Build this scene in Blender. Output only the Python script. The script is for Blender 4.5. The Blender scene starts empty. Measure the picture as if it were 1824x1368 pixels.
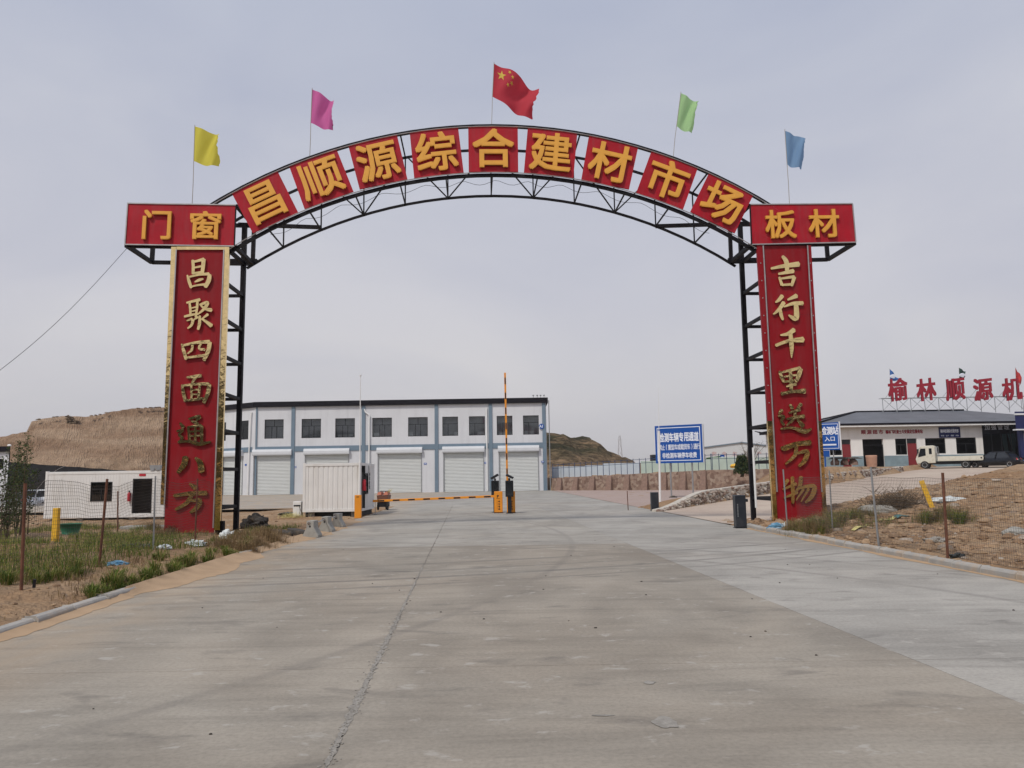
import bpy, math, random
import numpy as np
from mathutils import Vector, Matrix, noise

random.seed(7)
SC = bpy.context.scene
COL = SC.collection

# ------------------------------------------------------------------ camera
EYE = Vector((0.0, 0.0, 1.7))
FPX = 1404.0                      # focal length in pixels of the 1824 px wide photograph
PITCH = math.atan(166.0 / FPX)
ROLL = math.radians(0.9)
FWD = Vector((0, math.cos(PITCH), math.sin(PITCH)))
_u0 = Vector((0, -math.sin(PITCH), math.cos(PITCH)))
_r0 = Vector((1, 0, 0))
RGT = _r0 * math.cos(ROLL) - _u0 * math.sin(ROLL)
UPV = _u0 * math.cos(ROLL) + _r0 * math.sin(ROLL)
cd = bpy.data.cameras.new('camera')
cam = bpy.data.objects.new('camera', cd)
COL.objects.link(cam)
cd.sensor_width = 36.0
cd.lens = 36.0 * FPX / 1824.0
cd.clip_start = 0.05
cd.clip_end = 3000
M4 = Matrix.Identity(4)
for i in range(3):
    M4[i][0] = RGT[i]; M4[i][1] = UPV[i]; M4[i][2] = -FWD[i]; M4[i][3] = EYE[i]
cam.matrix_world = M4
SC.camera = cam

# ------------------------------------------------------------------ world and sun
SUN_EL, SUN_AZ = math.radians(52), math.radians(212)   # azimuth clockwise from +Y: behind the camera, to the left
world = bpy.data.worlds.new('World')
SC.world = world
world.use_nodes = True
nt = world.node_tree
nt.nodes.clear()
N = nt.nodes.new; LK = nt.links.new
out = N('ShaderNodeOutputWorld'); bg = N('ShaderNodeBackground')
sky = N('ShaderNodeTexSky'); sky.sky_type = 'NISHITA'; sky.sun_disc = False
sky.sun_elevation = SUN_EL; sky.sun_rotation = SUN_AZ
sky.dust_density = 6.0; sky.air_density = 1.0; sky.ozone_density = 1.5
tc = N('ShaderNodeTexCoord')
sep = N('ShaderNodeSeparateXYZ'); LK(tc.outputs['Generated'], sep.inputs[0])
ramp = N('ShaderNodeValToRGB')                         # thin high overcast: warm grey low down, blue grey higher up
ramp.color_ramp.elements[0].position = 0.0; ramp.color_ramp.elements[0].color = (0.70, 0.675, 0.67, 1)
ramp.color_ramp.elements[1].position = 0.62; ramp.color_ramp.elements[1].color = (0.500, 0.545, 0.665, 1)
e = ramp.color_ramp.elements.new(0.22); e.color = (0.640, 0.638, 0.692, 1)
LK(sep.outputs[2], ramp.inputs[0])
mp = N('ShaderNodeMapping'); mp.inputs['Scale'].default_value = (1.0, 1.0, 2.4)
LK(tc.outputs['Generated'], mp.inputs[0])
cl = N('ShaderNodeTexNoise'); cl.inputs['Scale'].default_value = 1.9; cl.inputs['Detail'].default_value = 5
cl.inputs['Roughness'].default_value = 0.5; cl.inputs['Distortion'].default_value = 0.6
LK(mp.outputs[0], cl.inputs['Vector'])
cr = N('ShaderNodeValToRGB')
cr.color_ramp.elements[0].position = 0.34; cr.color_ramp.elements[0].color = (0.885, 0.90, 0.95, 1)
cr.color_ramp.elements[1].position = 0.68; cr.color_ramp.elements[1].color = (1.07, 1.06, 1.04, 1)
LK(cl.outputs['Fac'], cr.inputs[0])
mul = N('ShaderNodeMix'); mul.data_type = 'RGBA'; mul.blend_type = 'MULTIPLY'; mul.inputs[0].default_value = 1.0
LK(ramp.outputs[0], mul.inputs[6]); LK(cr.outputs[0], mul.inputs[7])
sc10 = N('ShaderNodeVectorMath'); sc10.operation = 'SCALE'; sc10.inputs['Scale'].default_value = 10.0
LK(mul.outputs[2], sc10.inputs[0])
mx = N('ShaderNodeMix'); mx.data_type = 'RGBA'; mx.inputs[0].default_value = 0.88
LK(sky.outputs[0], mx.inputs[6]); LK(sc10.outputs[0], mx.inputs[7])
LK(mx.outputs[2], bg.inputs['Color']); bg.inputs['Strength'].default_value = 0.1
LK(bg.outputs[0], out.inputs['Surface'])

sl = bpy.data.lights.new('sun', 'SUN'); sl.energy = 2.2; sl.angle = math.radians(5.0); sl.color = (1.0, 0.95, 0.87)
sun = bpy.data.objects.new('sun', sl); COL.objects.link(sun)
sdir = Vector((math.sin(SUN_AZ) * math.cos(SUN_EL), math.cos(SUN_AZ) * math.cos(SUN_EL), math.sin(SUN_EL)))
sun.rotation_euler = sdir.to_track_quat('Z', 'Y').to_euler()
sun.location = (0, 0, 60)

SC.view_settings.view_transform = 'Standard'
SC.view_settings.look = 'None'
SC.view_settings.exposure = 0.0
SC.view_settings.gamma = 1.0
SC.view_settings.use_curve_mapping = False
SC.render.engine = 'CYCLES'
SC.cycles.max_bounces = 6
SC.cycles.transparent_max_bounces = 12

# ------------------------------------------------------------------ survey helpers: photograph pixel -> place
def ray(px, py):
    return FWD * FPX + RGT * (px - 912) - UPV * (py - 684)
def at(px, py, Y):
    d = ray(px, py); return EYE + d * (Y / d.y)
def onz(px, py, z=0.0):
    d = ray(px, py); return EYE + d * ((z - EYE.z) / d.z)
def clamp(a, lo=0.0, hi=1.0):
    return max(lo, min(hi, a))
def sstep(x, a, b):
    t = clamp((x - a) / (b - a)); return t * t * (3 - 2 * t)
def lerp(a, b, t):
    return a + (b - a) * t

class Plane:
    """upright plane through two ground points; s runs along it, z up, d towards the camera"""
    def __init__(s, p0, p1):
        s.o = Vector((p0[0], p0[1], 0)); e = Vector((p1[0] - p0[0], p1[1] - p0[1], 0)); s.L = e.length
        s.e = e.normalized(); s.n = Vector((s.e.y, -s.e.x, 0))
    def hit(s, px, py, d=0.0):
        r = ray(px, py); o = s.o + s.n * d
        k = (o - EYE).dot(s.n) / r.dot(s.n); p = EYE + r * k
        return ((p - o).dot(s.e), p.z)
    def pt(s, a, z, d=0.0):
        q = s.o + s.e * a + s.n * d; return Vector((q.x, q.y, z))

# ------------------------------------------------------------------ mesh helpers
class MB:
    def __init__(s): s.v = []; s.f = []; s.mi = []
    def add(s, vs, fs, m=0):
        n = len(s.v); s.v += [tuple(v) for v in vs]; s.f += [tuple(i + n for i in f) for f in fs]; s.mi += [m] * len(fs); return s
    def hexa(s, p, m=0):
        return s.add(p, [(0, 3, 2, 1), (4, 5, 6, 7), (0, 1, 5, 4), (1, 2, 6, 5), (2, 3, 7, 6), (3, 0, 4, 7)], m)
    def box(s, x0, x1, y0, y1, z0, z1, m=0):
        return s.hexa([(x0, y0, z0), (x1, y0, z0), (x1, y1, z0), (x0, y1, z0), (x0, y0, z1), (x1, y0, z1), (x1, y1, z1), (x0, y1, z1)], m)
    def pbox(s, P, a0, a1, z0, z1, d0, d1, m=0):
        q = P.pt
        return s.hexa([q(a0, z0, d1), q(a1, z0, d1), q(a1, z0, d0), q(a0, z0, d0), q(a0, z1, d1), q(a1, z1, d1), q(a1, z1, d0), q(a0, z1, d0)], m)
    def bar(s, p0, p1, w, h=None, up=(0, 0, 1), m=0):
        h = h or w; p0 = Vector(p0); p1 = Vector(p1); d = (p1 - p0).normalized(); u = Vector(up)
        if abs(d.dot(u)) > 0.97: u = Vector((0, 1, 0))
        x = d.cross(u).normalized() * (w / 2); y = x.cross(d).normalized() * (h / 2)
        return s.hexa([p0 - x - y, p0 + x - y, p1 + x - y, p1 - x - y, p0 - x + y, p0 + x + y, p1 + x + y, p1 - x + y], m)
    def tube(s, p0, p1, r0, r1=None, n=8, cap=True, m=0):
        return s.path([p0, p1], [r0, r0 if r1 is None else r1], n, cap, m)
    def path(s, pts, r, n=6, cap=True, m=0):
        pts = [Vector(p) for p in pts]; k = len(pts)
        if not isinstance(r, (list, tuple)): r = [r] * k
        vs = []; u = None
        for i in range(k):
            d = (pts[min(i + 1, k - 1)] - pts[max(i - 1, 0)]).normalized()
            if u is None:
                a = Vector((0, 0, 1)) if abs(d.z) < 0.9 else Vector((1, 0, 0)); u = d.cross(a).normalized()
            else: u = (u - d * u.dot(d)).normalized()
            w = d.cross(u)
            for j in range(n):
                t = 2 * math.pi * j / n; vs.append(pts[i] + (u * math.cos(t) + w * math.sin(t)) * r[i])
        fs = []
        for i in range(k - 1):
            for j in range(n):
                fs.append((i * n + j, i * n + (j + 1) % n, (i + 1) * n + (j + 1) % n, (i + 1) * n + j))
        if cap: fs.append(tuple(range(n - 1, -1, -1))); fs.append(tuple((k - 1) * n + j for j in range(n)))
        return s.add(vs, fs, m)
    def prism(s, poly, off, m=0):
        n = len(poly); off = Vector(off); a = [Vector(p) for p in poly]
        fs = [tuple(range(n)), tuple(range(2 * n - 1, n - 1, -1))]
        fs += [(i, i + n, (i + 1) % n + n, (i + 1) % n) for i in range(n)]
        return s.add(a + [p + off for p in a], fs, m)
    def lathe(s, c, prof, n=16, axis='z', m=0):
        vs = []; c = Vector(c)
        for r, h in prof:
            for j in range(n):
                t = 2 * math.pi * j / n; a, b = r * math.cos(t), r * math.sin(t)
                vs.append(c + (Vector((a, b, h)) if axis == 'z' else Vector((a, h, b)) if axis == 'y' else Vector((h, a, b))))
        k = len(prof); fs = []
        for i in range(k - 1):
            for j in range(n): fs.append((i * n + j, i * n + (j + 1) % n, (i + 1) * n + (j + 1) % n, (i + 1) * n + j))
        fs.append(tuple(range(n))); fs.append(tuple((k - 1) * n + j for j in range(n)))
        return s.add(vs, fs, m)
    def grid(s, rows, m=0):
        nr, nc = len(rows), len(rows[0]); vs = [p for r in rows for p in r]
        return s.add(vs, [(i * nc + j, i * nc + j + 1, (i + 1) * nc + j + 1, (i + 1) * nc + j) for i in range(nr - 1) for j in range(nc - 1)], m)
    _unit = {}
    def lump(s, c, sx, sy, sz, amp=0.3, fr=1.5, n=10, seed=0, flat=True, m=0):
        c = Vector(c); rows = []
        if n <= 3:                                           # grains: a few shapes, turned and scaled
            key = int(seed) % 24
            if key not in MB._unit:
                t = MB(); t.lump((0, 0, 0), 1, 1, 1, 0.4, 1.7, 4, key + 0.5, False); MB._unit[key] = (t.v, t.f)
            v, f = MB._unit[key]; a = seed * 2.4; ca, sa = math.cos(a), math.sin(a)
            return s.add([(c.x + (p[0] * ca - p[1] * sa) * sx, c.y + (p[0] * sa + p[1] * ca) * sy, c.z + p[2] * sz) for p in v], f, m)
        for i in range(n + 1):
            ph = math.pi * i / n; row = []
            for j in range(2 * n):
                th = math.pi * j / n
                d = Vector((math.sin(ph) * math.cos(th), math.sin(ph) * math.sin(th), math.cos(ph)))
                k = 1 + amp * noise.fractal(d * fr + Vector((seed * 3.1, seed, 0)), 0.9, 2.0, 4)
                q = Vector((d.x * sx * k, d.y * sy * k, d.z * sz * k))
                if flat and q.z < -0.35 * sz: q.z = -0.35 * sz
                row.append(c + q)
            row.append(row[0]); rows.append(row)
        return s.grid(rows, m)

ORG = {}
def tag(o, label=None, cat=None, group=None, kind=None):
    if label: o['label'] = label
    if cat: o['category'] = cat
    if group: o['group'] = group
    if kind: o['kind'] = kind
    return o
def empty(name, loc, label=None, cat=None, group=None, kind=None):
    o = bpy.data.objects.new(name, None); COL.objects.link(o); o.location = loc; o.empty_display_size = 0.2
    ORG[o.name] = Vector(loc); return tag(o, label, cat, group, kind)
def emit(name, mb, mats, parent=None, label=None, cat=None, group=None, kind=None, smooth=False, bevel=0.0, origin=None):
    v = np.array(mb.v, dtype=float)
    if parent is not None: org = ORG[parent.name]
    elif origin is not None: org = Vector(origin)
    else:
        lo, hi = v.min(0), v.max(0); org = Vector(((lo[0] + hi[0]) / 2, (lo[1] + hi[1]) / 2, lo[2]))
    me = bpy.data.meshes.new(name)
    me.from_pydata([(a[0] - org.x, a[1] - org.y, a[2] - org.z) for a in mb.v], [], mb.f)
    if not isinstance(mats, (list, tuple)): mats = [mats]
    for m in mats: me.materials.append(m)
    if len(mats) > 1: me.polygons.foreach_set('material_index', mb.mi)
    if smooth: me.polygons.foreach_set('use_smooth', [True] * len(me.polygons))
    me.update()
    return link(name, me, parent, org, label, cat, group, kind, bevel)
def link(name, me, parent, org, label=None, cat=None, group=None, kind=None, bevel=0.0):
    o = bpy.data.objects.new(name, me); COL.objects.link(o)
    if parent is None: o.location = org; ORG[o.name] = Vector(org)
    else: o.parent = parent; ORG[o.name] = Vector(org)
    if bevel:
        b = o.modifiers.new('bevel', 'BEVEL'); b.width = bevel; b.segments = 2; b.limit_method = 'ANGLE'; b.angle_limit = math.radians(40)
    return tag(o, label, cat, group, kind)

# ------------------------------------------------------------------ materials
def nodes(name):
    m = bpy.data.materials.new(name); m.use_nodes = True; t = m.node_tree
    return m, t, t.nodes['Principled BSDF']
def world_noise(t, scale, detail=4, vec=(1, 1, 1), dist=0.0, rough=0.55):
    g = t.nodes.new('ShaderNodeNewGeometry'); mp = t.nodes.new('ShaderNodeMapping'); mp.inputs['Scale'].default_value = vec
    n = t.nodes.new('ShaderNodeTexNoise'); n.inputs['Scale'].default_value = scale; n.inputs['Detail'].default_value = detail
    n.inputs['Distortion'].default_value = dist; n.inputs['Roughness'].default_value = rough
    t.links.new(g.outputs['Position'], mp.inputs[0]); t.links.new(mp.outputs[0], n.inputs['Vector']); return n
def cramp(t, src, stops):
    r = t.nodes.new('ShaderNodeValToRGB'); es = r.color_ramp.elements
    while len(es) < len(stops): es.new(0.5)
    for e, (p, c) in zip(es, stops):
        e.position = p; e.color = (c, c, c, 1) if not isinstance(c, (tuple, list)) else (*c, 1)
    t.links.new(src, r.inputs[0]); return r.outputs[0]
def mixc(t, a, b, fac, mode='MIX'):
    m = t.nodes.new('ShaderNodeMix'); m.data_type = 'RGBA'; m.blend_type = mode
    for i, x in ((0, fac), (6, a), (7, b)):
        if hasattr(x, 'links') or hasattr(x, 'is_linked'): t.links.new(x, m.inputs[i])
        elif i == 0: m.inputs[0].default_value = x
        else: m.inputs[i].default_value = (*x, 1) if len(x) == 3 else x
    return m.outputs[2]
def bump(t, b, src, strength, dist=0.01, prev=None):
    k = t.nodes.new('ShaderNodeBump'); k.inputs['Strength'].default_value = strength; k.inputs['Distance'].default_value = dist
    t.links.new(src, k.inputs['Height'])
    if prev is not None: t.links.new(prev, k.inputs['Normal'])
    t.links.new(k.outputs[0], b.inputs['Normal']); return k.outputs[0]
def mat(name, col, rough=0.6, metal=0.0, var=0.10, scale=1.5, vec=(1, 1, 1), bmp=0.0, bscale=60, spec=0.4, dirt=None, dscale=0.9, dvec=(1, 1, 1), dpos=(0.5, 0.75), dmax=0.6):
    m, t, b = nodes(name)
    b.inputs['Roughness'].default_value = rough; b.inputs['Metallic'].default_value = metal
    b.inputs['Specular IOR Level'].default_value = spec
    n = world_noise(t, scale, 5, vec)
    v = cramp(t, n.outputs['Fac'], [(0.25, 1 - var), (0.75, 1 + var)])
    c = mixc(t, col, v, 1.0, 'MULTIPLY')
    if dirt:
        dn = world_noise(t, dscale, 6, dvec, 0.3)
        f = cramp(t, dn.outputs['Fac'], [(dpos[0], 0.0), (dpos[1], dmax)])
        c = mixc(t, c, dirt, f)
    t.links.new(c, b.inputs['Base Color'])
    if bmp:
        bn = world_noise(t, bscale, 5); bump(t, b, bn.outputs['Fac'], bmp, 0.02)
    return m
def island_mat(name, stops, rough=0.9, bmp=0.0, bscale=60):
    m, t, b = nodes(name); b.inputs['Roughness'].default_value = rough
    g = t.nodes.new('ShaderNodeNewGeometry'); c = cramp(t, g.outputs['Random Per Island'], stops)
    n = world_noise(t, 9, 4); v = cramp(t, n.outputs['Fac'], [(0.2, 0.8), (0.8, 1.15)])
    t.links.new(mixc(t, c, v, 1.0, 'MULTIPLY'), b.inputs['Base Color'])
    if bmp:
        bn = world_noise(t, bscale, 5); bump(t, b, bn.outputs['Fac'], bmp, 0.02)
    return m

def concrete(name, base, warm, warmth):
    m, t, b = nodes(name); b.inputs['Roughness'].default_value = 0.85; b.inputs['Specular IOR Level'].default_value = 0.25
    big = world_noise(t, 0.16, 4, (1, 1, 1), 0.6)
    c = mixc(t, base, warm, cramp(t, big.outputs['Fac'], [(0.5 - warmth, 0.0), (0.85 - warmth, 1.0)]))
    med = world_noise(t, 0.55, 6, (1.0, 0.8, 1), 0.8)
    c = mixc(t, c, cramp(t, med.outputs['Fac'], [(0.36, 0.84), (0.64, 1.10)]), 1.0, 'MULTIPLY')
    swp = world_noise(t, 1.0, 8, (0.22, 1.7, 1), 1.6, 0.68)           # sweeping and scuffing marks, across the road
    c = mixc(t, c, cramp(t, swp.outputs['Fac'], [(0.36, 0.87), (0.5, 1.0), (0.64, 1.06)]), 1.0, 'MULTIPLY')
    fine = world_noise(t, 26, 6, (1, 1, 1), 0, 0.7)
    c = mixc(t, c, cramp(t, fine.outputs['Fac'], [(0.34, 0.86), (0.5, 1.0), (0.66, 1.10)]), 1.0, 'MULTIPLY')
    spk = world_noise(t, 130, 2)
    c = mixc(t, c, (0.09, 0.082, 0.075), cramp(t, spk.outputs['Fac'], [(0.68, 0.0), (0.74, 0.55)]))
    oi = t.nodes.new('ShaderNodeObjectInfo'); c = mixc(t, c, cramp(t, oi.outputs['Random'], [(0.0, 0.95), (1.0, 1.05)]), 1.0, 'MULTIPLY')
    # dark stains, pale worn patches
    st = world_noise(t, 1.7, 6, (0.6, 1.2, 1), 0.5)
    c = mixc(t, c, (0.10, 0.092, 0.084), cramp(t, st.outputs['Fac'], [(0.58, 0.0), (0.70, 0.42)]))
    pw = world_noise(t, 2.6, 7, (1, 1.4, 1), 0.3, 0.65)
    c = mixc(t, c, (0.42, 0.395, 0.355), cramp(t, pw.outputs['Fac'], [(0.60, 0.0), (0.66, 0.6)]))
    # tyre tracks: rubber arcs of turning lorries
    g = t.nodes.new('ShaderNodeNewGeometry')
    for (cx, cy, R, w, k) in ((-9.5, 41.0, 28.2, 0.14, 0.5), (-9.5, 41.0, 29.1, 0.10, 0.42), (-14.0, 58.0, 43.6, 0.16, 0.5), (-14.0, 58.0, 44.8, 0.10, 0.42), (-12.0, 4.0, 19.6, 0.12, 0.28), (-12.0, 4.0, 21.4, 0.12, 0.25), (-4.0, 3.0, 17.0, 0.11, 0.3), (-4.0, 3.0, 18.6, 0.10, 0.26), (-30.0, 22.0, 31.5, 0.11, 0.25)):
        sb = t.nodes.new('ShaderNodeVectorMath'); sb.operation = 'DISTANCE'; sb.inputs[1].default_value = (cx, cy, 0)
        t.links.new(g.outputs['Position'], sb.inputs[0])
        a = t.nodes.new('ShaderNodeMath'); a.operation = 'SUBTRACT'; a.inputs[1].default_value = R; t.links.new(sb.outputs['Value'], a.inputs[0])
        q = t.nodes.new('ShaderNodeMath'); q.operation = 'ABSOLUTE'; t.links.new(a.outputs[0], q.inputs[0])
        f = cramp(t, q.outputs[0], [(w * 0.35, k), (w, 0.0)])
        dn = cramp(t, med.outputs['Fac'], [(0.36, 0.15), (0.56, 1.0)])
        f = mixc(t, f, dn, 1.0, 'MULTIPLY')
        c = mixc(t, c, (0.115, 0.105, 0.098), f)
    # blown sand thinning out from the left edge
    lin = t.nodes.new('ShaderNodeVectorMath'); lin.operation = 'DOT_PRODUCT'; lin.inputs[1].default_value = (1, 0.04, 0); t.links.new(g.outputs['Position'], lin.inputs[0])
    mr = t.nodes.new('ShaderNodeMapRange'); mr.inputs[1].default_value = -5.5; mr.inputs[2].default_value = -3.6; mr.inputs[3].default_value = 0.62; mr.inputs[4].default_value = 0.0; t.links.new(lin.outputs['Value'], mr.inputs[0])
    sn = world_noise(t, 1.3, 6, (1, 0.7, 1), 0.6); sf = mixc(t, cramp(t, sn.outputs['Fac'], [(0.40, 0.15), (0.62, 1.0)]), mr.outputs[0], 1.0, 'MULTIPLY')
    c = mixc(t, c, (0.45, 0.33, 0.215), sf)
    t.links.new(c, b.inputs['Base Color'])
    pit = world_noise(t, 55, 5); k1 = bump(t, b, pit.outputs['Fac'], 0.25, 0.004); bump(t, b, st.outputs['Fac'], 0.15, 0.01, k1)
    return m

M = {}
M['road'] = concrete('road concrete', (0.305, 0.276, 0.232), (0.300, 0.254, 0.200), 0.10)
M['road_far'] = concrete('paler road concrete', (0.340, 0.318, 0.280), (0.325, 0.290, 0.242), 0.04)  # paler, greyer tone for the farther slabs
M['road_new'] = concrete('newer road concrete', (0.345, 0.327, 0.294), (0.328, 0.298, 0.258), 0.06)
M['kerb'] = mat('kerb concrete', (0.36, 0.345, 0.32), 0.9, var=0.18, scale=5, bmp=0.4, bscale=70, dirt=(0.42, 0.30, 0.19), dscale=2.5, dpos=(0.5, 0.7), dmax=0.7)
M['sand'] = mat('drifted sand', (0.415, 0.292, 0.187), 0.95, var=0.12, scale=2.5, bmp=0.3, bscale=35, spec=0.1)
M['conc'] = mat('cast concrete', (0.34, 0.33, 0.30), 0.9, var=0.2, scale=6, bmp=0.5, bscale=60, dirt=(0.16, 0.15, 0.13), dscale=3)
def dirtmat():
    m, t, b = nodes('dirt'); b.inputs['Roughness'].default_value = 0.95; b.inputs['Specular IOR Level'].default_value = 0.1
    a = world_noise(t, 0.35, 5); f = world_noise(t, 3.2, 6, (1, 1, 1), 0.4); q = world_noise(t, 17, 6)
    c = mixc(t, (0.395, 0.280, 0.180), (0.31, 0.188, 0.104), cramp(t, a.outputs['Fac'], [(0.36, 0), (0.64, 1)]))
    c = mixc(t, c, (0.27, 0.185, 0.115), cramp(t, f.outputs['Fac'], [(0.48, 0), (0.68, 0.75)]))
    c = mixc(t, c, cramp(t, q.outputs['Fac'], [(0.25, 0.74), (0.75, 1.2)]), 1.0, 'MULTIPLY')
    t.links.new(c, b.inputs['Base Color'])
    k = bump(t, b, q.outputs['Fac'], 0.9, 0.05); bump(t, b, f.outputs['Fac'], 0.9, 0.2, k); return m
M['dirt'] = dirtmat()
def brickmat(c1=(0.44, 0.345, 0.28), c2=(0.34, 0.245, 0.20), dust=(0.50, 0.415, 0.33), name='brick paving'):
    m, t, b = nodes(name); b.inputs['Roughness'].default_value = 0.9
    g = t.nodes.new('ShaderNodeNewGeometry'); mp = t.nodes.new('ShaderNodeMapping'); mp.inputs['Rotation'].default_value = (0, 0, 0.65)
    br = t.nodes.new('ShaderNodeTexBrick'); br.inputs['Scale'].default_value = 4.0; br.inputs['Mortar Size'].default_value = 0.03
    br.inputs['Color1'].default_value = (*c1, 1); br.inputs['Color2'].default_value = (*c2, 1); br.inputs['Mortar'].default_value = (0.42, 0.34, 0.26, 1)
    t.links.new(g.outputs['Position'], mp.inputs[0]); t.links.new(mp.outputs[0], br.inputs['Vector'])
    a = world_noise(t, 0.4, 6, (1, 1, 1), 0.5)
    c = mixc(t, br.outputs['Color'], dust, cramp(t, a.outputs['Fac'], [(0.34, 0.1), (0.66, 0.85)]))
    t.links.new(c, b.inputs['Base Color']); bump(t, b, br.outputs['Fac'], -0.4, 0.01); return m
M['brick'] = brickmat()
M['steel'] = mat('black painted steel', (0.0085, 0.008, 0.011), 0.6, var=0.25, scale=4, spec=0.15, dirt=(0.05, 0.03, 0.024), dscale=5, dpos=(0.62, 0.82), dmax=0.3)
M['trim'] = mat('dull aluminium trim', (0.42, 0.40, 0.40), 0.45, 0.6, var=0.2, scale=4)
M['board'] = mat('red sign board', (0.395, 0.009, 0.022), 0.5, spec=0.2, var=0.16, scale=1.1, vec=(1, 1, 2), dirt=(0.34, 0.035, 0.045), dscale=2.2, dvec=(3, 3, 0.35), dpos=(0.44, 0.66), dmax=0.6)
M['panel'] = mat('dark red column panel', (0.255, 0.006, 0.012), 0.5, spec=0.2, var=0.08, scale=0.7, dirt=(0.23, 0.026, 0.03), dscale=2.0, dvec=(3, 3, 0.3), dpos=(0.44, 0.66), dmax=0.55)
M['letter'] = mat('orange acrylic letter', (0.78, 0.385, 0.055), 0.45, var=0.07, scale=3)
def goldmat(name, col, rough, bs):
    m, t, b = nodes(name); b.inputs['Metallic'].default_value = 1.0; b.inputs['Roughness'].default_value = rough
    n = world_noise(t, 5, 4, (1, 1, 1), 1.0); c = mixc(t, col, cramp(t, n.outputs['Fac'], [(0.3, 0.82), (0.7, 1.08)]), 1.0, 'MULTIPLY')
    t.links.new(c, b.inputs['Base Color']); w = world_noise(t, bs, 4, (1, 1, 1), 1.6); bump(t, b, w.outputs['Fac'], 0.16, 0.06); return m
M['gold'] = goldmat('gold mirror film', (0.95, 0.70, 0.33), 0.10, 2.6)
M['gold_letter'] = goldmat('gold mirror letter', (0.90, 0.68, 0.31), 0.12, 3)
M['wall'] = mat('grey white render', (0.63, 0.64, 0.668), 0.85, var=0.05, scale=0.5, dirt=(0.50, 0.505, 0.53), dscale=0.7, dvec=(2.5, 2.5, 0.25), dmax=0.45, bmp=0.2, bscale=12)
M['slate'] = mat('slate blue paint', (0.155, 0.215, 0.275), 0.75, var=0.08, scale=1)
M['fascia'] = mat('dark roof fascia', (0.010, 0.009, 0.013), 0.8, var=0.2, scale=1, spec=0.1)
M['shutter'] = mat('pale grey shutter', (0.655, 0.675, 0.665), 0.5, 0.1, var=0.04, scale=0.8, vec=(1, 1, 3))
M['shutter_box'] = mat('white shutter box', (0.62, 0.64, 0.67), 0.6, 0.0, var=0.06, scale=1)
M['white'] = mat('white painted sheet', (0.74, 0.735, 0.72), 0.5, var=0.05, scale=1.2, dirt=(0.50, 0.46, 0.40), dscale=1.6, dvec=(2, 2, 0.35), dpos=(0.52, 0.78), dmax=0.5)
M['white_clean'] = mat('white plastic', (0.76, 0.76, 0.75), 0.4, var=0.04)
M['frame'] = mat('dark window frame', (0.016, 0.017, 0.020), 0.4, var=0.1)
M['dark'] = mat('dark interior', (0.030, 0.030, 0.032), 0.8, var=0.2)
M['rooms'] = mat('room interior', (0.50, 0.505, 0.51), 0.9, var=0.2)
M['black'] = mat('black painted metal', (0.012, 0.013, 0.017), 0.42, var=0.2, scale=3)
M['rubber'] = mat('tyre rubber', (0.022, 0.021, 0.020), 0.85, var=0.25, scale=8)
M['charcoal'] = mat('charcoal cabinet', (0.020, 0.024, 0.032), 0.4, var=0.15, scale=3, dirt=(0.10, 0.09, 0.08), dscale=3, dmax=0.3)
M['orange'] = mat('orange enamel', (0.80, 0.30, 0.025), 0.4, var=0.06, scale=2, dirt=(0.45, 0.22, 0.08), dscale=4, dpos=(0.55, 0.8), dmax=0.4)
M['yellow'] = mat('yellow marker paint', (0.74, 0.43, 0.03), 0.55, var=0.10, scale=3, dirt=(0.42, 0.30, 0.12), dscale=4, dpos=(0.5, 0.75), dmax=0.5)
M['rust'] = mat('rusty iron', (0.14, 0.058, 0.035), 0.9, var=0.35, scale=9, dirt=(0.05, 0.03, 0.025), dscale=6)
M['wire'] = mat('rusty wire', (0.055, 0.042, 0.034), 0.8, var=0.3, scale=3)
M['galv'] = mat('galvanised steel', (0.34, 0.35, 0.36), 0.45, 0.6, var=0.15, scale=4)
M['galv_wire'] = mat('galvanised wire', (0.10, 0.095, 0.09), 0.7, 0.1, var=0.2, scale=4)
M['blue_sign'] = mat('blue sign sheet', (0.010, 0.078, 0.34), 0.5, spec=0.2, var=0.06, scale=1)
M['sign_white'] = mat('white sign lettering', (0.72, 0.76, 0.84), 0.5, var=0.03)
M['red_sign'] = mat('red enamel', (0.46, 0.02, 0.035), 0.45, var=0.12, scale=3)
M['red_letter'] = mat('red rooftop letter', (0.30, 0.012, 0.028), 0.6, var=0.1)
M['roof'] = None
M['blue'] = mat('blue fence paint', (0.012, 0.035, 0.10), 0.5, var=0.12)
M['navy'] = mat('navy canopy fascia', (0.012, 0.018, 0.085), 0.4, var=0.1)
M['cream'] = mat('cream wall render', (0.80, 0.79, 0.765), 0.85, var=0.04, scale=0.8, dirt=(0.60, 0.57, 0.52), dscale=0.8, dvec=(2, 2, 0.4), dmax=0.4)
M['plinth'] = mat('blue grey plinth', (0.22, 0.30, 0.34), 0.8, var=0.2, scale=1.5)
M['red_door'] = mat('red steel door', (0.22, 0.026, 0.032), 0.45, var=0.08, scale=2)
M['net'] = mat('black shade net', (0.013, 0.012, 0.014), 0.9, var=0.3, scale=2, bmp=0.5, bscale=4)
M['green_tub'] = mat('green plastic tub', (0.012, 0.13, 0.065), 0.45, var=0.15, scale=5)
M['terracotta'] = mat('faded terracotta', (0.44, 0.25, 0.175), 0.85, var=0.12, scale=4)
M['carpaint_white'] = mat('white car paint', (0.74, 0.75, 0.76), 0.25, var=0.03, spec=0.6)
M['carpaint_black'] = mat('black car paint', (0.005, 0.0055, 0.008), 0.16, var=0.1, spec=0.4)
M['truckpaint'] = mat('cream truck paint', (0.62, 0.60, 0.51), 0.45, var=0.07, scale=3, dirt=(0.35, 0.29, 0.2), dscale=3, dmax=0.5)
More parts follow.
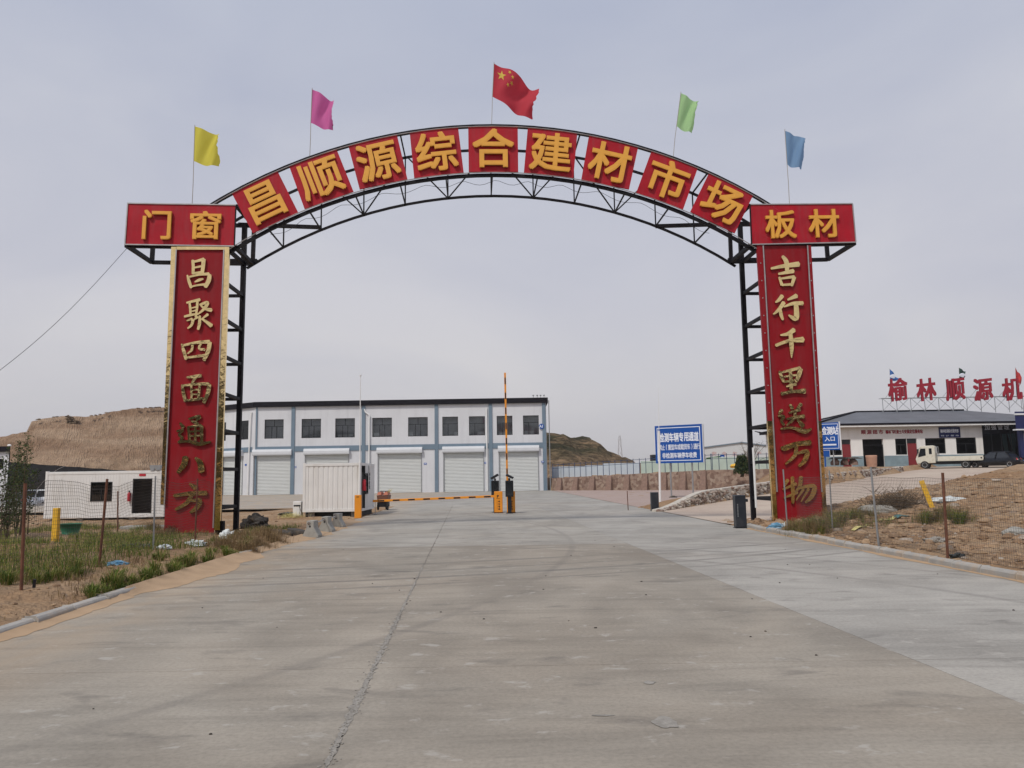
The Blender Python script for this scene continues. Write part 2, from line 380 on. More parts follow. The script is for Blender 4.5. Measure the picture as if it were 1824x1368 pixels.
M['carglass'] = mat('dark car glass', (0.015, 0.018, 0.022), 0.08, var=0.05, spec=0.8)
M['tail'] = mat('red tail lamp', (0.45, 0.02, 0.02), 0.2)
M['chrome'] = mat('bright alloy', (0.55, 0.55, 0.56), 0.3, 0.8)
M['plate'] = mat('blue number plate', (0.03, 0.10, 0.38), 0.5)
M['rock'] = mat('dark broken asphalt', (0.062, 0.054, 0.047), 0.95, var=0.35, scale=7, bmp=0.9, bscale=28, dirt=(0.20, 0.15, 0.10), dscale=4, dpos=(0.55, 0.75))
M['stone'] = island_mat('rubble stone', [(0.0, (0.13, 0.08, 0.06)), (0.3, (0.30, 0.24, 0.20)), (0.6, (0.50, 0.46, 0.40)), (1.0, (0.20, 0.12, 0.09))], bmp=0.4, bscale=20)
M['mortar'] = mat('pale mortar', (0.50, 0.46, 0.40), 0.95, var=0.15, scale=4, bmp=0.4)
M['clod'] = island_mat('dirt clods', [(0.0, (0.40, 0.28, 0.175)), (0.5, (0.31, 0.195, 0.112)), (0.9, (0.20, 0.13, 0.08)), (1.0, (0.40, 0.34, 0.28))], bmp=0.4, bscale=40)
M['bag_white'] = mat('crumpled white plastic', (0.62, 0.66, 0.66), 0.5, var=0.2, scale=8, bmp=0.8, bscale=14)
M['bag_blue'] = mat('crumpled blue plastic', (0.10, 0.26, 0.40), 0.45, var=0.25, scale=7, bmp=0.8, bscale=14, dirt=(0.6, 0.66, 0.7), dscale=6)
M['bag_black'] = mat('crumpled black plastic', (0.018, 0.022, 0.022), 0.4, var=0.3, scale=7, bmp=0.8, bscale=14)
M['strip_yellow'] = mat('yellow plastic strip', (0.62, 0.55, 0.22), 0.6, var=0.15, scale=6)
M['teal_net'] = mat('teal netting scrap', (0.06, 0.16, 0.16), 0.8, var=0.3, scale=8)
def leafmat(name, stops):
    m, t, b = nodes(name); b.inputs['Roughness'].default_value = 0.7; b.inputs['Specular IOR Level'].default_value = 0.2
    g = t.nodes.new('ShaderNodeNewGeometry'); c = cramp(t, g.outputs['Random Per Island'], stops)
    t.links.new(c, b.inputs['Base Color'])
    tr = t.nodes.new('ShaderNodeBsdfTranslucent'); t.links.new(c, tr.inputs['Color']); ms = t.nodes.new('ShaderNodeMixShader'); ms.inputs[0].default_value = 0.25
    o = t.nodes['Material Output']; t.links.new(b.outputs[0], ms.inputs[1]); t.links.new(tr.outputs[0], ms.inputs[2]); t.links.new(ms.outputs[0], o.inputs['Surface']); return m
M['grass'] = leafmat('grass blades', [(0.0, (0.055, 0.105, 0.016)), (0.5, (0.135, 0.185, 0.030)), (0.78, (0.26, 0.235, 0.068)), (1.0, (0.36, 0.28, 0.12))])
M['dry'] = leafmat('dry straw', [(0.0, (0.20, 0.135, 0.065)), (0.6, (0.32, 0.225, 0.115)), (1.0, (0.13, 0.085, 0.05))])
M['leaf'] = leafmat('sapling leaves', [(0.0, (0.028, 0.048, 0.016)), (0.6, (0.060, 0.085, 0.028)), (1.0, (0.125, 0.135, 0.05))])
M['bush'] = leafmat('dark shrub leaves', [(0.0, (0.018, 0.035, 0.015)), (0.7, (0.04, 0.075, 0.025)), (1.0, (0.16, 0.16, 0.05))])
M['twig'] = leafmat('brushwood', [(0.0, (0.09, 0.062, 0.04)), (0.6, (0.16, 0.115, 0.075)), (1.0, (0.30, 0.225, 0.15))])
M['bark'] = mat('bark', (0.10, 0.075, 0.05), 0.95, var=0.3, scale=12)
def glassmat():
    m, t, b = nodes('window glass'); t.nodes.remove(b)
    tr = t.nodes.new('ShaderNodeBsdfTransparent'); tr.inputs['Color'].default_value = (0.82, 0.84, 0.85, 1)
    gl = t.nodes.new('ShaderNodeBsdfGlossy'); gl.inputs['Roughness'].default_value = 0.03; gl.inputs['Color'].default_value = (0.9, 0.92, 0.95, 1)
    fr = t.nodes.new('ShaderNodeFresnel'); fr.inputs['IOR'].default_value = 1.5; ms = t.nodes.new('ShaderNodeMixShader')
    t.links.new(fr.outputs[0], ms.inputs[0]); t.links.new(tr.outputs[0], ms.inputs[1]); t.links.new(gl.outputs[0], ms.inputs[2])
    t.links.new(ms.outputs[0], t.nodes['Material Output'].inputs['Surface']); return m
M['glass'] = glassmat()
def roofmat():
    m, t, b = nodes('grey roof tiles'); b.inputs['Roughness'].default_value = 0.7
    g = t.nodes.new('ShaderNodeNewGeometry'); w = t.nodes.new('ShaderNodeTexWave'); w.inputs['Scale'].default_value = 1.6; w.inputs['Distortion'].default_value = 0.2
    w.bands_direction = 'Y'; t.links.new(g.outputs['Position'], w.inputs['Vector'])
    n = world_noise(t, 0.6, 5); c = mixc(t, (0.125, 0.13, 0.145), cramp(t, n.outputs['Fac'], [(0.3, 0.85), (0.7, 1.15)]), 1.0, 'MULTIPLY')
    t.links.new(c, b.inputs['Base Color']); bump(t, b, w.outputs['Fac'], 0.5, 0.05); return m
M['roof'] = roofmat()
def cloth(name, col, tr=0.4):
    m, t, b = nodes(name); b.inputs['Roughness'].default_value = 0.8; b.inputs['Base Color'].default_value = (*col, 1)
    a = t.nodes.new('ShaderNodeBsdfTranslucent'); a.inputs['Color'].default_value = (*col, 1); ms = t.nodes.new('ShaderNodeMixShader'); ms.inputs[0].default_value = tr
    t.links.new(b.outputs[0], ms.inputs[1]); t.links.new(a.outputs[0], ms.inputs[2]); t.links.new(ms.outputs[0], t.nodes['Material Output'].inputs['Surface']); return m

# ------------------------------------------------------------------ lettering
_glyph = {}
def glyph(ch):
    """outline triangles of one character, centred, in a box about one unit high"""
    if ch in _glyph: return _glyph[ch]
    c = bpy.data.curves.new('glyph', 'FONT'); c.body = ch; c.size = 1.0; c.resolution_u = 2; c.extrude = 0.0
    o = bpy.data.objects.new('glyph', c); COL.objects.link(o)
    dg = bpy.context.evaluated_depsgraph_get(); me = bpy.data.meshes.new_from_object(o.evaluated_get(dg))
    v = [(p.co.x, p.co.y) for p in me.vertices]; f = [tuple(p.vertices) for p in me.polygons]
    cnt = {}
    for q in f:
        for i in range(len(q)):
            e = (q[i], q[(i + 1) % len(q)]); cnt[e] = cnt.get(e, 0) + 1
    ed = [e for e in cnt if (e[1], e[0]) not in cnt]
    bpy.data.objects.remove(o); bpy.data.curves.remove(c); bpy.data.meshes.remove(me)
    xs = [a[0] for a in v]; ys = [a[1] for a in v]
    _glyph[ch] = (v, f, ed, (min(xs), max(xs), min(ys), max(ys))); return _glyph[ch]
def char_mb(mb, ch, org, ex, ey, w, h, depth, bold=0.02, nrm=None, step=0.0006, full=False):
    """character as solid relief: org = centre, ex/ey unit axes, nrm towards the viewer, filling a w x h box"""
    v, f, ed, (x0, x1, y0, y1) = glyph(ch)
    org = Vector(org); ex = Vector(ex); ey = Vector(ey); nrm = Vector(nrm) if nrm is not None else ex.cross(ey)
    gx, gy = (x1 - x0 + 2 * bold), (y1 - y0 + 2 * bold); cx, cy = (x0 + x1) / 2, (y0 + y1) / 2
    if full: sx, sy = w / gx, h / gy
    else: sx, sy = w / 0.92, h / 0.92
    offs = [(0, 0)] if bold <= 0 else [(-bold, -bold), (bold, -bold), (bold, bold), (-bold, bold), (0, 0)]
    for k, (ox, oy) in enumerate(offs):
        fr = [org + ex * ((a - cx + ox) * sx) + ey * ((b - cy + oy) * sy) + nrm * (depth + k * step) for a, b in v]
        if depth > 0.004:
            n = len(fr); bk = [p - nrm * (depth + k * step) for p in fr]
            mb.add(fr + bk, f + [(e[1], e[0], e[0] + n, e[1] + n) for e in ed])
        else: mb.add(fr, f)
    return mb
def text_mb(mb, s, org, ex, ey, ch_w, ch_h, pitch, depth=0.004, bold=0.02):
    n = len(s); ex = Vector(ex); org = Vector(org)
    for i, ch in enumerate(s):
        if ch == ' ': continue
        char_mb(mb, ch, org + ex * ((i - (n - 1) / 2) * pitch), ex, ey, ch_w, ch_h, depth, bold)
    return mb
def brush(mb, strokes, fn, depth, step=0.0012):
    """brush strokes [(x, y, width), ...] in drawing units; fn(x, y, d) -> place in the world, d towards the viewer"""
    for si, st in enumerate(strokes):
        pts = []
        for i in range(len(st) - 1):                     # Catmull-Rom through the stroke's points
            p0 = st[max(i - 1, 0)]; p1 = st[i]; p2 = st[i + 1]; p3 = st[min(i + 2, len(st) - 1)]
            for k in range(5):
                t = k / 5; t2, t3 = t * t, t * t * t
                pts.append([0.5 * (2 * p1[a] + (p2[a] - p0[a]) * t + (2 * p0[a] - 5 * p1[a] + 4 * p2[a] - p3[a]) * t2 + (3 * p1[a] - p0[a] - 3 * p2[a] + p3[a]) * t3) for a in range(3)])
        pts.append(list(st[-1]))
        L = []; R = []; n = len(pts)
        for i in range(n):
            a = pts[max(i - 1, 0)]; b = pts[min(i + 1, n - 1)]; dx, dy = b[0] - a[0], b[1] - a[1]; l = math.hypot(dx, dy) or 1
            nx, ny = -dy / l, dx / l; w = max(pts[i][2] * 1.28, 4) / 2
            L.append((pts[i][0] + nx * w, pts[i][1] + ny * w)); R.append((pts[i][0] - nx * w, pts[i][1] - ny * w))
        d0 = (st[0][0] - pts[1][0], st[0][1] - pts[1][1]); l0 = math.hypot(*d0) or 1
        d1 = (pts[-1][0] - pts[-2][0], pts[-1][1] - pts[-2][1]); l1 = math.hypot(*d1) or 1
        cap0 = (st[0][0] + d0[0] / l0 * st[0][2] * 0.3, st[0][1] + d0[1] / l0 * st[0][2] * 0.3)
        cap1 = (st[-1][0] + d1[0] / l1 * st[-1][2] * 0.3, st[-1][1] + d1[1] / l1 * st[-1][2] * 0.3)
        ring = [cap0] + L + [cap1] + R[::-1]; m = len(ring); D = depth + si * step
        fr = [fn(x, y, D) for x, y in ring]; bk = [fn(x, y, 0) for x, y in ring]
        fs = [(0, 1, m - 1), (n, n + 1, n + 2)] + [(i, i + 1, m - i - 1, m - i) for i in range(1, n)]
        fs += [(i, (i + 1) % m, (i + 1) % m + m, i + m) for i in range(m)]
        mb.add(fr + bk, fs)
    return mb

# ================================================================== the setting
def XL(y): return -5.45 - 0.040 * y          # left road edge
def J1(y): return -0.85 - 0.060 * y          # joints between the three lanes
def J2(y): return 4.05 - 0.060 * y
def XR(y): return 8.15 - 0.035 * y           # right road edge
WA, WB = Vector((6.7, 37.0)), Vector((35.3, 72.0))          # rubble wall along the ramp
WD = WB - WA; WL = WD.length; WU = WD / WL
FA, FB, FC = Vector((4.75, 98.4)), Vector((21.5, 86.0)), Vector((34.0, 84.5))   # far retaining wall

def ramp_t(x, y): return ((x - WA.x) * WD.x + (y - WA.y) * WD.y) / (WL * WL)
def ramp_side(x, y): return ((x - WA.x) * WU.y - (y - WA.y) * WU.x)        # >0: ramp side
def ramp_z(x, y): return clamp(1.65 * ramp_t(x, y), 0.0, 2.1)
def base_h(x, y):
    xl, xr = XL(y), XR(y)
    if x < xl:                                                             # left of the road
        d = xl - x
        z = lerp(-0.05, 0.10, sstep(d, 0.0, 0.35)) + 0.12 * sstep(d, 0.2, 2.5) * (1 - 1.1 * sstep(y, 19, 23))
        z = lerp(z, -0.045, sstep(y, 24.5, 29.0) * (1 - sstep(d, 5.0, 9.0)))
        z = lerp(z, -0.20, sstep(y, 30, 38) * sstep(d, 5.0, 9.0))
        z = lerp(z, -0.42, sstep(y, 46, 78) * sstep(d, 20, 34))
        return z
    if x <= xr and y < 100: return -0.06
    # right of the road
    s = ramp_side(x, y)
    if s >= 0 or y < 37:
        rz = ramp_z(x, y) - 0.03 if y > 25 else -0.03
        d = x - xr
        m = 0.10 + 0.05 * sstep(d, 0, 1.0) + 0.154 * max(0.0, x - 8.7)
        m = min(m, 2.7)
        yc = 27.4 + 0.40 * max(0.0, x - 11.0)
        m = lerp(-0.05, m, sstep(d, 0.0, 0.3))
        k = sstep(y, yc, yc + 4.0)
        if x < 9.6: k = max(k, sstep(y, 26.4, 27.6))
        return lerp(m, rz, k)
    q = -s; t = ramp_t(x, y)
    z = 0.0
    zw = (ramp_z(x, y) + 0.50 * sstep(t, 0.0, 0.10)) * (1 - sstep(q, 0.0, 4.5)) if t > 0 else 0.0
    a = (x - 18.0) * (86.0 - 46.0) - (y - 46.0) * (27.5 - 18.0)
    plat = 2.1 * sstep(a / math.hypot(40.0, 9.5), -4.2, 2.4) * sstep(t, 0.1, 0.45)
    z = max(-0.05, zw - 0.05, plat)
    # behind the far retaining wall
    for A, B in ((FA, FB), (FB, FC)):
        if A.x <= x <= B.x + 0.01:
            yw = lerp(A.y, B.y, (x - A.x) / (B.x - A.x))
            if y > yw + 1.7: z = max(z, lerp(1.5, 2.1, clamp((x - 4.75) / 17)))
    if x > 34: z = max(z, 2.1)
    if y > 98.4 and x < 4.75: z = -0.06
    return z
def H(x, y):
    z = base_h(x, y)
    off = max(XL(y) - x, x - XR(y))
    if off > 0.1:
        k = sstep(off, 0.1, 0.8)
        if x > 0: k *= 1.0 if (y < 27.5 + 0.4 * max(0, x - 11)) else (2.0 * sstep(-ramp_side(x, y), 0.5, 3.0) * sstep(z, 0.1, 0.8) + 0.15 if y > 30 else 0.15)
        if x < 0 and y > 44: k *= 0.3
        z += k * ((0.11 if x < 0 else 0.075) * noise.fractal(Vector((x * 0.8, y * 0.8, 0)), 1.0, 2.0, 4) + 0.03 * noise.noise(Vector((x * 4, y * 4, 3))))
    return z
def axis(lo, flo, fhi, hi, fine, coarse, far=90):
    a = list(np.arange(flo, fhi, fine)); v = flo; st = fine
    while v > lo: st = min(st * 1.35, far); v -= st; a.insert(0, v)
    v = a[-1]; st = fine
    while v < hi: st = min(st * 1.25, coarse); v += st; a.append(v)
    return a
gx = axis(-900, -24, 26, 62, 0.26, 1.1); gx += [gx[-1] + d for d in (2, 6, 15, 35, 75, 150, 300, 600, 900)]
gy = axis(-500, 6, 46, 104, 0.26, 1.1); gy += [gy[-1] + d for d in (2, 6, 14, 30, 60, 110, 200, 350, 600, 1000, 1700)]
g = MB(); g.grid([[Vector((x, y, H(x, y))) for x in gx] for y in gy])
emit('ground', g, M['dirt'], kind='structure', label='bare tan dirt ground on both sides of the road', smooth=True, origin=(0, 0, 0))

# ---- road: three lanes of cast slabs with worn joints
road = empty('road', (0, 0, 0), kind='structure', label='wide pale concrete road leading through the gate')
YB = [-6, 0.5, 7.4, 13.6, 20.2, 26.4, 32.8, 39.2, 45.0, 50.0]
def jag(y, k): return max(0.002, 0.012 * noise.fractal(Vector((y * 2.2, k * 7.7, 0)), 1.0, 2.0, 5) + 0.005)
for i in range(len(YB) - 1):
    for k, (ea, eb) in enumerate(((XL, J1), (J1, J2), (J2, XR))):
        y0, y1 = YB[i] + 0.004, YB[i + 1] - 0.004
        near = -1 < y0 < 30
        n = 60 if near else 8
        ys = [lerp(y0, y1, j / n) for j in range(n + 1)]
        wide = 2.2 if k < 2 else 0.7
        A = [Vector((ea(y) + (jag(y, k) * (wide if k == 1 else 0.5) if k else 0.0), y, 0.0)) for y in ys]
        B = [Vector((eb(y) - (jag(y, k + 5) * (0.7 if k == 1 else 1.2) if k < 2 else 0.0), y, 0.0)) for y in ys]
        mb = MB(); dn = Vector((0, 0, -0.14))
        rows = [[a + dn, a, b, b + dn] for a, b in zip(A, B)]
        mb.grid(rows); mb.add([rows[0][j] for j in range(4)], [(0, 1, 2, 3)]); mb.add([rows[-1][j] for j in range(4)], [(3, 2, 1, 0)])
        emit('slab', mb, M['road_new'] if k == 2 else M['road'] if YB[i] < 20 else M['road_far'], road)
# earth caught in the joints
mb = MB()
for E_ in (J1, J2):
    mb.grid([[Vector((E_(y) - 0.06, y, -0.004)), Vector((E_(y) + 0.06, y, -0.004))] for y in np.arange(-6, 50, 1.0)])
M['joint'] = mat('grit in the joints', (0.20, 0.18, 0.155), 0.95, var=0.45, scale=14, bmp=0.6, bscale=60)
emit('joint_grit', mb, M['joint'], road, kind='stuff')
# spalled patches: shallow pale scabs where the surface has come off
def patch(px, py, w, h, seed):
    c = onz(px, py); pts = []
    for j in range(26):
        t = 2 * math.pi * j / 26; k = 1 + 0.38 * noise.fractal(Vector((math.cos(t) * 1.6, math.sin(t) * 1.6, seed * 2.3)), 1, 2, 3)
        pts.append(Vector((c.x + math.cos(t) * w * k / 2, c.y + math.sin(t) * h * k / 2, 0.004)))
    mb = MB(); mb.add(pts, [tuple(range(26))]); emit('worn_patch', mb, M['worn'], road)
M['worn'] = mat('exposed aggregate', (0.325, 0.302, 0.268), 0.95, var=0.22, scale=16, bmp=0.9, bscale=60, dirt=(0.25, 0.23, 0.2), dscale=7, dpos=(0.45, 0.6))
for k, (px, py, w, h) in enumerate(((1186, 1287, 0.18, 0.24), (1157, 1216, 0.09, 0.10), (1072, 1275, 0.17, 0.035))): patch(px, py, w, h, k)
# crumbled edge of the left joint
mb = MB()
for k in range(500):
    y = random.uniform(3.5, 10.5) if random.random() < 0.8 else random.uniform(10, 20)
    x = J1(y) + random.gauss(0.0, 0.03); s = random.uniform(0.002, 0.007)
    mb.lump((x, y, 0.004), s * 1.4, s * 1.2, s * 0.5, 0.3, 2, 3, k)
sp = MB(); seg = []
for y in np.arange(3.4, 16.0, 0.02):                                # spalled lips of the joint, pale and ragged
    a_ = 0.5 + 0.5 * noise.fractal(Vector((y * 0.9, 4, 0)), 1, 2, 3) - 0.35 * sstep(y, 8, 15)
    wl = max(0.0, 0.045 * a_ + 0.03 * noise.fractal(Vector((y * 9, 1, 0)), 1, 2, 4)); wr = max(0.0, 0.035 * a_ + 0.03 * noise.fractal(Vector((y * 9, 8, 0)), 1, 2, 4))
    seg.append([Vector((J1(y) - wl - 0.004, y, 0.003)), Vector((J1(y) - 0.003, y, 0.0005)), Vector((J1(y) + 0.003, y, 0.0005)), Vector((J1(y) + wr + 0.004, y, 0.003))])
sp.grid(seg); emit('spalled_edge', sp, M['worn'], road)
emit('joint_crumbs', mb, M['worn'], road, kind='stuff')
mb = MB()
for k in range(45):                                               # small stones lying about on the road
    x, y = random.uniform(-5, 7), random.uniform(4, 22); s = random.uniform(0.005, 0.014)
    mb.lump((x, y, 0.004), s * 1.3, s, s * 0.7, 0.3, 2, 3, k)
emit('road_grit', mb, M['rock'], road, kind='stuff')

# ---- forecourt in front of the long building
mb = MB(); PF = [(-64, 50.03), (XL(50), 50.03), (J1(50), 50.03), (XR(50), 50.03), (4.75, 98.3), (4.6, 104), (-64, 104)]
mb.prism([Vector((x, y, -0.004)) for x, y in PF], (0, 0, -0.05))
emit('forecourt', mb, M['road_new'], kind='structure', label='concrete forecourt in front of the long grey building')

# ---- kerbs, stone by stone
def kerb(name, E_, y0, y1, side, label, gaps=(), sink=0.0):
    root = empty(name, (E_(y0), y0, 0), kind='structure', label=label); y = y0; k = 0
    while y < y1:
        L = random.uniform(0.72, 1.0)
        if not any(a < y < b for a, b in gaps):
            a = Vector((E_(y) + side * 0.07, y + 0.006, 0)); b = Vector((E_(y + L) + side * 0.07, y + L - 0.006, 0))
            dz = random.uniform(-0.012, 0.012) - sink; dx = random.uniform(-0.015, 0.015); a.x += dx; b.x += dx + random.uniform(-0.012, 0.012)
            mb = MB(); prof = [(-0.075, -0.1), (0.075, -0.1), (0.075, 0.10), (0.045, 0.135), (-0.075, 0.135)]
            A = [Vector((a.x - side * p, a.y, q + dz)) for p, q in prof]; B = [Vector((b.x - side * p, b.y, q + dz + random.uniform(-.008, .008))) for p, q in prof]
            n = 5; mb.add(A + B, [tuple(range(n)), tuple(range(2 * n - 1, n - 1, -1))] + [(i, (i + 1) % n, (i + 1) % n + n, i + n) for i in range(n)])
            emit('kerb_stone', mb, M['kerb'], root, bevel=0.012)
        y += L; k += 1
    return root
kerb('kerb', XR, 1.0, 24.3, 1, 'low grey kerb stones along the right road edge')
kerb('kerb', XL, 1.0, 19.6, -1, 'grey kerb stones half buried along the left road edge', gaps=((12.6, 17.6),), sink=0.045)

# ---- drifted sand along the left kerb
mb = MB(); rows = []
for y in np.arange(2.0, 33.0, 0.12):
    w = 0.26 + 0.08 * math.sin(y * 0.55) + 0.22 * noise.fractal(Vector((y * 0.7, 2.2, 0)), 1, 2, 4) + 0.30 * sstep(y, 19, 25) + 0.2 * sstep(y, 12, 15) * (1 - sstep(y, 18, 20)) + 0.05 * noise.noise(Vector((y * 6, 1, 0)))
    w = max(w, 0.12); hh = 0.05 if y < 12 else 0.085
    if 12.4 < y < 18: hh = 0.12
    row = []
    for j in range(9):
        t = j / 8; row.append(Vector((XL(y) - 0.05 + t * (w + 0.05), y, 0.004 + hh * (1 - t) ** 1.8 + 0.006 * noise.noise(Vector((y * 3, t * 4, 5))) * (1 - t))))
    rows.append(row)
mb.grid(rows); emit('sand_drift', mb, M['sand'], kind='stuff', label='orange sand drifted along the left road edge', smooth=True)
mb = MB(); rows = []
for y in np.arange(3.0, 25.0, 0.15):
    w = max(0.03, 0.10 + 0.10 * noise.fractal(Vector((y * 0.9, 9.2, 0)), 1, 2, 4))
    rows.append([Vector((XR(y) + 0.02 - t * (w + 0.02), y, 0.004 + 0.02 * (1 - t) ** 2)) for t in (0, 0.3, 0.6, 1.0)])
mb.grid(rows); emit('sand_drift', mb, M['sand'], kind='stuff', label='thin sand line along the right kerb', smooth=True)

# ---- brick paved ramp and parking
mb = MB(); rows = []
for i in range(41):
    t = -0.16 + 1.62 * i / 40; row = []
    for j in range(13):
        wd = lerp(0.0, 9.0 + 9.0 * sstep(t, 0.2, 0.9), j / 12) if t > 0.02 else lerp(0.0, 9.0, j / 12)
        x = WA.x + WD.x * t + WU.y * wd; y = WA.y + WD.y * t - WU.x * wd
        if y < 25.2: y = 25.2 + 0.001 * j
        if x < XR(y) + 0.03: x = XR(y) + 0.03
        row.append(Vector((x, y, ramp_z(x, y) + 0.012)))
    rows.append(row)
mb.grid(rows); emit('ramp', mb, M['brick'], kind='structure', label='brick paved ramp climbing behind the right gate column')
mb = MB(); rows = []
for y in np.arange(37.4, 98.0, 1.5):
    xw = WA.x + (y - WA.y) / WD.y * WD.x if y < 60 else 40
    xe = min(18 + (y - 46) * 0.2375 - 3.6, WA.x + (y - WA.y) / WD.y * WD.x - 0.9 - 0.25 * (y - 37.4), 4.75 + (98.6 - y) * 1.35) if y < 46 else min(18 + (y - 46) * 0.2375 - 3.6, 4.75 + (98.6 - y) * 1.35)
    x0 = lerp(XR(50), 4.75, (y - 50) / 48.3) if y > 50 else XR(y)
    rows.append([Vector((lerp(x0 + 0.03, max(xe, x0 + 0.3), j / 8), y, 0.006)) for j in range(9)])
M['brick_red'] = brickmat((0.34, 0.235, 0.205), (0.26, 0.17, 0.15), (0.37, 0.285, 0.25), 'red brick paving')
mb.grid(rows); emit('parking_ground', mb, M['brick_red'], kind='structure', label='reddish brick paved parking ground before the far stone wall')

# ---- rubble wall beside the ramp (stones too small to pick apart one by one)
mb = MB(); rb = MB(); tt = 0.0
n = 60
for i in range(n):
    t0, t1 = i / n, (i + 1) / n
    for (a, b) in ((t0, t1),):
        pa = WA + WD * a; pb = WA + WD * b; za = ramp_z(pa.x, pa.y); zb = ramp_z(pb.x, pb.y)
        hh = lambda t: 0.10 + 0.58 * sstep(t, 0.0, 0.12) * (1 - 0.35 * sstep(t, 0.6, 1.0))
        nx, ny = -WU.y * 0.35, WU.x * 0.35
        mb.hexa([(pa.x, pa.y, za - 0.2), (pb.x, pb.y, zb - 0.2), (pb.x + nx, pb.y + ny, zb - 0.2), (pa.x + nx, pa.y + ny, za - 0.2),
                 (pa.x, pa.y, za + hh(a)), (pb.x, pb.y, zb + hh(b)), (pb.x + nx, pb.y + ny, zb + hh(b)), (pa.x + nx, pa.y + ny, za + hh(a))])
rw = empty('rubble_wall', (WA.x, WA.y, 0), label='low rubble stone wall climbing along the brick ramp', cat='wall')
emit('mortar', mb, M['mortar'], rw)
for k in range(900):
    t = random.random() ** 1.25; p = WA + WD * t; h = 0.10 + 0.58 * sstep(t, 0.0, 0.12) * (1 - 0.35 * sstep(t, 0.6, 1.0))
    s = random.uniform(0.06, 0.14); z = ramp_z(p.x, p.y) + random.uniform(0.0, max(0.02, h - s * 0.4))
    rb.lump((p.x + WU.y * 0.02, p.y - WU.x * 0.02, z), s * 1.1, s * 0.8, s * 0.75, 0.35, 1.6, 3, k, flat=False)
emit('stones', rb, M['stone'], rw, kind='stuff')

# ---- far retaining wall with buttresses, fence on top
fw = empty('retaining_wall', (FA.x, FA.y, 0), label='long brown stone retaining wall with buttresses below blue fence', cat='wall')
def fwz(x): return lerp(1.5, 2.15, clamp((x - 4.75) / 16.7))
M['stonewall'] = None
def stonewall():
    m, t, b = nodes('brown stone masonry'); b.inputs['Roughness'].default_value = 0.95
    g_ = t.nodes.new('ShaderNodeNewGeometry'); v = t.nodes.new('ShaderNodeTexVoronoi'); v.inputs['Scale'].default_value = 3.4; t.links.new(g_.outputs['Position'], v.inputs['Vector'])
    sx = t.nodes.new('ShaderNodeSeparateColor'); t.links.new(v.outputs['Color'], sx.inputs[0])
    c = cramp(t, sx.outputs[0], [(0.0, (0.16, 0.10, 0.075)), (0.4, (0.27, 0.185, 0.14)), (0.75, (0.36, 0.28, 0.22)), (1.0, (0.20, 0.13, 0.10))])
    t.links.new(c, b.inputs['Base Color']); bump(t, b, v.outputs['Distance'], -0.6, 0.06); return m
M['stonewall'] = stonewall()
M['buttress'] = mat('brown brick buttress', (0.225, 0.148, 0.115), 0.95, var=0.25, scale=5)
mb = MB()
for A, B in ((FA, FB), (FB, FC)):
    P = Plane(A, B); n = 10
    for i in range(n):
        a0, a1 = P.L * i / n, P.L * (i + 1) / n; z0, z1 = fwz(P.pt(a0, 0).x), fwz(P.pt(a1, 0).x)
        q = P.pt
        mb.hexa([q(a0, -0.3, 0), q(a1, -0.3, 0), q(a1, -0.3, -0.5), q(a0, -0.3, -0.5), q(a0, z0, 0), q(a1, z1, 0), q(a1, z1, -0.5), q(a0, z0, -0.5)])
emit('masonry', mb, M['stonewall'], fw)
P = Plane(FA, FB)
for i in range(9):
    a = P.L * (0.06 + i * 0.112); z = fwz(P.pt(a, 0).x); q = P.pt; w = 0.28
    mb = MB(); mb.hexa([q(a - w * 1.5, -0.2, 0.75), q(a + w * 1.5, -0.2, 0.75), q(a + w * 1.5, -0.2, 0.003), q(a - w * 1.5, -0.2, 0.003), q(a - w, z - 0.06, 0.16), q(a + w, z - 0.06, 0.16), q(a + w, z - 0.06, 0.003), q(a - w, z - 0.06, 0.003)])
    emit('buttress', mb, M['buttress'], fw)
bf = empty('metal_fence', (FA.x, FA.y, 1.5), label='blue metal post and rail fence on top of far stone wall', cat='fence')
rails = MB(); rails2 = MB()
for A, B in ((FA, FB), (FB, FC)):
    P = Plane(A, B); k = int(P.L / 0.8)
    for i in range(k + 1):
        a = P.L * i / k; p = P.pt(a, 0, -0.25); z = fwz(p.x)
        mb = MB(); mb.bar((p.x, p.y, z - 0.05), (p.x, p.y, z + 1.75), 0.06); emit('post', mb, M['blue'], bf)
    a0, a1 = P.pt(0, 0, -0.25), P.pt(P.L, 0, -0.25)
    for rb_, hz in ((rails, 1.62), (rails2, 1.2)):
        for i in range(6):
            p, q = a0.lerp(a1, i / 6), a0.lerp(a1, (i + 1) / 6)
            rb_.bar((p.x, p.y, fwz(p.x) + hz), (q.x, q.y, fwz(q.x) + hz), 0.045)
emit('rail', rails, M['blue'], bf); emit('rail', rails2, M['blue'], bf)
M['pale_blue'] = mat('pale blue hoarding', (0.50, 0.56, 0.62), 0.6, var=0.05)
M['pale_green'] = mat('pale green hoarding', (0.44, 0.53, 0.47), 0.6, var=0.08)
for (A, B, mt, nm) in (((4.9, 101.6), (15.0, 94.0), 'pale_blue', 'pale blue site hoarding behind the left half of blue fence'), ((15.1, 93.9), (33.0, 87.6), 'pale_green', 'pale green site hoarding behind the right half of blue fence')):
    P = Plane(A, B); root = empty('site_hoarding', (A[0], A[1], 1.5), label=nm, cat='hoarding'); k = int(P.L / 2.4)
    for i in range(k):
        a0, a1 = P.L * i / k + 0.01, P.L * (i + 1) / k - 0.01; z = fwz(P.pt(a0, 0).x)
        mb = MB(); mb.pbox(P, a0, a1, z - 0.3, z + 1.35 + (0.1 if i % 3 == 0 else 0), -0.03, 0.03); emit('panel', mb, M[mt], root)

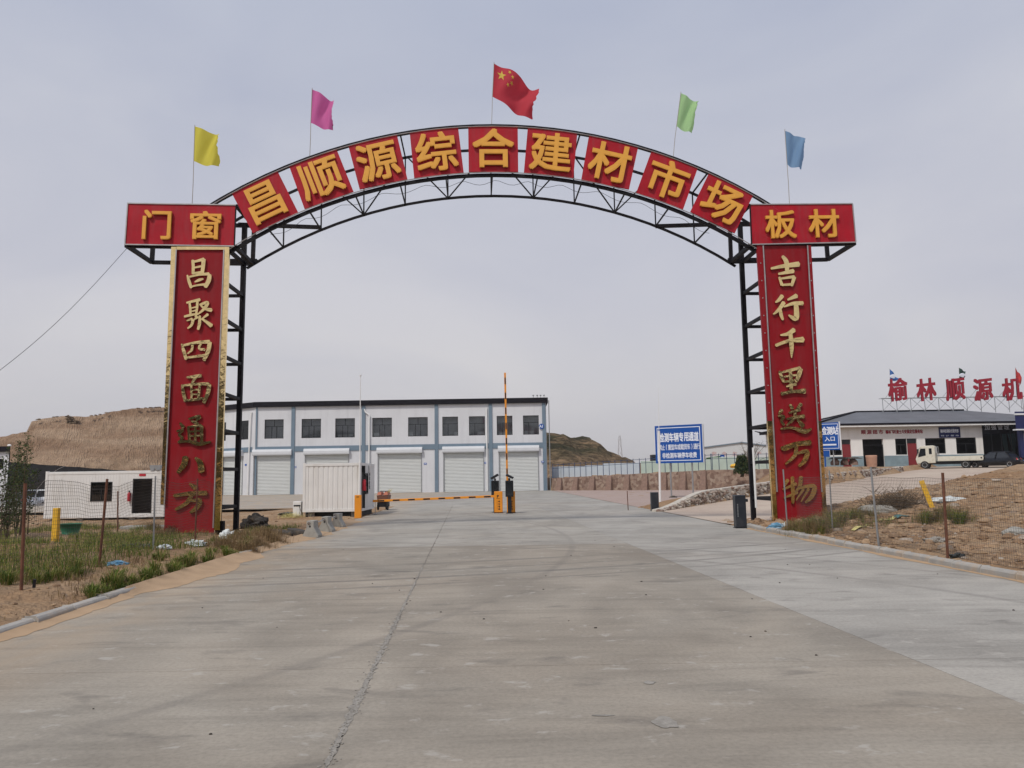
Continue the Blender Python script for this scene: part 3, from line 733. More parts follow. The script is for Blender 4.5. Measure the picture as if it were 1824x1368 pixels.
# ---- hills
def hillmat():
    m, t, b = nodes('scrubby hillside'); b.inputs['Roughness'].default_value = 1.0; b.inputs['Specular IOR Level'].default_value = 0.05
    a = world_noise(t, 0.12, 7, (0.7, 0.7, 3.0), 0.8, 0.65); f = world_noise(t, 0.7, 9, (1, 1, 2.5), 0.6, 0.7)
    c = mixc(t, (0.050, 0.047, 0.026), (0.20, 0.135, 0.080), cramp(t, a.outputs['Fac'], [(0.46, 0), (0.62, 1)]))
    g_ = t.nodes.new('ShaderNodeNewGeometry'); s_ = t.nodes.new('ShaderNodeSeparateXYZ'); t.links.new(g_.outputs['Position'], s_.inputs[0])
    mr = t.nodes.new('ShaderNodeMapRange'); mr.inputs[1].default_value = 1.0; mr.inputs[2].default_value = 6.5; t.links.new(s_.outputs[2], mr.inputs[0])
    c = mixc(t, (0.31, 0.205, 0.125), c, mr.outputs[0])
    c = mixc(t, c, cramp(t, f.outputs['Fac'], [(0.40, 0.40), (0.60, 1.35)]), 1.0, 'MULTIPLY')
    t.links.new(c, b.inputs['Base Color']); bump(t, b, f.outputs['Fac'], 0.8, 0.8); return m
prof = [(-90, 3), (-60, 7), (-30, 10), (-10, 11.2), (0, 10.6), (6.5, 9.9), (10, 9.5), (15, 8.2), (19, 5.6), (24, 3.4), (30, 2.2), (40, 0.5), (60, -0.5)]
def pr(x):
    for (a, p), (b, q) in zip(prof, prof[1:]):
        if a <= x <= b: return lerp(p, q, sstep(x, a, b) * 0.5 + 0.5 * (x - a) / (b - a))
    return prof[0][1] if x < -90 else prof[-1][1]
mb = MB(); rows = []
for y in np.arange(112, 230, 1.4):
    row = []
    for x in np.arange(-90, 60, 1.4):
        z = pr(x * 150 / y * 0.4 + x * 0.6) * sstep(y, 114, 150) * (1 - 0.7 * sstep(y, 165, 225))
        z += (1.4 * noise.fractal(Vector((x * 0.09, y * 0.09, 0)), 1, 2, 5) + 1.1 * noise.fractal(Vector((x * 0.3, y * 0.1, 7)), 1, 2, 3)) * sstep(z, 0.3, 4) - 0.4
        row.append(Vector((x, y, z)))
    rows.append(row)
mb.grid(rows); emit('hill', mb, hillmat(), kind='structure', label='dark scrubby hill behind the right end of the long building', smooth=True)

def cliffmat():
    m, t, b = nodes('cut loess'); b.inputs['Roughness'].default_value = 1.0; b.inputs['Specular IOR Level'].default_value = 0.05
    a = world_noise(t, 0.12, 6, (0.5, 0.5, 5.0), 0.6); f = world_noise(t, 0.8, 8, (1.6, 1.6, 0.8), 0.9, 0.65)
    c = mixc(t, (0.285, 0.188, 0.124), (0.385, 0.275, 0.190), cramp(t, a.outputs['Fac'], [(0.38, 0), (0.60, 1)]))
    c = mixc(t, c, cramp(t, f.outputs['Fac'], [(0.36, 0.78), (0.62, 1.1)]), 1.0, 'MULTIPLY')
    t.links.new(c, b.inputs['Base Color'])
    g_ = t.nodes.new('ShaderNodeNewGeometry'); mp_ = t.nodes.new('ShaderNodeMapping'); mp_.inputs['Rotation'].default_value = (0, 0.42, 0)
    w = t.nodes.new('ShaderNodeTexWave'); w.inputs['Scale'].default_value = 1.1; w.inputs['Distortion'].default_value = 9; w.inputs['Detail'].default_value = 4; w.inputs['Detail Scale'].default_value = 0.7
    t.links.new(g_.outputs['Position'], mp_.inputs[0]); t.links.new(mp_.outputs[0], w.inputs['Vector'])
    k = bump(t, b, w.outputs['Fac'], 0.6, 0.3); bump(t, b, f.outputs['Fac'], 0.65, 0.5, k); return m
ctop = [(-130, 830), (-60, 800), (-20, 782), (0, 777), (25, 772), (47, 767), (56, 749), (75, 744), (110, 741), (150, 741), (170, 739), (200, 732), (240, 727), (300, 724), (345, 725), (375, 738), (400, 790)]
mb = MB(); rows = []; xs = []
for (a, p), (b, q) in zip(ctop, ctop[1:]):
    for k in range(14): xs.append((lerp(a, b, k / 14), lerp(p, q, k / 14)))
for (px, py) in xs:
    T = at(px, py + 1.2 * noise.noise(Vector((px * 0.08, 0, 0))), 118); F = at(px, 850, 107); col = []
    for j in range(40):
        t = j / 33
        if t <= 1:
            p = Vector((lerp(F.x, T.x, t), lerp(107, 118, t ** 1.15), lerp(-0.5, T.z, t)))
            terr = 0.5 * sstep(t, 0.60, 0.64) + 0.5 * sstep(t, 0.20, 0.24)
            p.y += terr * 0.9 + 1.1 * noise.fractal(Vector((p.x * 0.12, p.z * 0.25, 1)), 1, 2, 4) + 0.28 * noise.noise(Vector((p.x * 1.3 - p.z * 0.5, p.z * 0.25, 4)))
        else: p = Vector((T.x * (1 + (t - 1) * 1.0), 118 + (t - 1) * 120, T.z + (t - 1) * 4 + 0.4 * noise.noise(Vector((T.x * 0.2, t * 5, 0)))))
        col.append(p)
    rows.append(col)
mb.grid(rows); emit('cut_hill', mb, cliffmat(), kind='structure', label='bare tan loess hill cut steep behind the site office', smooth=True)
mb = MB()
random.seed(21)
for k in range(46):
    px = random.choice([random.uniform(58, 290), random.uniform(114, 138), random.uniform(114, 130)]); py = np.interp(px, [c[0] for c in ctop], [c[1] for c in ctop])
    p = at(px, py + (random.uniform(0, 14) if 112 < px < 142 else 0), 117.2); mb.lump(p + Vector((0, .5, 0)), random.uniform(.15, .4), .25, random.uniform(.08, .3) if 112 < px < 142 else .1, .5, 2, 4, k)
emit('hilltop_scrub', mb, M['twig'], kind='stuff', label='dry scrub along the crest of the loess hill')

M['asphalt'] = mat('old asphalt', (0.05, 0.048, 0.046), 0.9, var=0.2, scale=3, bmp=0.3)
mb = MB(); mb.box(-150, 150, -24, -6.03, -0.1, 0.0); emit('backdrop', mb, M['asphalt'], kind='structure', label='asphalt highway strip added behind the photographer, mirrored dark in the gold')  # unseen dark road, added so the low gold letters mirror something dark
# unseen dark bank added behind the photographer, so the gold film mirrors something dark
mb = MB(); rows = []
for y in np.arange(-120, -26, 3.0):
    rows.append([Vector((x, y, (15 + 4 * noise.fractal(Vector((x * 0.03, 3, 0)), 1, 2, 4)) * sstep(-y, 27, 48) + 0.8 * noise.fractal(Vector((x * 0.12, y * 0.12, 0)), 1, 2, 4) - 0.5)) for x in np.arange(-120, 121, 3.0)])
mb.grid(rows); M['bank'] = mat('added dark bank', (0.030, 0.026, 0.016), 1.0, var=0.5, scale=0.5, spec=0.05); emit('hill', mb, M['bank'], kind='structure', label='unseen dark bank added behind the photographer for gold reflections', smooth=True)

# ================================================================== long two storey building
B0 = onz(455, 882, 0.0); B1 = onz(974, 872.5, 0.0)
YBLD = 98.5
b0 = at(455, 800, YBLD); b1 = at(974, 800, YBLD)
BP = Plane((b0.x, YBLD), (b1.x, YBLD))
bld = empty('warehouse_building', (b0.x, YBLD, 0), label='long two storey grey white building with roller shutters and dark roof fascia', cat='building')
ZT, ZF, ZB1, ZB0 = 11.55, 10.9, 5.95, 5.35
def sx(px, py=770): return BP.hit(px, py)[0]
wins = [(471, 505, 3), (537, 571.6, 3), (597, 632, 3), (663, 698, 3), (727, 762, 3), (788, 816, 2), (835.5, 864, 2), (885, 913, 2), (932, 960, 2)]
doors = [(452.5, 517), (544, 620), (674, 750), (791, 861), (890, 958.5)]
ZW0, ZW1, ZD = 6.95, 9.35, 4.9
def wall_holes(P, s0, s1, z0, z1, holes, rev=0.22):
    mb = MB(); ss = sorted({s0, s1} | {h[0] for h in holes} | {h[1] for h in holes}); zs = sorted({z0, z1} | {h[2] for h in holes} | {h[3] for h in holes})
    for a, b in zip(ss, ss[1:]):
        for c, d in zip(zs, zs[1:]):
            m_, k_ = (a + b) / 2, (c + d) / 2
            if any(h[0] < m_ < h[1] and h[2] < k_ < h[3] for h in holes): continue
            mb.add([P.pt(a, c), P.pt(b, c), P.pt(b, d), P.pt(a, d)], [(0, 1, 2, 3)])
    for h in holes:
        a, b, c, d = h[:4]; q = P.pt
        mb.add([q(a, c), q(b, c), q(b, d), q(a, d), q(a, c, -rev), q(b, c, -rev), q(b, d, -rev), q(a, d, -rev)], [(0, 1, 5, 4), (1, 2, 6, 5), (2, 3, 7, 6), (3, 0, 4, 7)])
    return mb
def window(P, a, b, z0, z1, kind, root, carton=None, fw=0.06, name='window', dep=-0.14):
    fr = MB(); D0, D1 = dep - 0.05, dep + 0.05
    for r in ((a, b, z0, z0 + fw), (a, b, z1 - fw, z1), (a, a + fw, z0 + fw, z1 - fw), (b - fw, b, z0 + fw, z1 - fw)): fr.pbox(P, *r, D0, D1)
    zm = lerp(z0, z1, 0.63); w = b - a
    fr.pbox(P, a + fw, b - fw, zm - fw / 2, zm + fw / 2, D0 + 0.006, D1 - 0.004)
    if kind == 3:
        xs_top = [a + w / 2]; xs_bot = [a + w * 0.37, a + w * 0.63]
    elif kind == 2: xs_top = []; xs_bot = [a + w * 0.36]
    else: xs_top = []; xs_bot = [a + w / 2]
    for x in xs_top: fr.pbox(P, x - fw / 2, x + fw / 2, zm + fw / 2, z1 - fw, D0 + 0.006, D1 - 0.004)
    for x in xs_bot: fr.pbox(P, x - fw / 2, x + fw / 2, z0 + fw, zm - fw / 2, D0 + 0.006, D1 - 0.004)
    w_ = emit(name, fr, M['frame'], root)
    for xs_, c, d in ((xs_top, zm + fw / 2, z1 - fw), (xs_bot, z0 + fw, zm - fw / 2)):
        e_ = [a + fw] + xs_ + [b - fw]
        for i in range(len(e_) - 1):
            p0 = e_[i] + (fw / 2 if i else 0); p1 = e_[i + 1] - (fw / 2 if i < len(e_) - 2 else 0)
            mb = MB(); mb.pbox(P, p0, p1, c, d, dep - 0.008, dep + 0.004); emit('pane', mb, M['glass'], w_)
    if carton:
        mb = MB(); mb.pbox(P, a + w * carton[0], a + w * carton[1], z0 - 0.02, z0 + carton[2], -0.7, -0.3); emit('carton', mb, M['white_clean'], w_)
    return w_
holes = []
for p, q, k in wins: holes.append((sx(p), sx(q), ZW0, ZW1))
for p, q in doors: holes.append((sx(p, 840), sx(q, 840), -0.05, ZD))
emit('wall', wall_holes(BP, 0.0, BP.L, -0.05, ZF, holes), M['wall'], bld)
mb = MB(); mb.pbox(BP, 0.3, BP.L - 0.3, -0.05, ZF - 0.2, -9.0, -0.9); emit('interior', mb, M['rooms'], bld)
mb = MB(); mb.pbox(BP, 0.0, BP.L, 0.0, ZF, -12.0, -0.25); mb.f = [f for i, f in enumerate(mb.f) if i in (1, 3, 4, 5)]
emit('side_wall', mb, M['wall'], bld)
mb = MB(); mb.pbox(BP, -0.25, BP.L + 0.25, ZF, ZT, -12.2, 0.30); emit('roof_fascia', mb, M['fascia'], bld)
cart = {2: (0.12, 0.9, 0.42), 3: (0.04, 0.4, 0.55), 4: (0.03, 0.25, 0.6), 5: (0.75, 0.97, 0.5), 6: (0.5, 0.95, 0.5), 8: (0.08, 0.7, 0.5), 7: (0.15, 0.6, 0.45)}
for i, (p, q, k) in enumerate(wins): window(BP, sx(p), sx(q), ZW0, ZW1, k, bld, cart.get(i))
for px in (455, 522, 647.5, 777.5, 874, 969.5):
    a = sx(px, 780); mb = MB(); mb.pbox(BP, max(a - 0.22, 0.0), min(a + 0.22, BP.L), 0, ZF, 0.003, 0.12); emit('pilaster', mb, M['slate'], bld)
pl = [sx(px, 780) for px in (455, 522, 647.5, 777.5, 874, 969.5)]
for a, b in zip(pl, pl[1:]):
    mb = MB(); mb.pbox(BP, a + 0.222, b - 0.222, ZB0 - 0.05, ZB1, 0.003, 0.08); emit('band', mb, M['slate'], bld)
def shutter(P, a, b, zt, root, z0=0.0):
    mb = MB(); n = int((zt - z0) / 0.17)
    for i in range(n):
        c = z0 + 0.004 + i * (zt - z0) / n; d = z0 + (i + 1) * (zt - z0) / n
        q = P.pt; m1, m2 = lerp(c, d, 0.2), lerp(c, d, 0.8)
        mb.add([q(a, c, -0.15), q(b, c, -0.15), q(a, m1, -0.075), q(b, m1, -0.075), q(a, m2, -0.085), q(b, m2, -0.085), q(a, d, -0.15), q(b, d, -0.15)], [(0, 1, 3, 2), (2, 3, 5, 4), (4, 5, 7, 6)])
    sh = emit('roller_shutter', mb, M['shutter'], root)
    bx = MB(); q = P.pt; a2, b2 = a - 0.18, b + 0.18
    pr_ = [(0.004, zt - 0.05), (0.42, zt - 0.02), (0.46, zt + 0.12), (0.46, zt + 0.42), (0.36, zt + 0.66), (0.004, zt + 0.74)]
    n = len(pr_); bx.add([q(a2, z, d) for d, z in pr_] + [q(b2, z, d) for d, z in pr_], [tuple(range(n)), tuple(range(2 * n - 1, n - 1, -1))] + [(i, i + n, (i + 1) % n + n, (i + 1) % n) for i in range(n)])
    emit('shutter_box', bx, M['shutter_box'], sh)
    for s_ in (a - 0.10, b + 0.0):
        g_ = MB(); g_.pbox(P, s_, s_ + 0.10, z0, zt - 0.06, 0.004, 0.07); emit('guide_rail', g_, M['galv'], sh)
for p, q in doors: shutter(BP, sx(p, 840), sx(q, 840), ZD, bld)
for px, top in ((658, 10.35), (867.5, 10.4)):
    a = sx(px, 800); mb = MB()
    if px < 700: mb.path([BP.pt(a - 0.62, 10.45, 0.12), BP.pt(a - 0.5, 10.1, 0.14), BP.pt(a, 9.7, 0.22), BP.pt(a, 0.1, 0.22)], 0.09, 8)
    else: mb.path([BP.pt(a, top, 0.16), BP.pt(a, 5, 0.16), BP.pt(a, 0.1, 0.2)], 0.09, 8)
    emit('downpipe', mb, M['white_clean'], bld)
for px, py in ((525.5, 832), (757.5, 826), (865.3, 824.5), (966.5, 822.5)):
    s_, z = BP.hit(px, py); d_ = 0.13 if px > 960 else 0.004; mb = MB(); mb.pbox(BP, s_ - 0.17, s_ + 0.17, z - 0.11, z + 0.11, d_, d_ + 0.03); o = emit('number_plate', mb, M['plate'], bld)
    mb = MB(); mb.pbox(BP, s_ - 0.11, s_ + 0.11, z - 0.04, z + 0.04, d_ + 0.031, d_ + 0.036); emit('number', mb, M['sign_white'], o)
s_, z = BP.hit(964.5, 759.5); mb = MB(); c_ = BP.pt(s_, z, 0.125)
ring = [c_ + BP.e * (0.33 * math.cos(t)) + Vector((0, 0, 0.33 * math.sin(t))) for t in np.linspace(0, 2 * math.pi, 24, endpoint=False)]
mb.prism(ring, BP.n * 0.05); o = emit('block_sign', mb, M['blue_sign'], bld)
mb = MB(); text_mb(mb, 'A1', BP.pt(s_, z, 0.18), BP.e, (0, 0, 1), 0.46, 0.46, 0.26, 0.006, 0.02); emit('lettering', mb, M['sign_white'], o)
for px in (950, 957, 963, 969):
    s_, _ = BP.hit(px, 708); mb = MB(); mb.tube(BP.pt(s_, ZT, 0.1), BP.pt(s_, ZT + 0.28, 0.1), 0.03); mb.lump(BP.pt(s_, ZT + 0.3, 0.1), 0.12, 0.12, 0.09, 0.1, 1, 5, 1, False); emit('roof_lamp', mb, M['galv'], bld)
mb = MB(); mb.tube(BP.pt(BP.L + 0.35, 0.0, 0.2), BP.pt(BP.L + 0.35, 11.2, 0.2), 0.06); emit('lightning_conductor', mb, M['galv'], bld)
# left wing, turned back
e0 = BP.pt(0, 0); wang = math.radians(146); e1 = Vector((e0.x + 11.0 * math.cos(wang), e0.y + 11.0 * math.sin(wang), 0))
WP = Plane((e1.x, e1.y), (e0.x, e0.y)); L = WP.L
def wsx(px, py): return WP.hit(px, py)[0]
wh = [(wsx(398, 850), wsx(431.5, 850), -0.05, ZD), (wsx(425, 765), wsx(442.5, 765), ZW0, ZW1), (wsx(392, 765), wsx(402.5, 765), ZW0, ZW1)]
emit('wing_wall', wall_holes(WP, 0, L, -0.05, ZF, wh), M['wall'], bld)
mb = MB(); mb.pbox(WP, 0.1, L - 0.3, -0.05, ZF - 0.2, -5, -0.9); emit('interior', mb, M['rooms'], bld)
mb = MB(); mb.pbox(WP, 0, L - 0.26, ZF, ZT, -8, 0.28); emit('roof_fascia', mb, M['fascia'], bld)
for h in wh[1:]: window(WP, h[0], h[1], h[2], h[3], 2, bld)
shutter(WP, wh[0][0], wh[0][1], ZD, bld)
mb = MB(); mb.pbox(WP, 0, L - 0.6, ZB0, ZB1, 0.003, 0.08); emit('band', mb, M['slate'], bld)
mb = MB(); a = wsx(446, 800); mb.path([WP.pt(a + 0.3, 10.35, 0.15), WP.pt(a + 0.2, 10.0, 0.2), WP.pt(a, 5, 0.2), WP.pt(a - 0.1, 0.1, 0.2)], 0.09, 8); emit('downpipe', mb, M['white_clean'], bld)
s_, z = WP.hit(438, 828); mb = MB(); mb.pbox(WP, s_ - 0.17, s_ + 0.17, z - 0.11, z + 0.11, 0.004, 0.034); emit('number_plate', mb, M['plate'], bld)

# ================================================================== the arch gate
GP = Plane((-11.85, 24.4), (10.97, 25.5)); GD = 2.0
def gh(px, py, d=0.0): return GP.hit(px, py, d)
def gpt(uz, d=0.0): return GP.pt(uz[0], uz[1], d)
gate = empty('arch_gate', GP.pt(GP.L / 2, 0.0), label='black steel arch gate with red sign boards and orange characters over the road', cat='gate')
def part(name, mb, m, **k): return emit(name, mb, m, gate, **k)
def circle(pts):
    A = np.array([[2 * u, 2 * z, 1] for u, z in pts]); b = np.array([u * u + z * z for u, z in pts])
    c = np.linalg.lstsq(A, b, rcond=None)[0]; return c[0], c[1], math.sqrt(c[2] + c[0] ** 2 + c[1] ** 2)
top = [gh(*p) for p in ((414, 341), (497, 303), (600, 263), (708, 237), (820, 225), (878, 223), (960, 226), (1049, 238), (1150, 266), (1245, 300), (1345, 346))]
mid = [gh(*p) for p in ((451, 421), (540, 384), (640, 344), (740, 321), (830, 311), (878, 310), (925, 311), (1030, 324), (1130, 351), (1225, 384), (1310, 421))]
CT, CM = circle(top), circle(mid)
def arc(C, u): return (u, C[1] + math.sqrt(max(0.0, C[2] ** 2 - (u - C[0]) ** 2)))
uL, uR = gh(355, 364)[0], gh(1387, 363)[0]; mL, mR = gh(408, 437)[0], gh(1345, 437)[0]
def chord(name, C, a, b, d, w):
    n = 28; mb = MB(); ring = []
    for i in range(n + 1):
        u, z = arc(C, lerp(a, b, i / n)); du = Vector((u - C[0], z - C[1])).normalized() * (w / 2)
        ring.append([GP.pt(u - du.x, z - du.y, d + w / 2), GP.pt(u + du.x, z + du.y, d + w / 2), GP.pt(u + du.x, z + du.y, d - w / 2), GP.pt(u - du.x, z - du.y, d - w / 2), GP.pt(u - du.x, z - du.y, d + w / 2)])
    mb.grid(ring); part(name, mb, M['steel'])
chord('top_chord', CT, uL, uR, -0.07, 0.10); chord('middle_chord', CM, mL, mR, -0.07, 0.10)
chord('rear_top_chord', CT, uL, uR, -GD, 0.075); chord('rear_middle_chord', CM, mL, mR, -GD, 0.075)
# bright edging over the boards
for C, a, b, dz, nm in ((CT, uL, uR, 0.05, 'edge_trim'), (CM, mL, mR, 0.045, 'edge_trim')):
    mb = MB(); n = 40; pts = []
    for i in range(n + 1):
        u, z = arc(C, lerp(a, b, i / n)); k = Vector((u - C[0], z - C[1])).normalized() * (dz if C is CM else -0.07); pts.append(GP.pt(u + k.x, z + k.y, 0.075))
    mb.path(pts, 0.016, 4); part(nm, mb, M['trim'])
nodes_u = [GP.hit(p[0], p[1], -GD)[0] for p in ((505, 432), (572, 407), (648, 384), (722, 365), (798, 354), (875, 352), (950, 355), (1023, 364), (1095, 382), (1168, 403), (1237, 432))]
def strut(p, q, w):
    mb = MB(); mb.bar(p, q, w); part('strut', mb, M['steel'])
for i, u in enumerate(nodes_u):
    rb_, rt = gpt(arc(CM, u), -GD), gpt(arc(CT, u), -GD); fm, ft = gpt(arc(CM, u), -0.07), gpt(arc(CT, u), -0.07)
    strut(rb_, rt, 0.042); strut(rb_, fm, 0.042); strut(rt, ft, 0.045)
    if i % 2 == 0 and 0 < i < 10:
        for j in (i - 1, i + 1): strut(rb_, gpt(arc(CT, lerp(u, nodes_u[j], 0.95)), -GD), 0.042)
# sagging cable along the arch
mb = MB(); pts = []
for i in range(90):
    u = lerp(nodes_u[0], nodes_u[-1], i / 89); w = arc(CM, u); pts.append(GP.pt(w[0], w[1] - 0.10 - 0.16 * abs(math.sin(i * 0.42 + 0.5 * math.sin(i * 0.13))) ** 1.5, -0.25))
mb.path(pts, 0.007, 4); part('wiring', mb, M['black'])
# boards
boards = [('昌', (414, 346), (495, 306), (532, 380), (451, 416)), ('顺', (516, 298), (600, 267), (630, 342), (543, 373)), ('源', (621, 261), (707, 240), (726, 320), (641, 338)),
          ('综', (730, 237), (816, 228), (826, 308), (738, 318)), ('合', (834, 226), (922, 226), (923, 307), (835, 307)), ('建', (940, 229), (1028, 238), (1021, 318), (933, 309)),
          ('材', (1049, 242), (1136, 264), (1120, 338), (1035, 322)), ('市', (1160, 270), (1242, 301), (1216, 374), (1133, 344)), ('场', (1262, 310), (1341, 348), (1308, 416), (1229, 378))]
def board(q, d0=0.0, d1=0.05, name='sign_board', m='board'):
    P_ = [gh(*p) for p in q]; mb = MB()
    mb.hexa([gpt(P_[3], d1), gpt(P_[2], d1), gpt(P_[2], d0), gpt(P_[3], d0), gpt(P_[0], d1), gpt(P_[1], d1), gpt(P_[1], d0), gpt(P_[0], d0)])
    return part(name, mb, M[m]), P_
def axes(P_):
    e = Vector(((P_[1][0] - P_[0][0] + P_[2][0] - P_[3][0]) / 2, (P_[1][1] - P_[0][1] + P_[2][1] - P_[3][1]) / 2)); h = Vector(((P_[0][0] - P_[3][0] + P_[1][0] - P_[2][0]) / 2, (P_[0][1] - P_[3][1] + P_[1][1] - P_[2][1]) / 2))
    c = (sum(p[0] for p in P_) / 4, sum(p[1] for p in P_) / 4); ex = (GP.e * e.x + Vector((0, 0, e.y))).normalized(); ey = GP.n.cross(ex).normalized()
    return c, ex, ey, e.length, h.length
for ch, *q in boards:
    o, P_ = board(q); c, ex, ey, w, h = axes(P_)
    mb = MB(); char_mb(mb, ch, gpt(c, 0.085), ex, ey, w * 0.80, h * 0.81, 0.07, 0.018, GP.n, 0.0012); emit('character', mb, M['letter'], o)
for q, chars in (([(230, 364), (422, 367), (419, 440), (225, 437)], (('门', 280.5, 401, 50, 54), ('窗', 367, 402, 55, 52))), ([(1334, 366), (1516, 364.5), (1522, 433), (1337, 437)], (('板', 1389.5, 400, 54, 50), ('材', 1466.5, 398.5, 54, 50)))):
    o, P_ = board(q, 0.02, 0.09, 'end_board')
    c, ex, ey, w, h = axes(P_); k = w / math.hypot(q[1][0] - q[0][0], q[1][1] - q[0][1])
    for ch, px, py, cw, chh in chars:
        mb = MB(); char_mb(mb, ch, gpt(gh(px, py, 0.12), 0.12), ex, ey, cw * k, chh * k, 0.07, 0.017, GP.n, 0.0012, full=True); emit('character', mb, M['letter'], o)
    for i in range(4):
        mb = MB(); mb.bar(gpt(P_[i], 0.10), gpt(P_[(i + 1) % 4], 0.10), 0.035); emit('edge_trim', mb, M['trim'] if i in (0, 2, 3 if q[0][0] < 500 else 1) else M['steel'], o)
    # steel box frame behind the end board
    A, B_ = P_[3], P_[2]
    for (p, q2) in (((A, -GD), (B_, -GD)), ((A, 0), (A, -GD)), ((B_, 0), (B_, -GD)), ((P_[0], -GD), (P_[1], -GD)), ((A, -GD), (P_[0], -GD)), ((B_, -GD), (P_[1], -GD)), ((A, -0.06), (B_, -0.06)), ((P_[0], 0), (P_[0], -GD)), ((P_[1], 0), (P_[1], -GD))):
        mb = MB(); mb.bar(gpt(*p), gpt(*q2), 0.12); part('box_beam', mb, M['steel'])
    outer = 0 if q[0][0] < 500 else 1
    m1 = lerp(A[0], B_[0], 0.02 if outer == 0 else 0.98)
# inner ends of the rear bottom beams and tie beams of the arch
for (x0, x1, y) in ((405, 458, 465), (1297, 1350, 463)):
    a, b = GP.hit(x0, y, -GD), GP.hit(x1, y, -GD); mb = MB(); mb.bar(gpt(a, -GD), gpt(b, -GD), 0.13); part('box_beam', mb, M['steel'])
for (p, q2) in (((425, 400), (572, 405)), ((1168, 403), (1330, 398))):
    a, b = GP.hit(*p, -GD), GP.hit(*q2, -GD); mb = MB(); mb.bar(gpt(a, -GD), gpt(b, -GD), 0.12); part('tie_beam', mb, M['steel'])
# columns
STR_L = [
 (4, [[(748, 200, 18), (752, 255, 20), (750, 312, 18)], [(750, 215, 14), (790, 205, 16), (838, 192, 22)], [(836, 192, 26), (832, 250, 24), (824, 306, 22)], [(757, 262, 10), (815, 250, 14)], [(755, 306, 12), (822, 297, 14)],
      [(704, 322, 10), (718, 370, 20), (736, 424, 18)], [(722, 336, 12), (800, 318, 14), (880, 312, 20)], [(885, 318, 24), (878, 365, 28), (850, 418, 24)], [(765, 378, 8), (800, 362, 18), (834, 352, 10)], [(735, 415, 10), (800, 402, 12), (852, 398, 16)]]),
 (4, [[(698, 546, 12), (750, 533, 16), (806, 520, 20)], [(722, 548, 14), (728, 600, 16), (730, 652, 14)], [(786, 530, 16), (782, 590, 16), (772, 662, 14)], [(735, 590, 8), (776, 580, 10)], [(735, 617, 8), (776, 607, 10)], [(680, 658, 14), (730, 646, 16), (792, 634, 10)],
      [(805, 562, 12), (868, 545, 22), (838, 598, 18), (786, 642, 8)], [(812, 566, 10), (850, 595, 18), (902, 606, 24)], [(806, 652, 14), (804, 710, 20), (792, 762, 16)], [(700, 692, 8), (745, 676, 16)], [(752, 688, 18), (738, 728, 16), (708, 754, 10)], [(792, 662, 14), (740, 694, 8)], [(872, 640, 18), (818, 682, 8)], [(822, 678, 10), (858, 700, 18), (902, 734, 26)]]),
 (4, [[(658, 880, 10), (676, 940, 22), (694, 1004, 18)], [(668, 892, 14), (780, 868, 18), (884, 862, 24)], [(886, 866, 26), (874, 935, 26), (838, 1012, 22)], [(746, 884, 16), (740, 928, 16), (706, 958, 8)], [(812, 878, 16), (800, 918, 14), (846, 926, 18)], [(692, 992, 12), (770, 982, 16), (850, 972, 18)]]),
 (4, [[(700, 1150, 12), (752, 1146, 20), (816, 1136, 22)], [(772, 1150, 20), (738, 1202, 12)], [(662, 1212, 14), (672, 1275, 22), (688, 1346, 18)], [(666, 1218, 14), (770, 1206, 16), (880, 1204, 22)], [(882, 1208, 26), (872, 1275, 26), (838, 1356, 22)], [(735, 1215, 14), (740, 1330, 14)], [(806, 1212, 16), (794, 1332, 16)], [(740, 1256, 10), (798, 1248, 12)], [(740, 1292, 10), (798, 1286, 12)], [(690, 1340, 14), (760, 1332, 16), (836, 1322, 16)]]),
 (5, [[(645, 335, 14), (672, 372, 26)], [(618, 402, 12), (666, 394, 18), (636, 432, 14), (664, 456, 18), (636, 488, 14)], [(628, 492, 14), (715, 484, 18), (800, 506, 26), (892, 488, 12)], [(715, 302, 12), (806, 282, 22), (764, 328, 12)], [(738, 318, 12), (792, 346, 18)], [(712, 364, 16), (722, 482, 20)], [(716, 368, 12), (816, 354, 18)], [(820, 358, 24), (820, 492, 20)], [(730, 406, 12), (812, 398, 12)], [(730, 442, 12), (812, 436, 12)], [(770, 360, 16), (770, 482, 16)]]),
 (5, [[(690, 612, 40), (676, 672, 38), (626, 738, 20)], [(768, 618, 16), (808, 660, 38), (818, 732, 40)]]),
 (5, [[(722, 828, 14), (772, 862, 36)], [(594, 926, 20), (720, 908, 26), (860, 904, 30)], [(742, 912, 26), (700, 982, 26), (608, 1038, 16)], [(730, 968, 16), (806, 964, 28), (778, 1024, 30), (726, 1062, 16)]]),
]
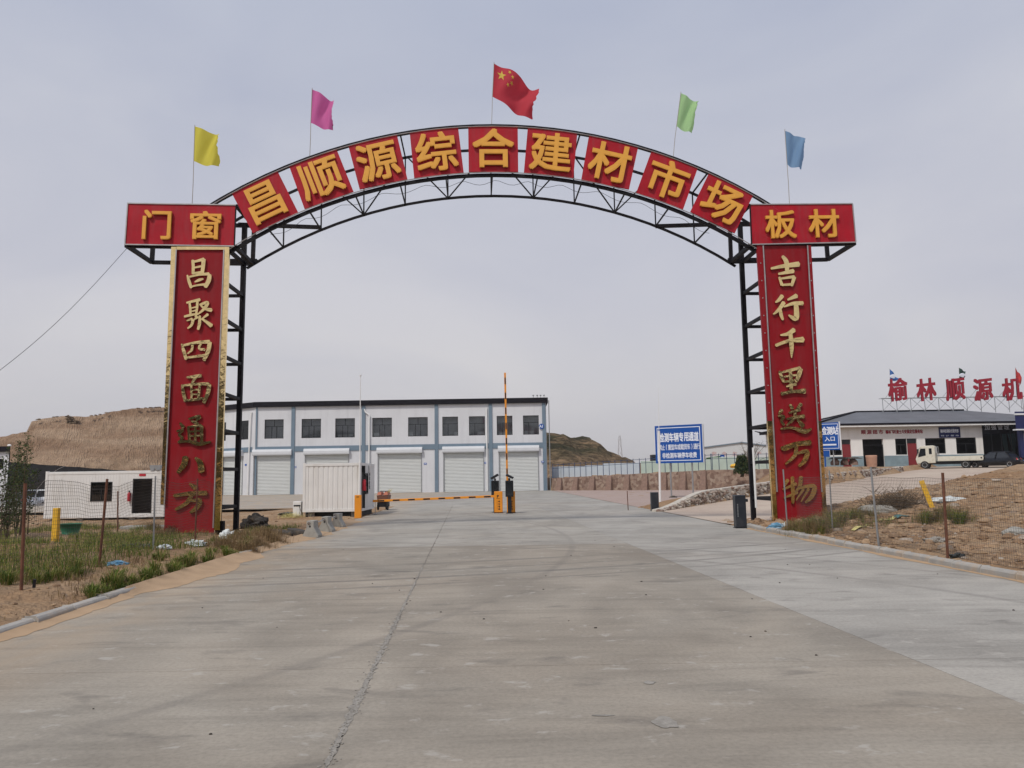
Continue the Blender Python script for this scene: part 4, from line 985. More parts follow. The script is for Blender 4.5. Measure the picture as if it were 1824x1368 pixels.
STR_R = [
 (6, [[(560, 268, 14), (660, 248, 24), (786, 232, 34)], [(652, 168, 18), (684, 215, 30), (690, 302, 22)], [(620, 312, 14), (742, 288, 28)], [(626, 338, 14), (648, 402, 20)], [(640, 350, 12), (748, 334, 20)], [(748, 338, 24), (726, 408, 18)], [(650, 402, 14), (732, 396, 16)]]),
 (6, [[(652, 488, 26), (624, 522, 22), (596, 542, 10)], [(664, 542, 26), (622, 602, 22), (578, 640, 10)], [(632, 588, 16), (640, 640, 22), (656, 684, 14)], [(694, 522, 12), (768, 488, 30)], [(664, 578, 10), (740, 552, 22), (818, 550, 26)], [(762, 556, 28), (762, 672, 34), (702, 646, 10)]]),
 (6, [[(748, 764, 30), (696, 798, 24), (636, 808, 10)], [(598, 892, 20), (700, 856, 22), (822, 844, 36)], [(716, 785, 24), (726, 900, 28), (726, 992, 6)]]),
 (6, [[(626, 1102, 12), (644, 1145, 22), (664, 1186, 18)], [(640, 1112, 12), (720, 1092, 18), (796, 1076, 24)], [(800, 1080, 28), (786, 1130, 28), (764, 1186, 20)], [(668, 1146, 10), (772, 1130, 14)], [(665, 1188, 12), (768, 1172, 14)], [(714, 1100, 20), (722, 1180, 24), (722, 1266, 20)], [(684, 1224, 12), (764, 1204, 20)], [(642, 1284, 22), (740, 1266, 18), (836, 1262, 34)]]),
 (7, [[(648, 230, 26), (622, 262, 12)], [(618, 278, 14), (664, 284, 20), (642, 320, 16), (668, 352, 16)], [(638, 384, 14), (730, 374, 18), (830, 404, 30), (888, 382, 10)], [(712, 186, 16), (732, 218, 26)], [(804, 182, 26), (768, 222, 12)], [(704, 254, 12), (794, 226, 24)], [(688, 302, 12), (828, 280, 26)], [(758, 232, 20), (744, 300, 20), (686, 354, 10)], [(768, 298, 12), (818, 362, 34)]]),
 (7, [[(642, 532, 14), (670, 540, 34), (760, 508, 30), (880, 494, 34)], [(764, 528, 24), (752, 600, 24), (678, 668, 12)], [(764, 584, 14), (852, 566, 28), (832, 640, 30), (786, 686, 16)]]),
 (7, [[(696, 796, 24), (664, 852, 12)], [(656, 874, 12), (764, 828, 22)], [(732, 774, 22), (736, 880, 24), (736, 986, 18)], [(664, 944, 12), (774, 898, 20)], [(802, 772, 26), (792, 846, 24), (750, 902, 10)], [(776, 866, 14), (904, 846, 28), (892, 926, 30), (838, 980, 14)], [(822, 872, 18), (762, 962, 8)], [(864, 868, 18), (802, 974, 8)]]),
]
OFF = {4: (180, 420), 5: (180, 680), 6: (1250, 420), 7: (1250, 680)}
def line_x(pa, pb, y): return lerp(pa[0], pb[0], (y - pa[1]) / (pb[1] - pa[1]))
def strip(pa, pb, pc, pd, y0, y1, d0, d1, name, m, root=None):
    """vertical strip on the gate face: left edge pa-pb, right edge pc-pd (pixels), between rows y0 and y1"""
    q = [gh(line_x(pa, pb, y0), y0), gh(line_x(pc, pd, y0), y0), gh(line_x(pc, pd, y1), y1), gh(line_x(pa, pb, y1), y1)]
    mb = MB(); mb.hexa([gpt(q[3], d1), gpt(q[2], d1), gpt(q[2], d0), gpt(q[3], d0), gpt(q[0], d1), gpt(q[1], d1), gpt(q[1], d0), gpt(q[0], d0)])
    return emit(name, mb, M[m], root or gate)
M['seam'] = mat('dark red seam', (0.19, 0.012, 0.018), 0.7)  # darker red for the thin seam bars
colL = strip((316, 446), (292.5, 949), (400.5, 446), (381, 949), 446, 949, -0.02, 0.03, 'column_panel', 'panel')
colR = strip((1357, 438), (1384, 928), (1436, 438), (1464, 928), 438, 928, -0.02, 0.03, 'column_panel', 'panel')
strip((307, 440), (287.5, 900), (315.8, 440), (293.5, 900), 441, 899, -0.02, 0.09, 'gold_trim', 'gold')
strip((401.2, 440), (383, 945), (410, 440), (393, 945), 441, 944, -0.02, 0.09, 'gold_trim', 'gold')
strip((316, 440), (316, 446), (400.8, 440), (400.8, 446), 440.5, 446, 0.0, 0.085, 'gold_trim', 'gold')
strip((1346.5, 438), (1378.5, 932), (1356.8, 438), (1385.5, 932), 438, 750, -0.02, 0.08, 'red_trim', 'panel'); strip((1346.5, 438), (1376.5, 932), (1356.8, 438), (1383.5, 932), 750.5, 930, -0.02, 0.085, 'gold_trim', 'gold')
strip((1436.3, 438), (1464.3, 928), (1443, 438), (1471.5, 928), 438, 750, -0.02, 0.08, 'red_trim', 'panel'); strip((1436.3, 438), (1464.3, 928), (1443, 438), (1472, 928), 750.5, 922, -0.02, 0.085, 'gold_trim', 'gold')
for (pa, pb, y0, y1) in (((316.2, 446), (295, 900), 446, 898), ((400.8, 446), (381.3, 945), 446, 940), ((1357.3, 438), (1382, 876), 439, 876), ((1436, 438), (1461.5, 876), 439, 876)):
    a, b = gh(line_x(pa, pb, y0), y0), gh(line_x(pa, pb, y1), y1); mb = MB(); mb.bar(gpt(a, 0.098), gpt(b, 0.098), 0.035); part('edge_trim', mb, M['trim'])
for (pa, pb, pc, pd, ys_) in (((316, 446), (292.5, 949), (400.5, 446), (381, 949), (502, 565, 640, 716, 790, 852)), ((1357, 438), (1384, 928), (1436, 438), (1464, 928), (496, 560, 622, 684, 746, 836))):
    for y in ys_: strip(pa, pb, pc, pd, y, y + 0.45, 0.031, 0.033, 'panel_seam', 'seam')
for col, STR, lab in ((colL, STR_L, 'l'), (colR, STR_R, 'r')):
    for key, strokes in STR:
        ox, oy = OFF[key]
        def fn(x, y, d): return gpt(gh(ox + x / 4.56, oy + y / 4.56, 0.07), 0.05 + d)
        mb = MB(); brush(mb, strokes, fn, 0.055); emit('character', mb, M['gold_letter'], col)
# column lattice: posts and rungs
for side, pxin_t, pxin_b, pxo in ((0, (436, 400), (420, 945), 300), (1, (1318, 400), (1343, 935), 1455)):
    ui = GP.hit(pxin_t[0] + (0 if side == 0 else 0), pxin_t[1], -GD)[0]; ub = GP.hit(pxin_b[0], pxin_b[1], -GD)[0]
    um = (ui + ub) / 2; uo = gh(318 if side == 0 else 1437, 600)[0]; zt = gh(300, 437)[1]
    mb = MB(); mb.bar(GP.pt(ub, -0.1, -GD), GP.pt(ui, zt + 1.35, -GD), 0.15); part('post', mb, M['steel'])
    for (u, d) in ((um, -0.12), (uo, -0.12), (uo, -GD)):
        mb = MB(); mb.bar(GP.pt(u, -0.1, d), GP.pt(u, zt, d), 0.15); part('post', mb, M['steel'])
    rows_ = [GP.hit(430 if side == 0 else 1325, y, -GD)[1] for y in ((527, 588, 649, 711, 772, 836, 901) if side == 0 else (523, 582, 641, 700, 763, 824, 887))]
    for z in rows_:
        u = lerp(ub, ui, z / zt)
        for (p, q) in (((u, -GD), (uo, -GD)), ((um, -0.12), (u, -GD)), ((uo, -0.12), (uo, -GD)), ((um, -0.12), (uo, -0.12))):
            mb = MB(); mb.bar(GP.pt(p[0], z, p[1]), GP.pt(q[0], z, q[1]), 0.10); part('rung', mb, M['steel'])
    mb = MB(); mb.bar(GP.pt(um, zt - 0.05, -0.12), GP.pt(ui, zt - 0.05, -GD), 0.11); part('rung', mb, M['steel'])
for px, y0, y1 in ((340, 945, 962), (395, 940, 955)):
    u = gh(px, y0)[0]; mb = MB(); mb.bar(GP.pt(u, -0.05, -0.06), GP.pt(u, 0.5, -0.06), 0.12); part('foot_post', mb, M['steel'])
for side in (0, 1):                                                  # small rivets on the right red trim
    for k in range(9):
        y = 470 + k * 31; x = line_x((1351.5, 438), (1381, 928), y) if side == 0 else line_x((1439.5, 438), (1468, 928), y)
        mb = MB(); c_ = gpt(gh(x, y), 0.085); mb.lump(c_, 0.02, 0.012, 0.02, 0.0, 1, 4, 0, False); part('rivet', mb, M['trim'])

# ---- flags on thin canes along the arch
def flag(name, label, tl, bl, tr_, br, foot, m, waves=2.0, ragged=0.0, stars=False, group='flags along the arch', plane=GP, d=-0.5, cane='cane'):
    f0 = plane.hit(*foot, d); root = empty(name, plane.pt(f0[0], f0[1], d), label=label, cat='flag', group=group)
    TL, BL, TR, BR = (plane.hit(*p, d) for p in (tl, bl, tr_, br)); c_ = MB(); t_ = plane.hit(tl[0], tl[1] - 1, d)
    c_.path([plane.pt(f0[0], f0[1] - 0.3, d), plane.pt((f0[0] + BL[0]) / 2 + 0.01, (f0[1] + BL[1]) / 2, d), plane.pt(BL[0], BL[1], d), plane.pt(t_[0], t_[1] + 0.03, d)], 0.011, 6); emit('pole', c_, M['cane'], root)
    W_ = math.hypot(TR[0] - TL[0], TR[1] - TL[1])
    def S(s, t, lift=0.0):
        a = (lerp(TL[0], BL[0], t), lerp(TL[1], BL[1], t)); b = (lerp(TR[0], BR[0], t), lerp(TR[1], BR[1], t))
        u, z = lerp(a[0], b[0], s), lerp(a[1], b[1], s); sd = len(label)
        z += W_ * (0.10 * math.sin(s * math.pi) * (1 - 2 * t) * 0.4 + 0.06 * s * math.sin(s * 5 + sd))
        dd = W_ * (0.22 * s + 0.03 * s * math.sin(s * 17 + t * 11) + 0.14 * s ** 0.7 * math.sin(s * waves * 2 * math.pi + t * 2.2 + sd) + 0.05 * s * math.sin(t * 7 + s * 9))
        u += W_ * 0.035 * s * math.sin(t * 6 + sd)
        return plane.pt(u, z, d - dd + lift)
    n, k = 22, 16; rows_ = []
    rnd = random.Random(len(label))
    for i in range(n + 1):
        row = []
        for j in range(k + 1):
            s = i / n
            if i == n: s -= ragged * abs(noise.fractal(Vector((j * 0.55, len(label), 0)), 1, 2, 3)) * 1.2
            row.append(S(s, j / k))
        rows_.append(row)
    mb = MB(); mb.grid(rows_); co = emit('cloth', mb, m, root, smooth=True)
    if stars:
        def star(cx, cy, r, rot):
            mb = MB(); pts = [S(cx, cy, 0.012)]
            for q in range(10):
                rr = r if q % 2 == 0 else r * 0.382; a = rot + q * math.pi / 5; pts.append(S(cx + rr * math.sin(a) / 1.5, cy - rr * math.cos(a), 0.012))
            mb.add(pts, [(0, 1 + q, 1 + (q + 1) % 10) for q in range(10)]); emit('star', mb, M['star'], co)
        star(0.18, 0.26, 0.16, 0.0)
        for cx, cy, rot in ((0.35, 0.10, 0.5), (0.42, 0.20, 0.9), (0.42, 0.36, 0.2), (0.35, 0.46, 0.6)): star(cx, cy, 0.06, rot)
    return root
M['cane'] = mat('thin bamboo cane', (0.36, 0.34, 0.30), 0.6, var=0.15)
M['star'] = cloth('yellow star', (0.75, 0.60, 0.10), 0.3)
C_ = dict(yellow=cloth('yellow flag', (0.80, 0.72, 0.10), 0.5), pink=cloth('pink flag', (0.72, 0.16, 0.43), 0.45), red=cloth('red flag', (0.58, 0.045, 0.07), 0.45), green=cloth('green flag', (0.46, 0.74, 0.36), 0.5), blue=cloth('blue flag', (0.22, 0.38, 0.60), 0.5))
flag('flag', 'yellow flag with ragged edge above the left end board', (347, 225), (345, 287), (389, 240), (386, 294), (342, 364), C_['yellow'], 1.3, 0.10)
flag('flag', 'pink flag flying between the yellow and the red flag', (556, 159), (553.5, 219), (593, 178), (592, 229), (551.5, 275), C_['pink'], 1.4, 0.10)
flag('flag', 'red flag with yellow stars at the crown of the arch', (880, 113), (877, 172), (959, 150), (950, 204), (875, 222), C_['red'], 1.5, 0.06, True)
flag('flag', 'light green flag on a leaning cane right of the crown', (1213, 166), (1205, 225), (1245, 181), (1235, 235), (1198, 272), C_['green'], 1.3, 0.12)
flag('flag', 'blue flag above the right end board', (1398, 233), (1402, 293), (1438, 247), (1434, 298), (1406, 363), C_['blue'], 1.3, 0.08)
# cable from the left end board to the left
p = gpt(gh(228, 440), 0.0); q = at(-90, 725, 19.0); mb = MB()
mb.path([p.lerp(q, t) - Vector((0, 0, 0.35 * math.sin(math.pi * t))) for t in np.linspace(0, 1, 14)], 0.007, 5)
emit('cable', mb, M['black'], label='thin black cable running down left from the end board', cat='cable')

# ================================================================== entrance: booth, barriers, bollards
BX0, BX1, BY0, BY1, BZ0, BZ1 = -9.92, -7.18, 37.4, 41.0, 0.22, 2.46
booth = empty('guard_booth', (BX0, BY0, 0), label='white corrugated guard booth container beside the barrier arm', cat='booth')
def ribbed(P, a0, a1, z0, z1, d, pitch, depth):
    mb = MB(); xs = []; a = a0; k = 0
    seq = [(0.0, 0), (0.62, 0), (0.72, -depth), (0.92, -depth), (1.0, 0)]
    n = max(1, round((a1 - a0) / pitch)); pt_ = (a1 - a0) / n
    pts = []
    for i in range(n):
        for f_, dd in seq[:-1]: pts.append((a0 + (i + f_) * pt_, d + dd))
    pts.append((a1, d))
    mb.grid([[P.pt(x, z0, q) for x, q in pts], [P.pt(x, z1, q) for x, q in pts]])
    return mb
PB = Plane((BX0, BY0), (BX1, BY0)); PS = Plane((BX1, BY0), (BX1, BY1))
emit('front_wall', ribbed(PB, 0.1, PB.L - 0.1, BZ0 + 0.12, BZ1 - 0.1, 0.0, 0.235, 0.022), M['white'], booth)
sw = ribbed(PS, 0.95, PS.L - 0.08, BZ0 + 0.12, BZ1 - 0.1, 0.0, 0.2, 0.03); emit('side_wall', sw, M['white'], booth)
mb = MB(); mb.pbox(PS, 0.86, 0.95, BZ0 + 0.12, BZ1 - 0.1, -0.05, 0.02); emit('door_jamb', mb, M['frame'], booth)
mb = MB(); mb.box(BX0 + 0.06, BX1 - 0.12, BY0 + 0.30, BY1 - 0.05, -0.02, BZ1 - 0.05); mb.box(BX0 + 0.06, BX1 - 0.12, BY0 + 0.06, BY0 + 0.295, BZ0 + 0.1, BZ1 - 0.06); emit('core', mb, M['dark'], booth)  # near-black core reaches the ground, painting in the shade under the booth
for (x, y) in ((BX0, BY0), (BX1 - 0.12, BY0), (BX1 - 0.12, BY1 - 0.12), (BX0, BY1 - 0.12)):
    mb = MB(); mb.box(x, x + 0.12, y - 0.02, y + 0.10, BZ0, BZ1 + 0.06); emit('corner_post', mb, M['white'], booth)
mb = MB(); mb.box(BX0 + 0.12, BX1 - 0.12, BY0 - 0.02, BY0 + 0.08, BZ1 - 0.1, BZ1 + 0.02); mb.box(BX1 - 0.11, BX1 + 0.0, BY0 + 0.1, BY1 - 0.12, BZ1 - 0.1, BZ1 + 0.02); mb.box(BX0 + 0.02, BX1 - 0.02, BY0 + 0.09, BY1, BZ1 + 0.0, BZ1 + 0.035); emit('roof_rim', mb, M['white'], booth)
mb = MB(); mb.box(BX0 + 0.12, BX1 - 0.12, BY0 - 0.02, BY0 + 0.06, BZ0, BZ0 + 0.12); mb.box(BX1 - 0.10, BX1, BY0 + 0.1, BY1 - 0.12, BZ0, BZ0 + 0.12); emit('base_rail', mb, M['white'], booth)
mb = MB(); mb.box(BX0 + 0.2, BX0 + 0.5, BY0 + 0.2, BY0 + 0.5, -0.05, BZ0); mb.box(BX1 - 0.5, BX1 - 0.2, BY0 + 0.2, BY0 + 0.5, -0.05, BZ0); emit('foot_block', mb, M['conc'], booth)
mb = MB(); mb.pbox(PS, 0.30, 0.86, BZ0 + 0.14, BZ1 - 0.42, -0.08, -0.04); emit('door', mb, M['dark'], booth)
wf = MB(); a, b, c, d_ = 1.05, 1.55, 1.0, 2.0
for r in ((a, b, c, c + 0.06), (a, b, d_ - 0.06, d_), (a, a + 0.06, c + 0.06, d_ - 0.06), (b - 0.06, b, c + 0.06, d_ - 0.06)): wf.pbox(PS, *r, 0.005, 0.06)
w_ = emit('window', wf, M['frame'], booth); mb = MB(); mb.pbox(PS, a + 0.06, b - 0.06, c + 0.06, d_ - 0.06, 0.005, 0.02); emit('pane', mb, M['carglass'], w_)
mb = MB()
for k, ch in enumerate('停车收费'): char_mb(mb, ch, PS.pt(2.15, 1.95 - k * 0.21, 0.008), PS.e, (0, 0, 1), 0.30, 0.19, 0.004, 0.03, PS.n)
emit('lettering', mb, M['black'], booth)
mb = MB(); mb.path([PS.pt(0.1, 2.36, 0.03), PS.pt(0.5, 2.0, 0.06), PS.pt(1.1, 1.88, 0.08), PS.pt(1.7, 2.1, 0.06), PS.pt(1.75, 2.38, 0.04)], 0.014, 5); emit('wiring', mb, M['black'], booth)
def extinguisher(p, s, label, n=None):
    r = empty('fire_extinguisher', p, label=label, cat='extinguisher', group='fire extinguishers'); mb = MB()
    mb.lathe(p, [(0.075 * s, 0), (0.085 * s, 0.02 * s), (0.085 * s, 0.36 * s), (0.06 * s, 0.44 * s), (0.025 * s, 0.47 * s)], 12); emit('cylinder', mb, M['red_sign'], r, smooth=True)
    mb = MB(); q = Vector(p) + Vector((0, 0, 0.47 * s)); mb.box(q.x - .03 * s, q.x + .03 * s, q.y - .03 * s, q.y + .03 * s, q.z, q.z + .08 * s); mb.path([q + Vector((.02, 0, .05 * s)), q + Vector((.10 * s, -.02, .0)), q + Vector((.09 * s, -.03, -.3 * s))], .012 * s, 5); emit('valve_hose', mb, M['black'], r)
p = PS.pt(0.16, 1.18, 0.12); extinguisher(p, 1.15, 'red fire extinguisher hung at the door corner of the guard booth')
mb = MB(); mb.lathe((-7.22, 37.28, 0.1), [(0.055, 0), (0.05, 2.4), (0.032, 2.5), (0.025, 4.6), (0.015, 6.5), (0.05, 6.5), (0.05, 6.56)], 8)
emit('pole', mb, M['white_clean'], label='thin white pole rising above the guard booth corner', cat='pole')
mb = MB(); mb.box(-10.42, -10.02, 37.55, 37.9, 0.02, 0.72); a_ = emit('air_conditioner', mb, M['white'], label='small cream cabinet standing left of the guard booth', cat='cabinet', bevel=0.03)
mb = MB(); mb.box(-10.38, -10.06, 37.535, 37.549, 0.5, 0.56); mb.path([(-10.1, 37.54, 0.5), (-10.06, 37.5, 0.3), (-10.1, 37.5, 0.05)], 0.012, 5); emit('grille', mb, M['black'], a_)
# straw and scraps
mb = MB(); random.seed(3)
for k in range(500):
    x, y = random.gauss(-10.3, 0.28), random.gauss(37.0, 0.2); l = random.uniform(0.15, 0.5); a = random.uniform(0, 6.28); z = max(0.0, 0.22 - 0.3 * math.hypot(x + 10.3, y - 37))
    q = Vector((x, y, z * random.random() - 0.03)); d_ = Vector((math.cos(a) * l, math.sin(a) * l * .6, random.uniform(-.05, .25))); w = Vector((-math.sin(a), math.cos(a), 0)) * .006
    mb.add([q - w, q + w, q + d_], [(0, 1, 2)])
emit('straw', mb, M['strip_yellow'], kind='stuff', label='heap of pale straw left of the guard booth')
p = onz(515, 917); mb = MB(); mb.lump((p.x, p.y, 0.03), 0.55, 0.3, 0.10, 0.5, 2.5, 9, 5); emit('plastic_sheet', mb, M['bag_black'], label='black and white plastic sheet crumpled on the sand by the booth', cat='plastic sheet')

def arm(p0, p1, r, root):
    mb = MB(); mb.bar(p0, p1, 0.09, 0.11); o = emit('boom_arm', mb, M['orange'], root, bevel=0.01); L = (Vector(p1) - Vector(p0)).length; n = 8; d = (Vector(p1) - Vector(p0)).normalized()
    for i in range(n):
        c = Vector(p0) + d * (L * (i + 0.45) / n); side = Vector((0, -1, 0)) * 0.05
        mb = MB(); u = Vector((0, 0, 1)) if abs(d.z) < .5 else Vector((1, 0, 0))
        mb.bar(c - d * 0.16 - Vector((0, .0535, 0)) - u * 0.0, c + d * 0.16 - Vector((0, .0535, 0)), 0.004 if abs(d.z) < .5 else 0.06, 0.06 if abs(d.z) < .5 else 0.004)
        emit('stripe', mb, M['black'], o)
    return o
def machine(px, py, label, w=0.40):
    p = onz(px, py); p.z = 0; root = empty('barrier_machine', p, label=label, cat='barrier', group='boom barriers at the entrance')
    mb = MB(); mb.box(p.x - w / 2, p.x + w / 2, p.y, p.y + 0.36, 0.03, 1.03); emit('cabinet', mb, M['orange'], root, bevel=0.02)
    mb = MB(); mb.box(p.x - w / 2 - .02, p.x + w / 2 + .02, p.y - .02, p.y + .38, 0, 0.03); emit('base', mb, M['black'], root)
    mb = MB(); char_mb(mb, 'P', (p.x - 0.02, p.y - 0.003, 0.80), (1, 0, 0), (0, 0, 1), 0.17, 0.17, 0.003, 0.03); mb.box(p.x - .09, p.x + .07, p.y - 0.004, p.y - .001, 0.685, 0.70)
    for k, ch in enumerate('停车管理'): char_mb(mb, ch, (p.x + 0.035, p.y - 0.003, 0.55 - k * 0.12), (1, 0, 0), (0, 0, 1), 0.075, 0.075, 0.003, 0.03)
    mb.box(p.x - 0.065, p.x - .055, p.y - 0.004, p.y - .001, 0.18, 0.60); emit('lettering', mb, M['black'], root); return root, p
m1, p1 = machine(888, 914, 'orange barrier machine with its striped arm lowered across the left lane')
tip = at(664, 892.5, p1.y + 0.1); arm((p1.x - 0.2, p1.y + 0.1, 0.80), (tip.x, tip.y, tip.z), 0, m1)
mb = MB(); f_ = onz(667, 921.5); mb.path([(tip.x + .12, tip.y, tip.z), (tip.x + .12, tip.y, 0.04)], 0.016, 6); mb.box(tip.x + .02, tip.x + .22, tip.y - .05, tip.y + .05, 0.0, 0.04); emit('arm_leg', mb, M['galv'], m1)
m2, p2 = machine(910.5, 914, 'orange barrier machine with its striped arm raised upright')
tp = at(899.5, 664, p2.y + 0.05); arm((p2.x - 0.16, p2.y + 0.05, 0.9), (tp.x, tp.y, tp.z), 0, m2)
def lpr(px, py, dy, label, flip):
    p = onz(px, py); p.z = 0; p.y += dy; p.x *= p.y / (p.y - dy); root = empty('camera_pillar', p, label=label, cat='camera pillar', group='number plate camera pillars')
    mb = MB(); mb.box(p.x - .09, p.x + .09, p.y - .06, p.y + .06, 0.0, 0.78); mb.box(p.x - .16, p.x + .16, p.y - .12, p.y + .12, 0, 0.02); emit('stand', mb, M['black'], root)
    mb = MB(); mb.box(p.x - .19, p.x + .19, p.y - .10, p.y + .10, 0.78, 1.55); emit('display_box', mb, M['black'], root, bevel=0.015)
    mb = MB(); mb.box(p.x - .16, p.x + .16, p.y - .106, p.y - .101, 0.84, 1.50); emit('screen', mb, M['carglass'], root)
    mb = MB(); mb.box(p.x - .05, p.x + .05, p.y - .05, p.y + .05, 1.55, 1.66); a = Vector((p.x - .19 * flip, p.y + .05, 1.64)); b = Vector((p.x + .16 * flip, p.y - .08, 1.84 if flip > 0 else 1.84)); 
    if flip < 0: a, b = Vector((p.x + .19, p.y - .05, 1.66)), Vector((p.x - .14, p.y + .05, 1.82))
    mb.bar(a, b, 0.12, 0.11); emit('camera', mb, M['black'], root, bevel=0.015)
lpr(882.5, 914, 0.9, 'black camera pillar half hidden behind the left barrier machine', 1)
lpr(908, 914, -0.35, 'black camera pillar in front of the right barrier machine', -1)
p = onz(637, 923); mb = MB(); mb.box(p.x - .145, p.x + .145, p.y, p.y + .22, 0.0, 1.02); o = emit('marker_post', mb, M['orange'], label='plain orange square post standing before the guard booth', cat='post', bevel=0.012, origin=(p.x, p.y, 0))
mb = MB(); mb.box(p.x - .06, p.x + .06, p.y - .006, p.y - .001, .92, .95); emit('slot', mb, M['black'], o)

# concrete barrier blocks with a pole threaded through
bl = []
for k, (px, py, lab) in enumerate(((552, 958, 'concrete barrier block nearest the camera beside the broken slabs'), (578, 948, 'middle concrete barrier block of the row of three'), (598.5, 940, 'farthest concrete barrier block before the guard booth'))):
    p = onz(px, py); p.z = 0; root = empty('barrier_block', p, label=lab, cat='barrier block', group='row of concrete barrier blocks'); mb = MB(); k_ = 1.0
    prof_ = [(-.24, 0), (.24, 0), (.24, .07), (.14, .24), (.11, .30), (.11, .50), (-.11, .50), (-.11, .30), (-.14, .24), (-.23, .05)]
    mb.prism([(p.x + a, p.y, b) for a, b in prof_], (0.03, 0.42, 0)); emit('block', mb, M['conc'], root, bevel=0.012)
    mb = MB(); mb.lathe((p.x - .005, p.y - .003, .33), [(0.03, 0), (0.03, 0.004)], 10, 'y'); emit('hole', mb, M['dark'], root)
    mb = MB(); mb.path([(p.x - .03 + .04 * math.cos(t), p.y - .02, .42 + .03 * math.sin(t)) for t in np.linspace(0, 5.5, 9)], .008, 5); emit('iron_ring', mb, M['rust'], root); bl.append(p)
for a, b, lab in ((bl[0], bl[1], 'iron rod between the nearest and the middle barrier block'), (bl[1], bl[2], 'iron rod between the middle and the farthest barrier block')):
    mb = MB(); mb.path([(a.x + .03, a.y + .42, .42), ((a.x + b.x) / 2, (a.y + b.y) / 2 + .2, .40), (b.x, b.y, .42)], .016, 6); emit('iron_rod', mb, M['galv'], label=lab, cat='rod', group='rods between barrier blocks')

# handcart behind the arm
p = onz(681, 909); p.z = 0; cart_ = empty('sweeper_tricycle', p, label='brown rubbish tricycle parked behind the lowered barrier arm', cat='tricycle')
M['brown_tin'] = mat('brown tin', (0.17, 0.075, 0.05), 0.6, var=0.3, scale=5); M['orange_tin'] = mat('faded orange tin', (0.42, 0.13, 0.07), 0.6, var=0.2, scale=5)
mb = MB(); x, y = p.x, p.y
mb.hexa([(x - .27, y, .48), (x + .27, y, .48), (x + .27, y + 1.1, .48), (x - .27, y + 1.1, .48), (x - .31, y - .03, .82), (x + .31, y - .03, .82), (x + .31, y + 1.13, .82), (x - .31, y + 1.13, .82)]); emit('tub', mb, M['brown_tin'], cart_, bevel=.01)
for sx_ in (-.30, .06):
    mb = MB(); mb.hexa([(x + sx_, y - .02, .84), (x + sx_ + .24, y - .02, .84), (x + sx_ + .24, y + 1, .84), (x + sx_, y + 1, .84), (x + sx_ + .05, y + .1, 1.0), (x + sx_ + .2, y + .1, 1.0), (x + sx_ + .2, y + .9, 1.0), (x + sx_ + .05, y + .9, 1.0)]); emit('lid', mb, M['orange_tin'], cart_)
mb = MB(); mb.box(x - .25, x + .25, y + .05, y + 1.0, .18, .46); emit('chassis', mb, M['black'], cart_)
for wx, wy in ((-.29, .15), (.24, .15), (0.0, 1.2)):
    mb = MB(); mb.lathe((x + wx, y + wy, .24), [(.22, 0), (.24, .015), (.24, .05), (.22, .065)], 18, 'x'); emit('wheel', mb, M['rubber'], cart_)
mb = MB(); mb.bar((x - .30, y + 1.0, 1.03), (x + .30, y + 1.0, 1.03), .03); mb.bar((x, y + 1.15, .3), (x, y + 1.0, 1.03), .04); emit('handlebar', mb, M['black'], cart_)
mb = MB()
for k in range(30): mb.tube((x + .25, y + .2, .95), (x + .25 + random.uniform(.05, .3), y + .2 + random.uniform(-.1, .1), 1.0 + random.uniform(.0, .2)), .004, .003, 3)
emit('broom_bristles', mb, M['strip_yellow'], cart_, kind='stuff')

# black cabinets and pole on the right
for px, py, w, h, lab in ((1167.5, 910, 0.36, 0.88, 'black cabinet at the foot of the rubble wall'), (1321.5, 941, 0.34, 1.03, 'black cabinet beside the right gate column')):
    p = onz(px, py); p.z = 0; mb = MB(); mb.box(p.x - w / 2, p.x + w / 2, p.y, p.y + .3, 0.02, h); o = emit('barrier_cabinet', mb, M['charcoal'], label=lab, cat='cabinet', group='black cabinets of the right lane', bevel=.02, origin=(p.x, p.y, 0))
    mb = MB(); mb.box(p.x - w / 2 - .02, p.x + w / 2 + .02, p.y - .02, p.y + .32, 0, .019); emit('base', mb, M['black'], o)
    if px > 1300:
        mb = MB()
        for k in range(9): mb.box(p.x - .115, p.x - .085, p.y - .005, p.y - .001, .36 + k * .045, .39 + k * .045)
        emit('lettering', mb, M['galv'], o); mb = MB(); mb.tube((p.x + w / 2 + .0, p.y + .1, .86), (p.x + w / 2 + .08, p.y + .1, .86), .05); emit('arm_joint', mb, M['black'], o)
pw = onz(1339, 912); mb = MB(); q = at(1334, 750, 25.2); mb.lathe((q.x + .12, 25.3, 0.62), [(0.035, 0), (0.035, 1.9)], 8); emit('pole', mb, M['white_clean'], label='white plastic pipe tied to the right gate column lattice', cat='pipe')
p = onz(1176, 897); t_ = at(1173, 690, p.y); mb = MB(); mb.path([(p.x, p.y, 0), (lerp(p.x, t_.x, .52), p.y, lerp(0, t_.z, .62)), ], .065, 8); mb.path([(lerp(p.x, t_.x, .52), p.y, lerp(0, t_.z, .62)), (t_.x, p.y, t_.z)], [.02, .008], 6); emit('pole', mb, M['white_clean'], label='tall thin white pole in front of the big blue sign', cat='pole')
p = onz(1119, 909); mb = MB(); mb.path([(p.x, p.y, 0), (p.x - .02, p.y, .95)], .022, 6); emit('rusty_stake', mb, M['rust'], label='lone rusty iron stake at the edge of the brick parking', cat='stake')

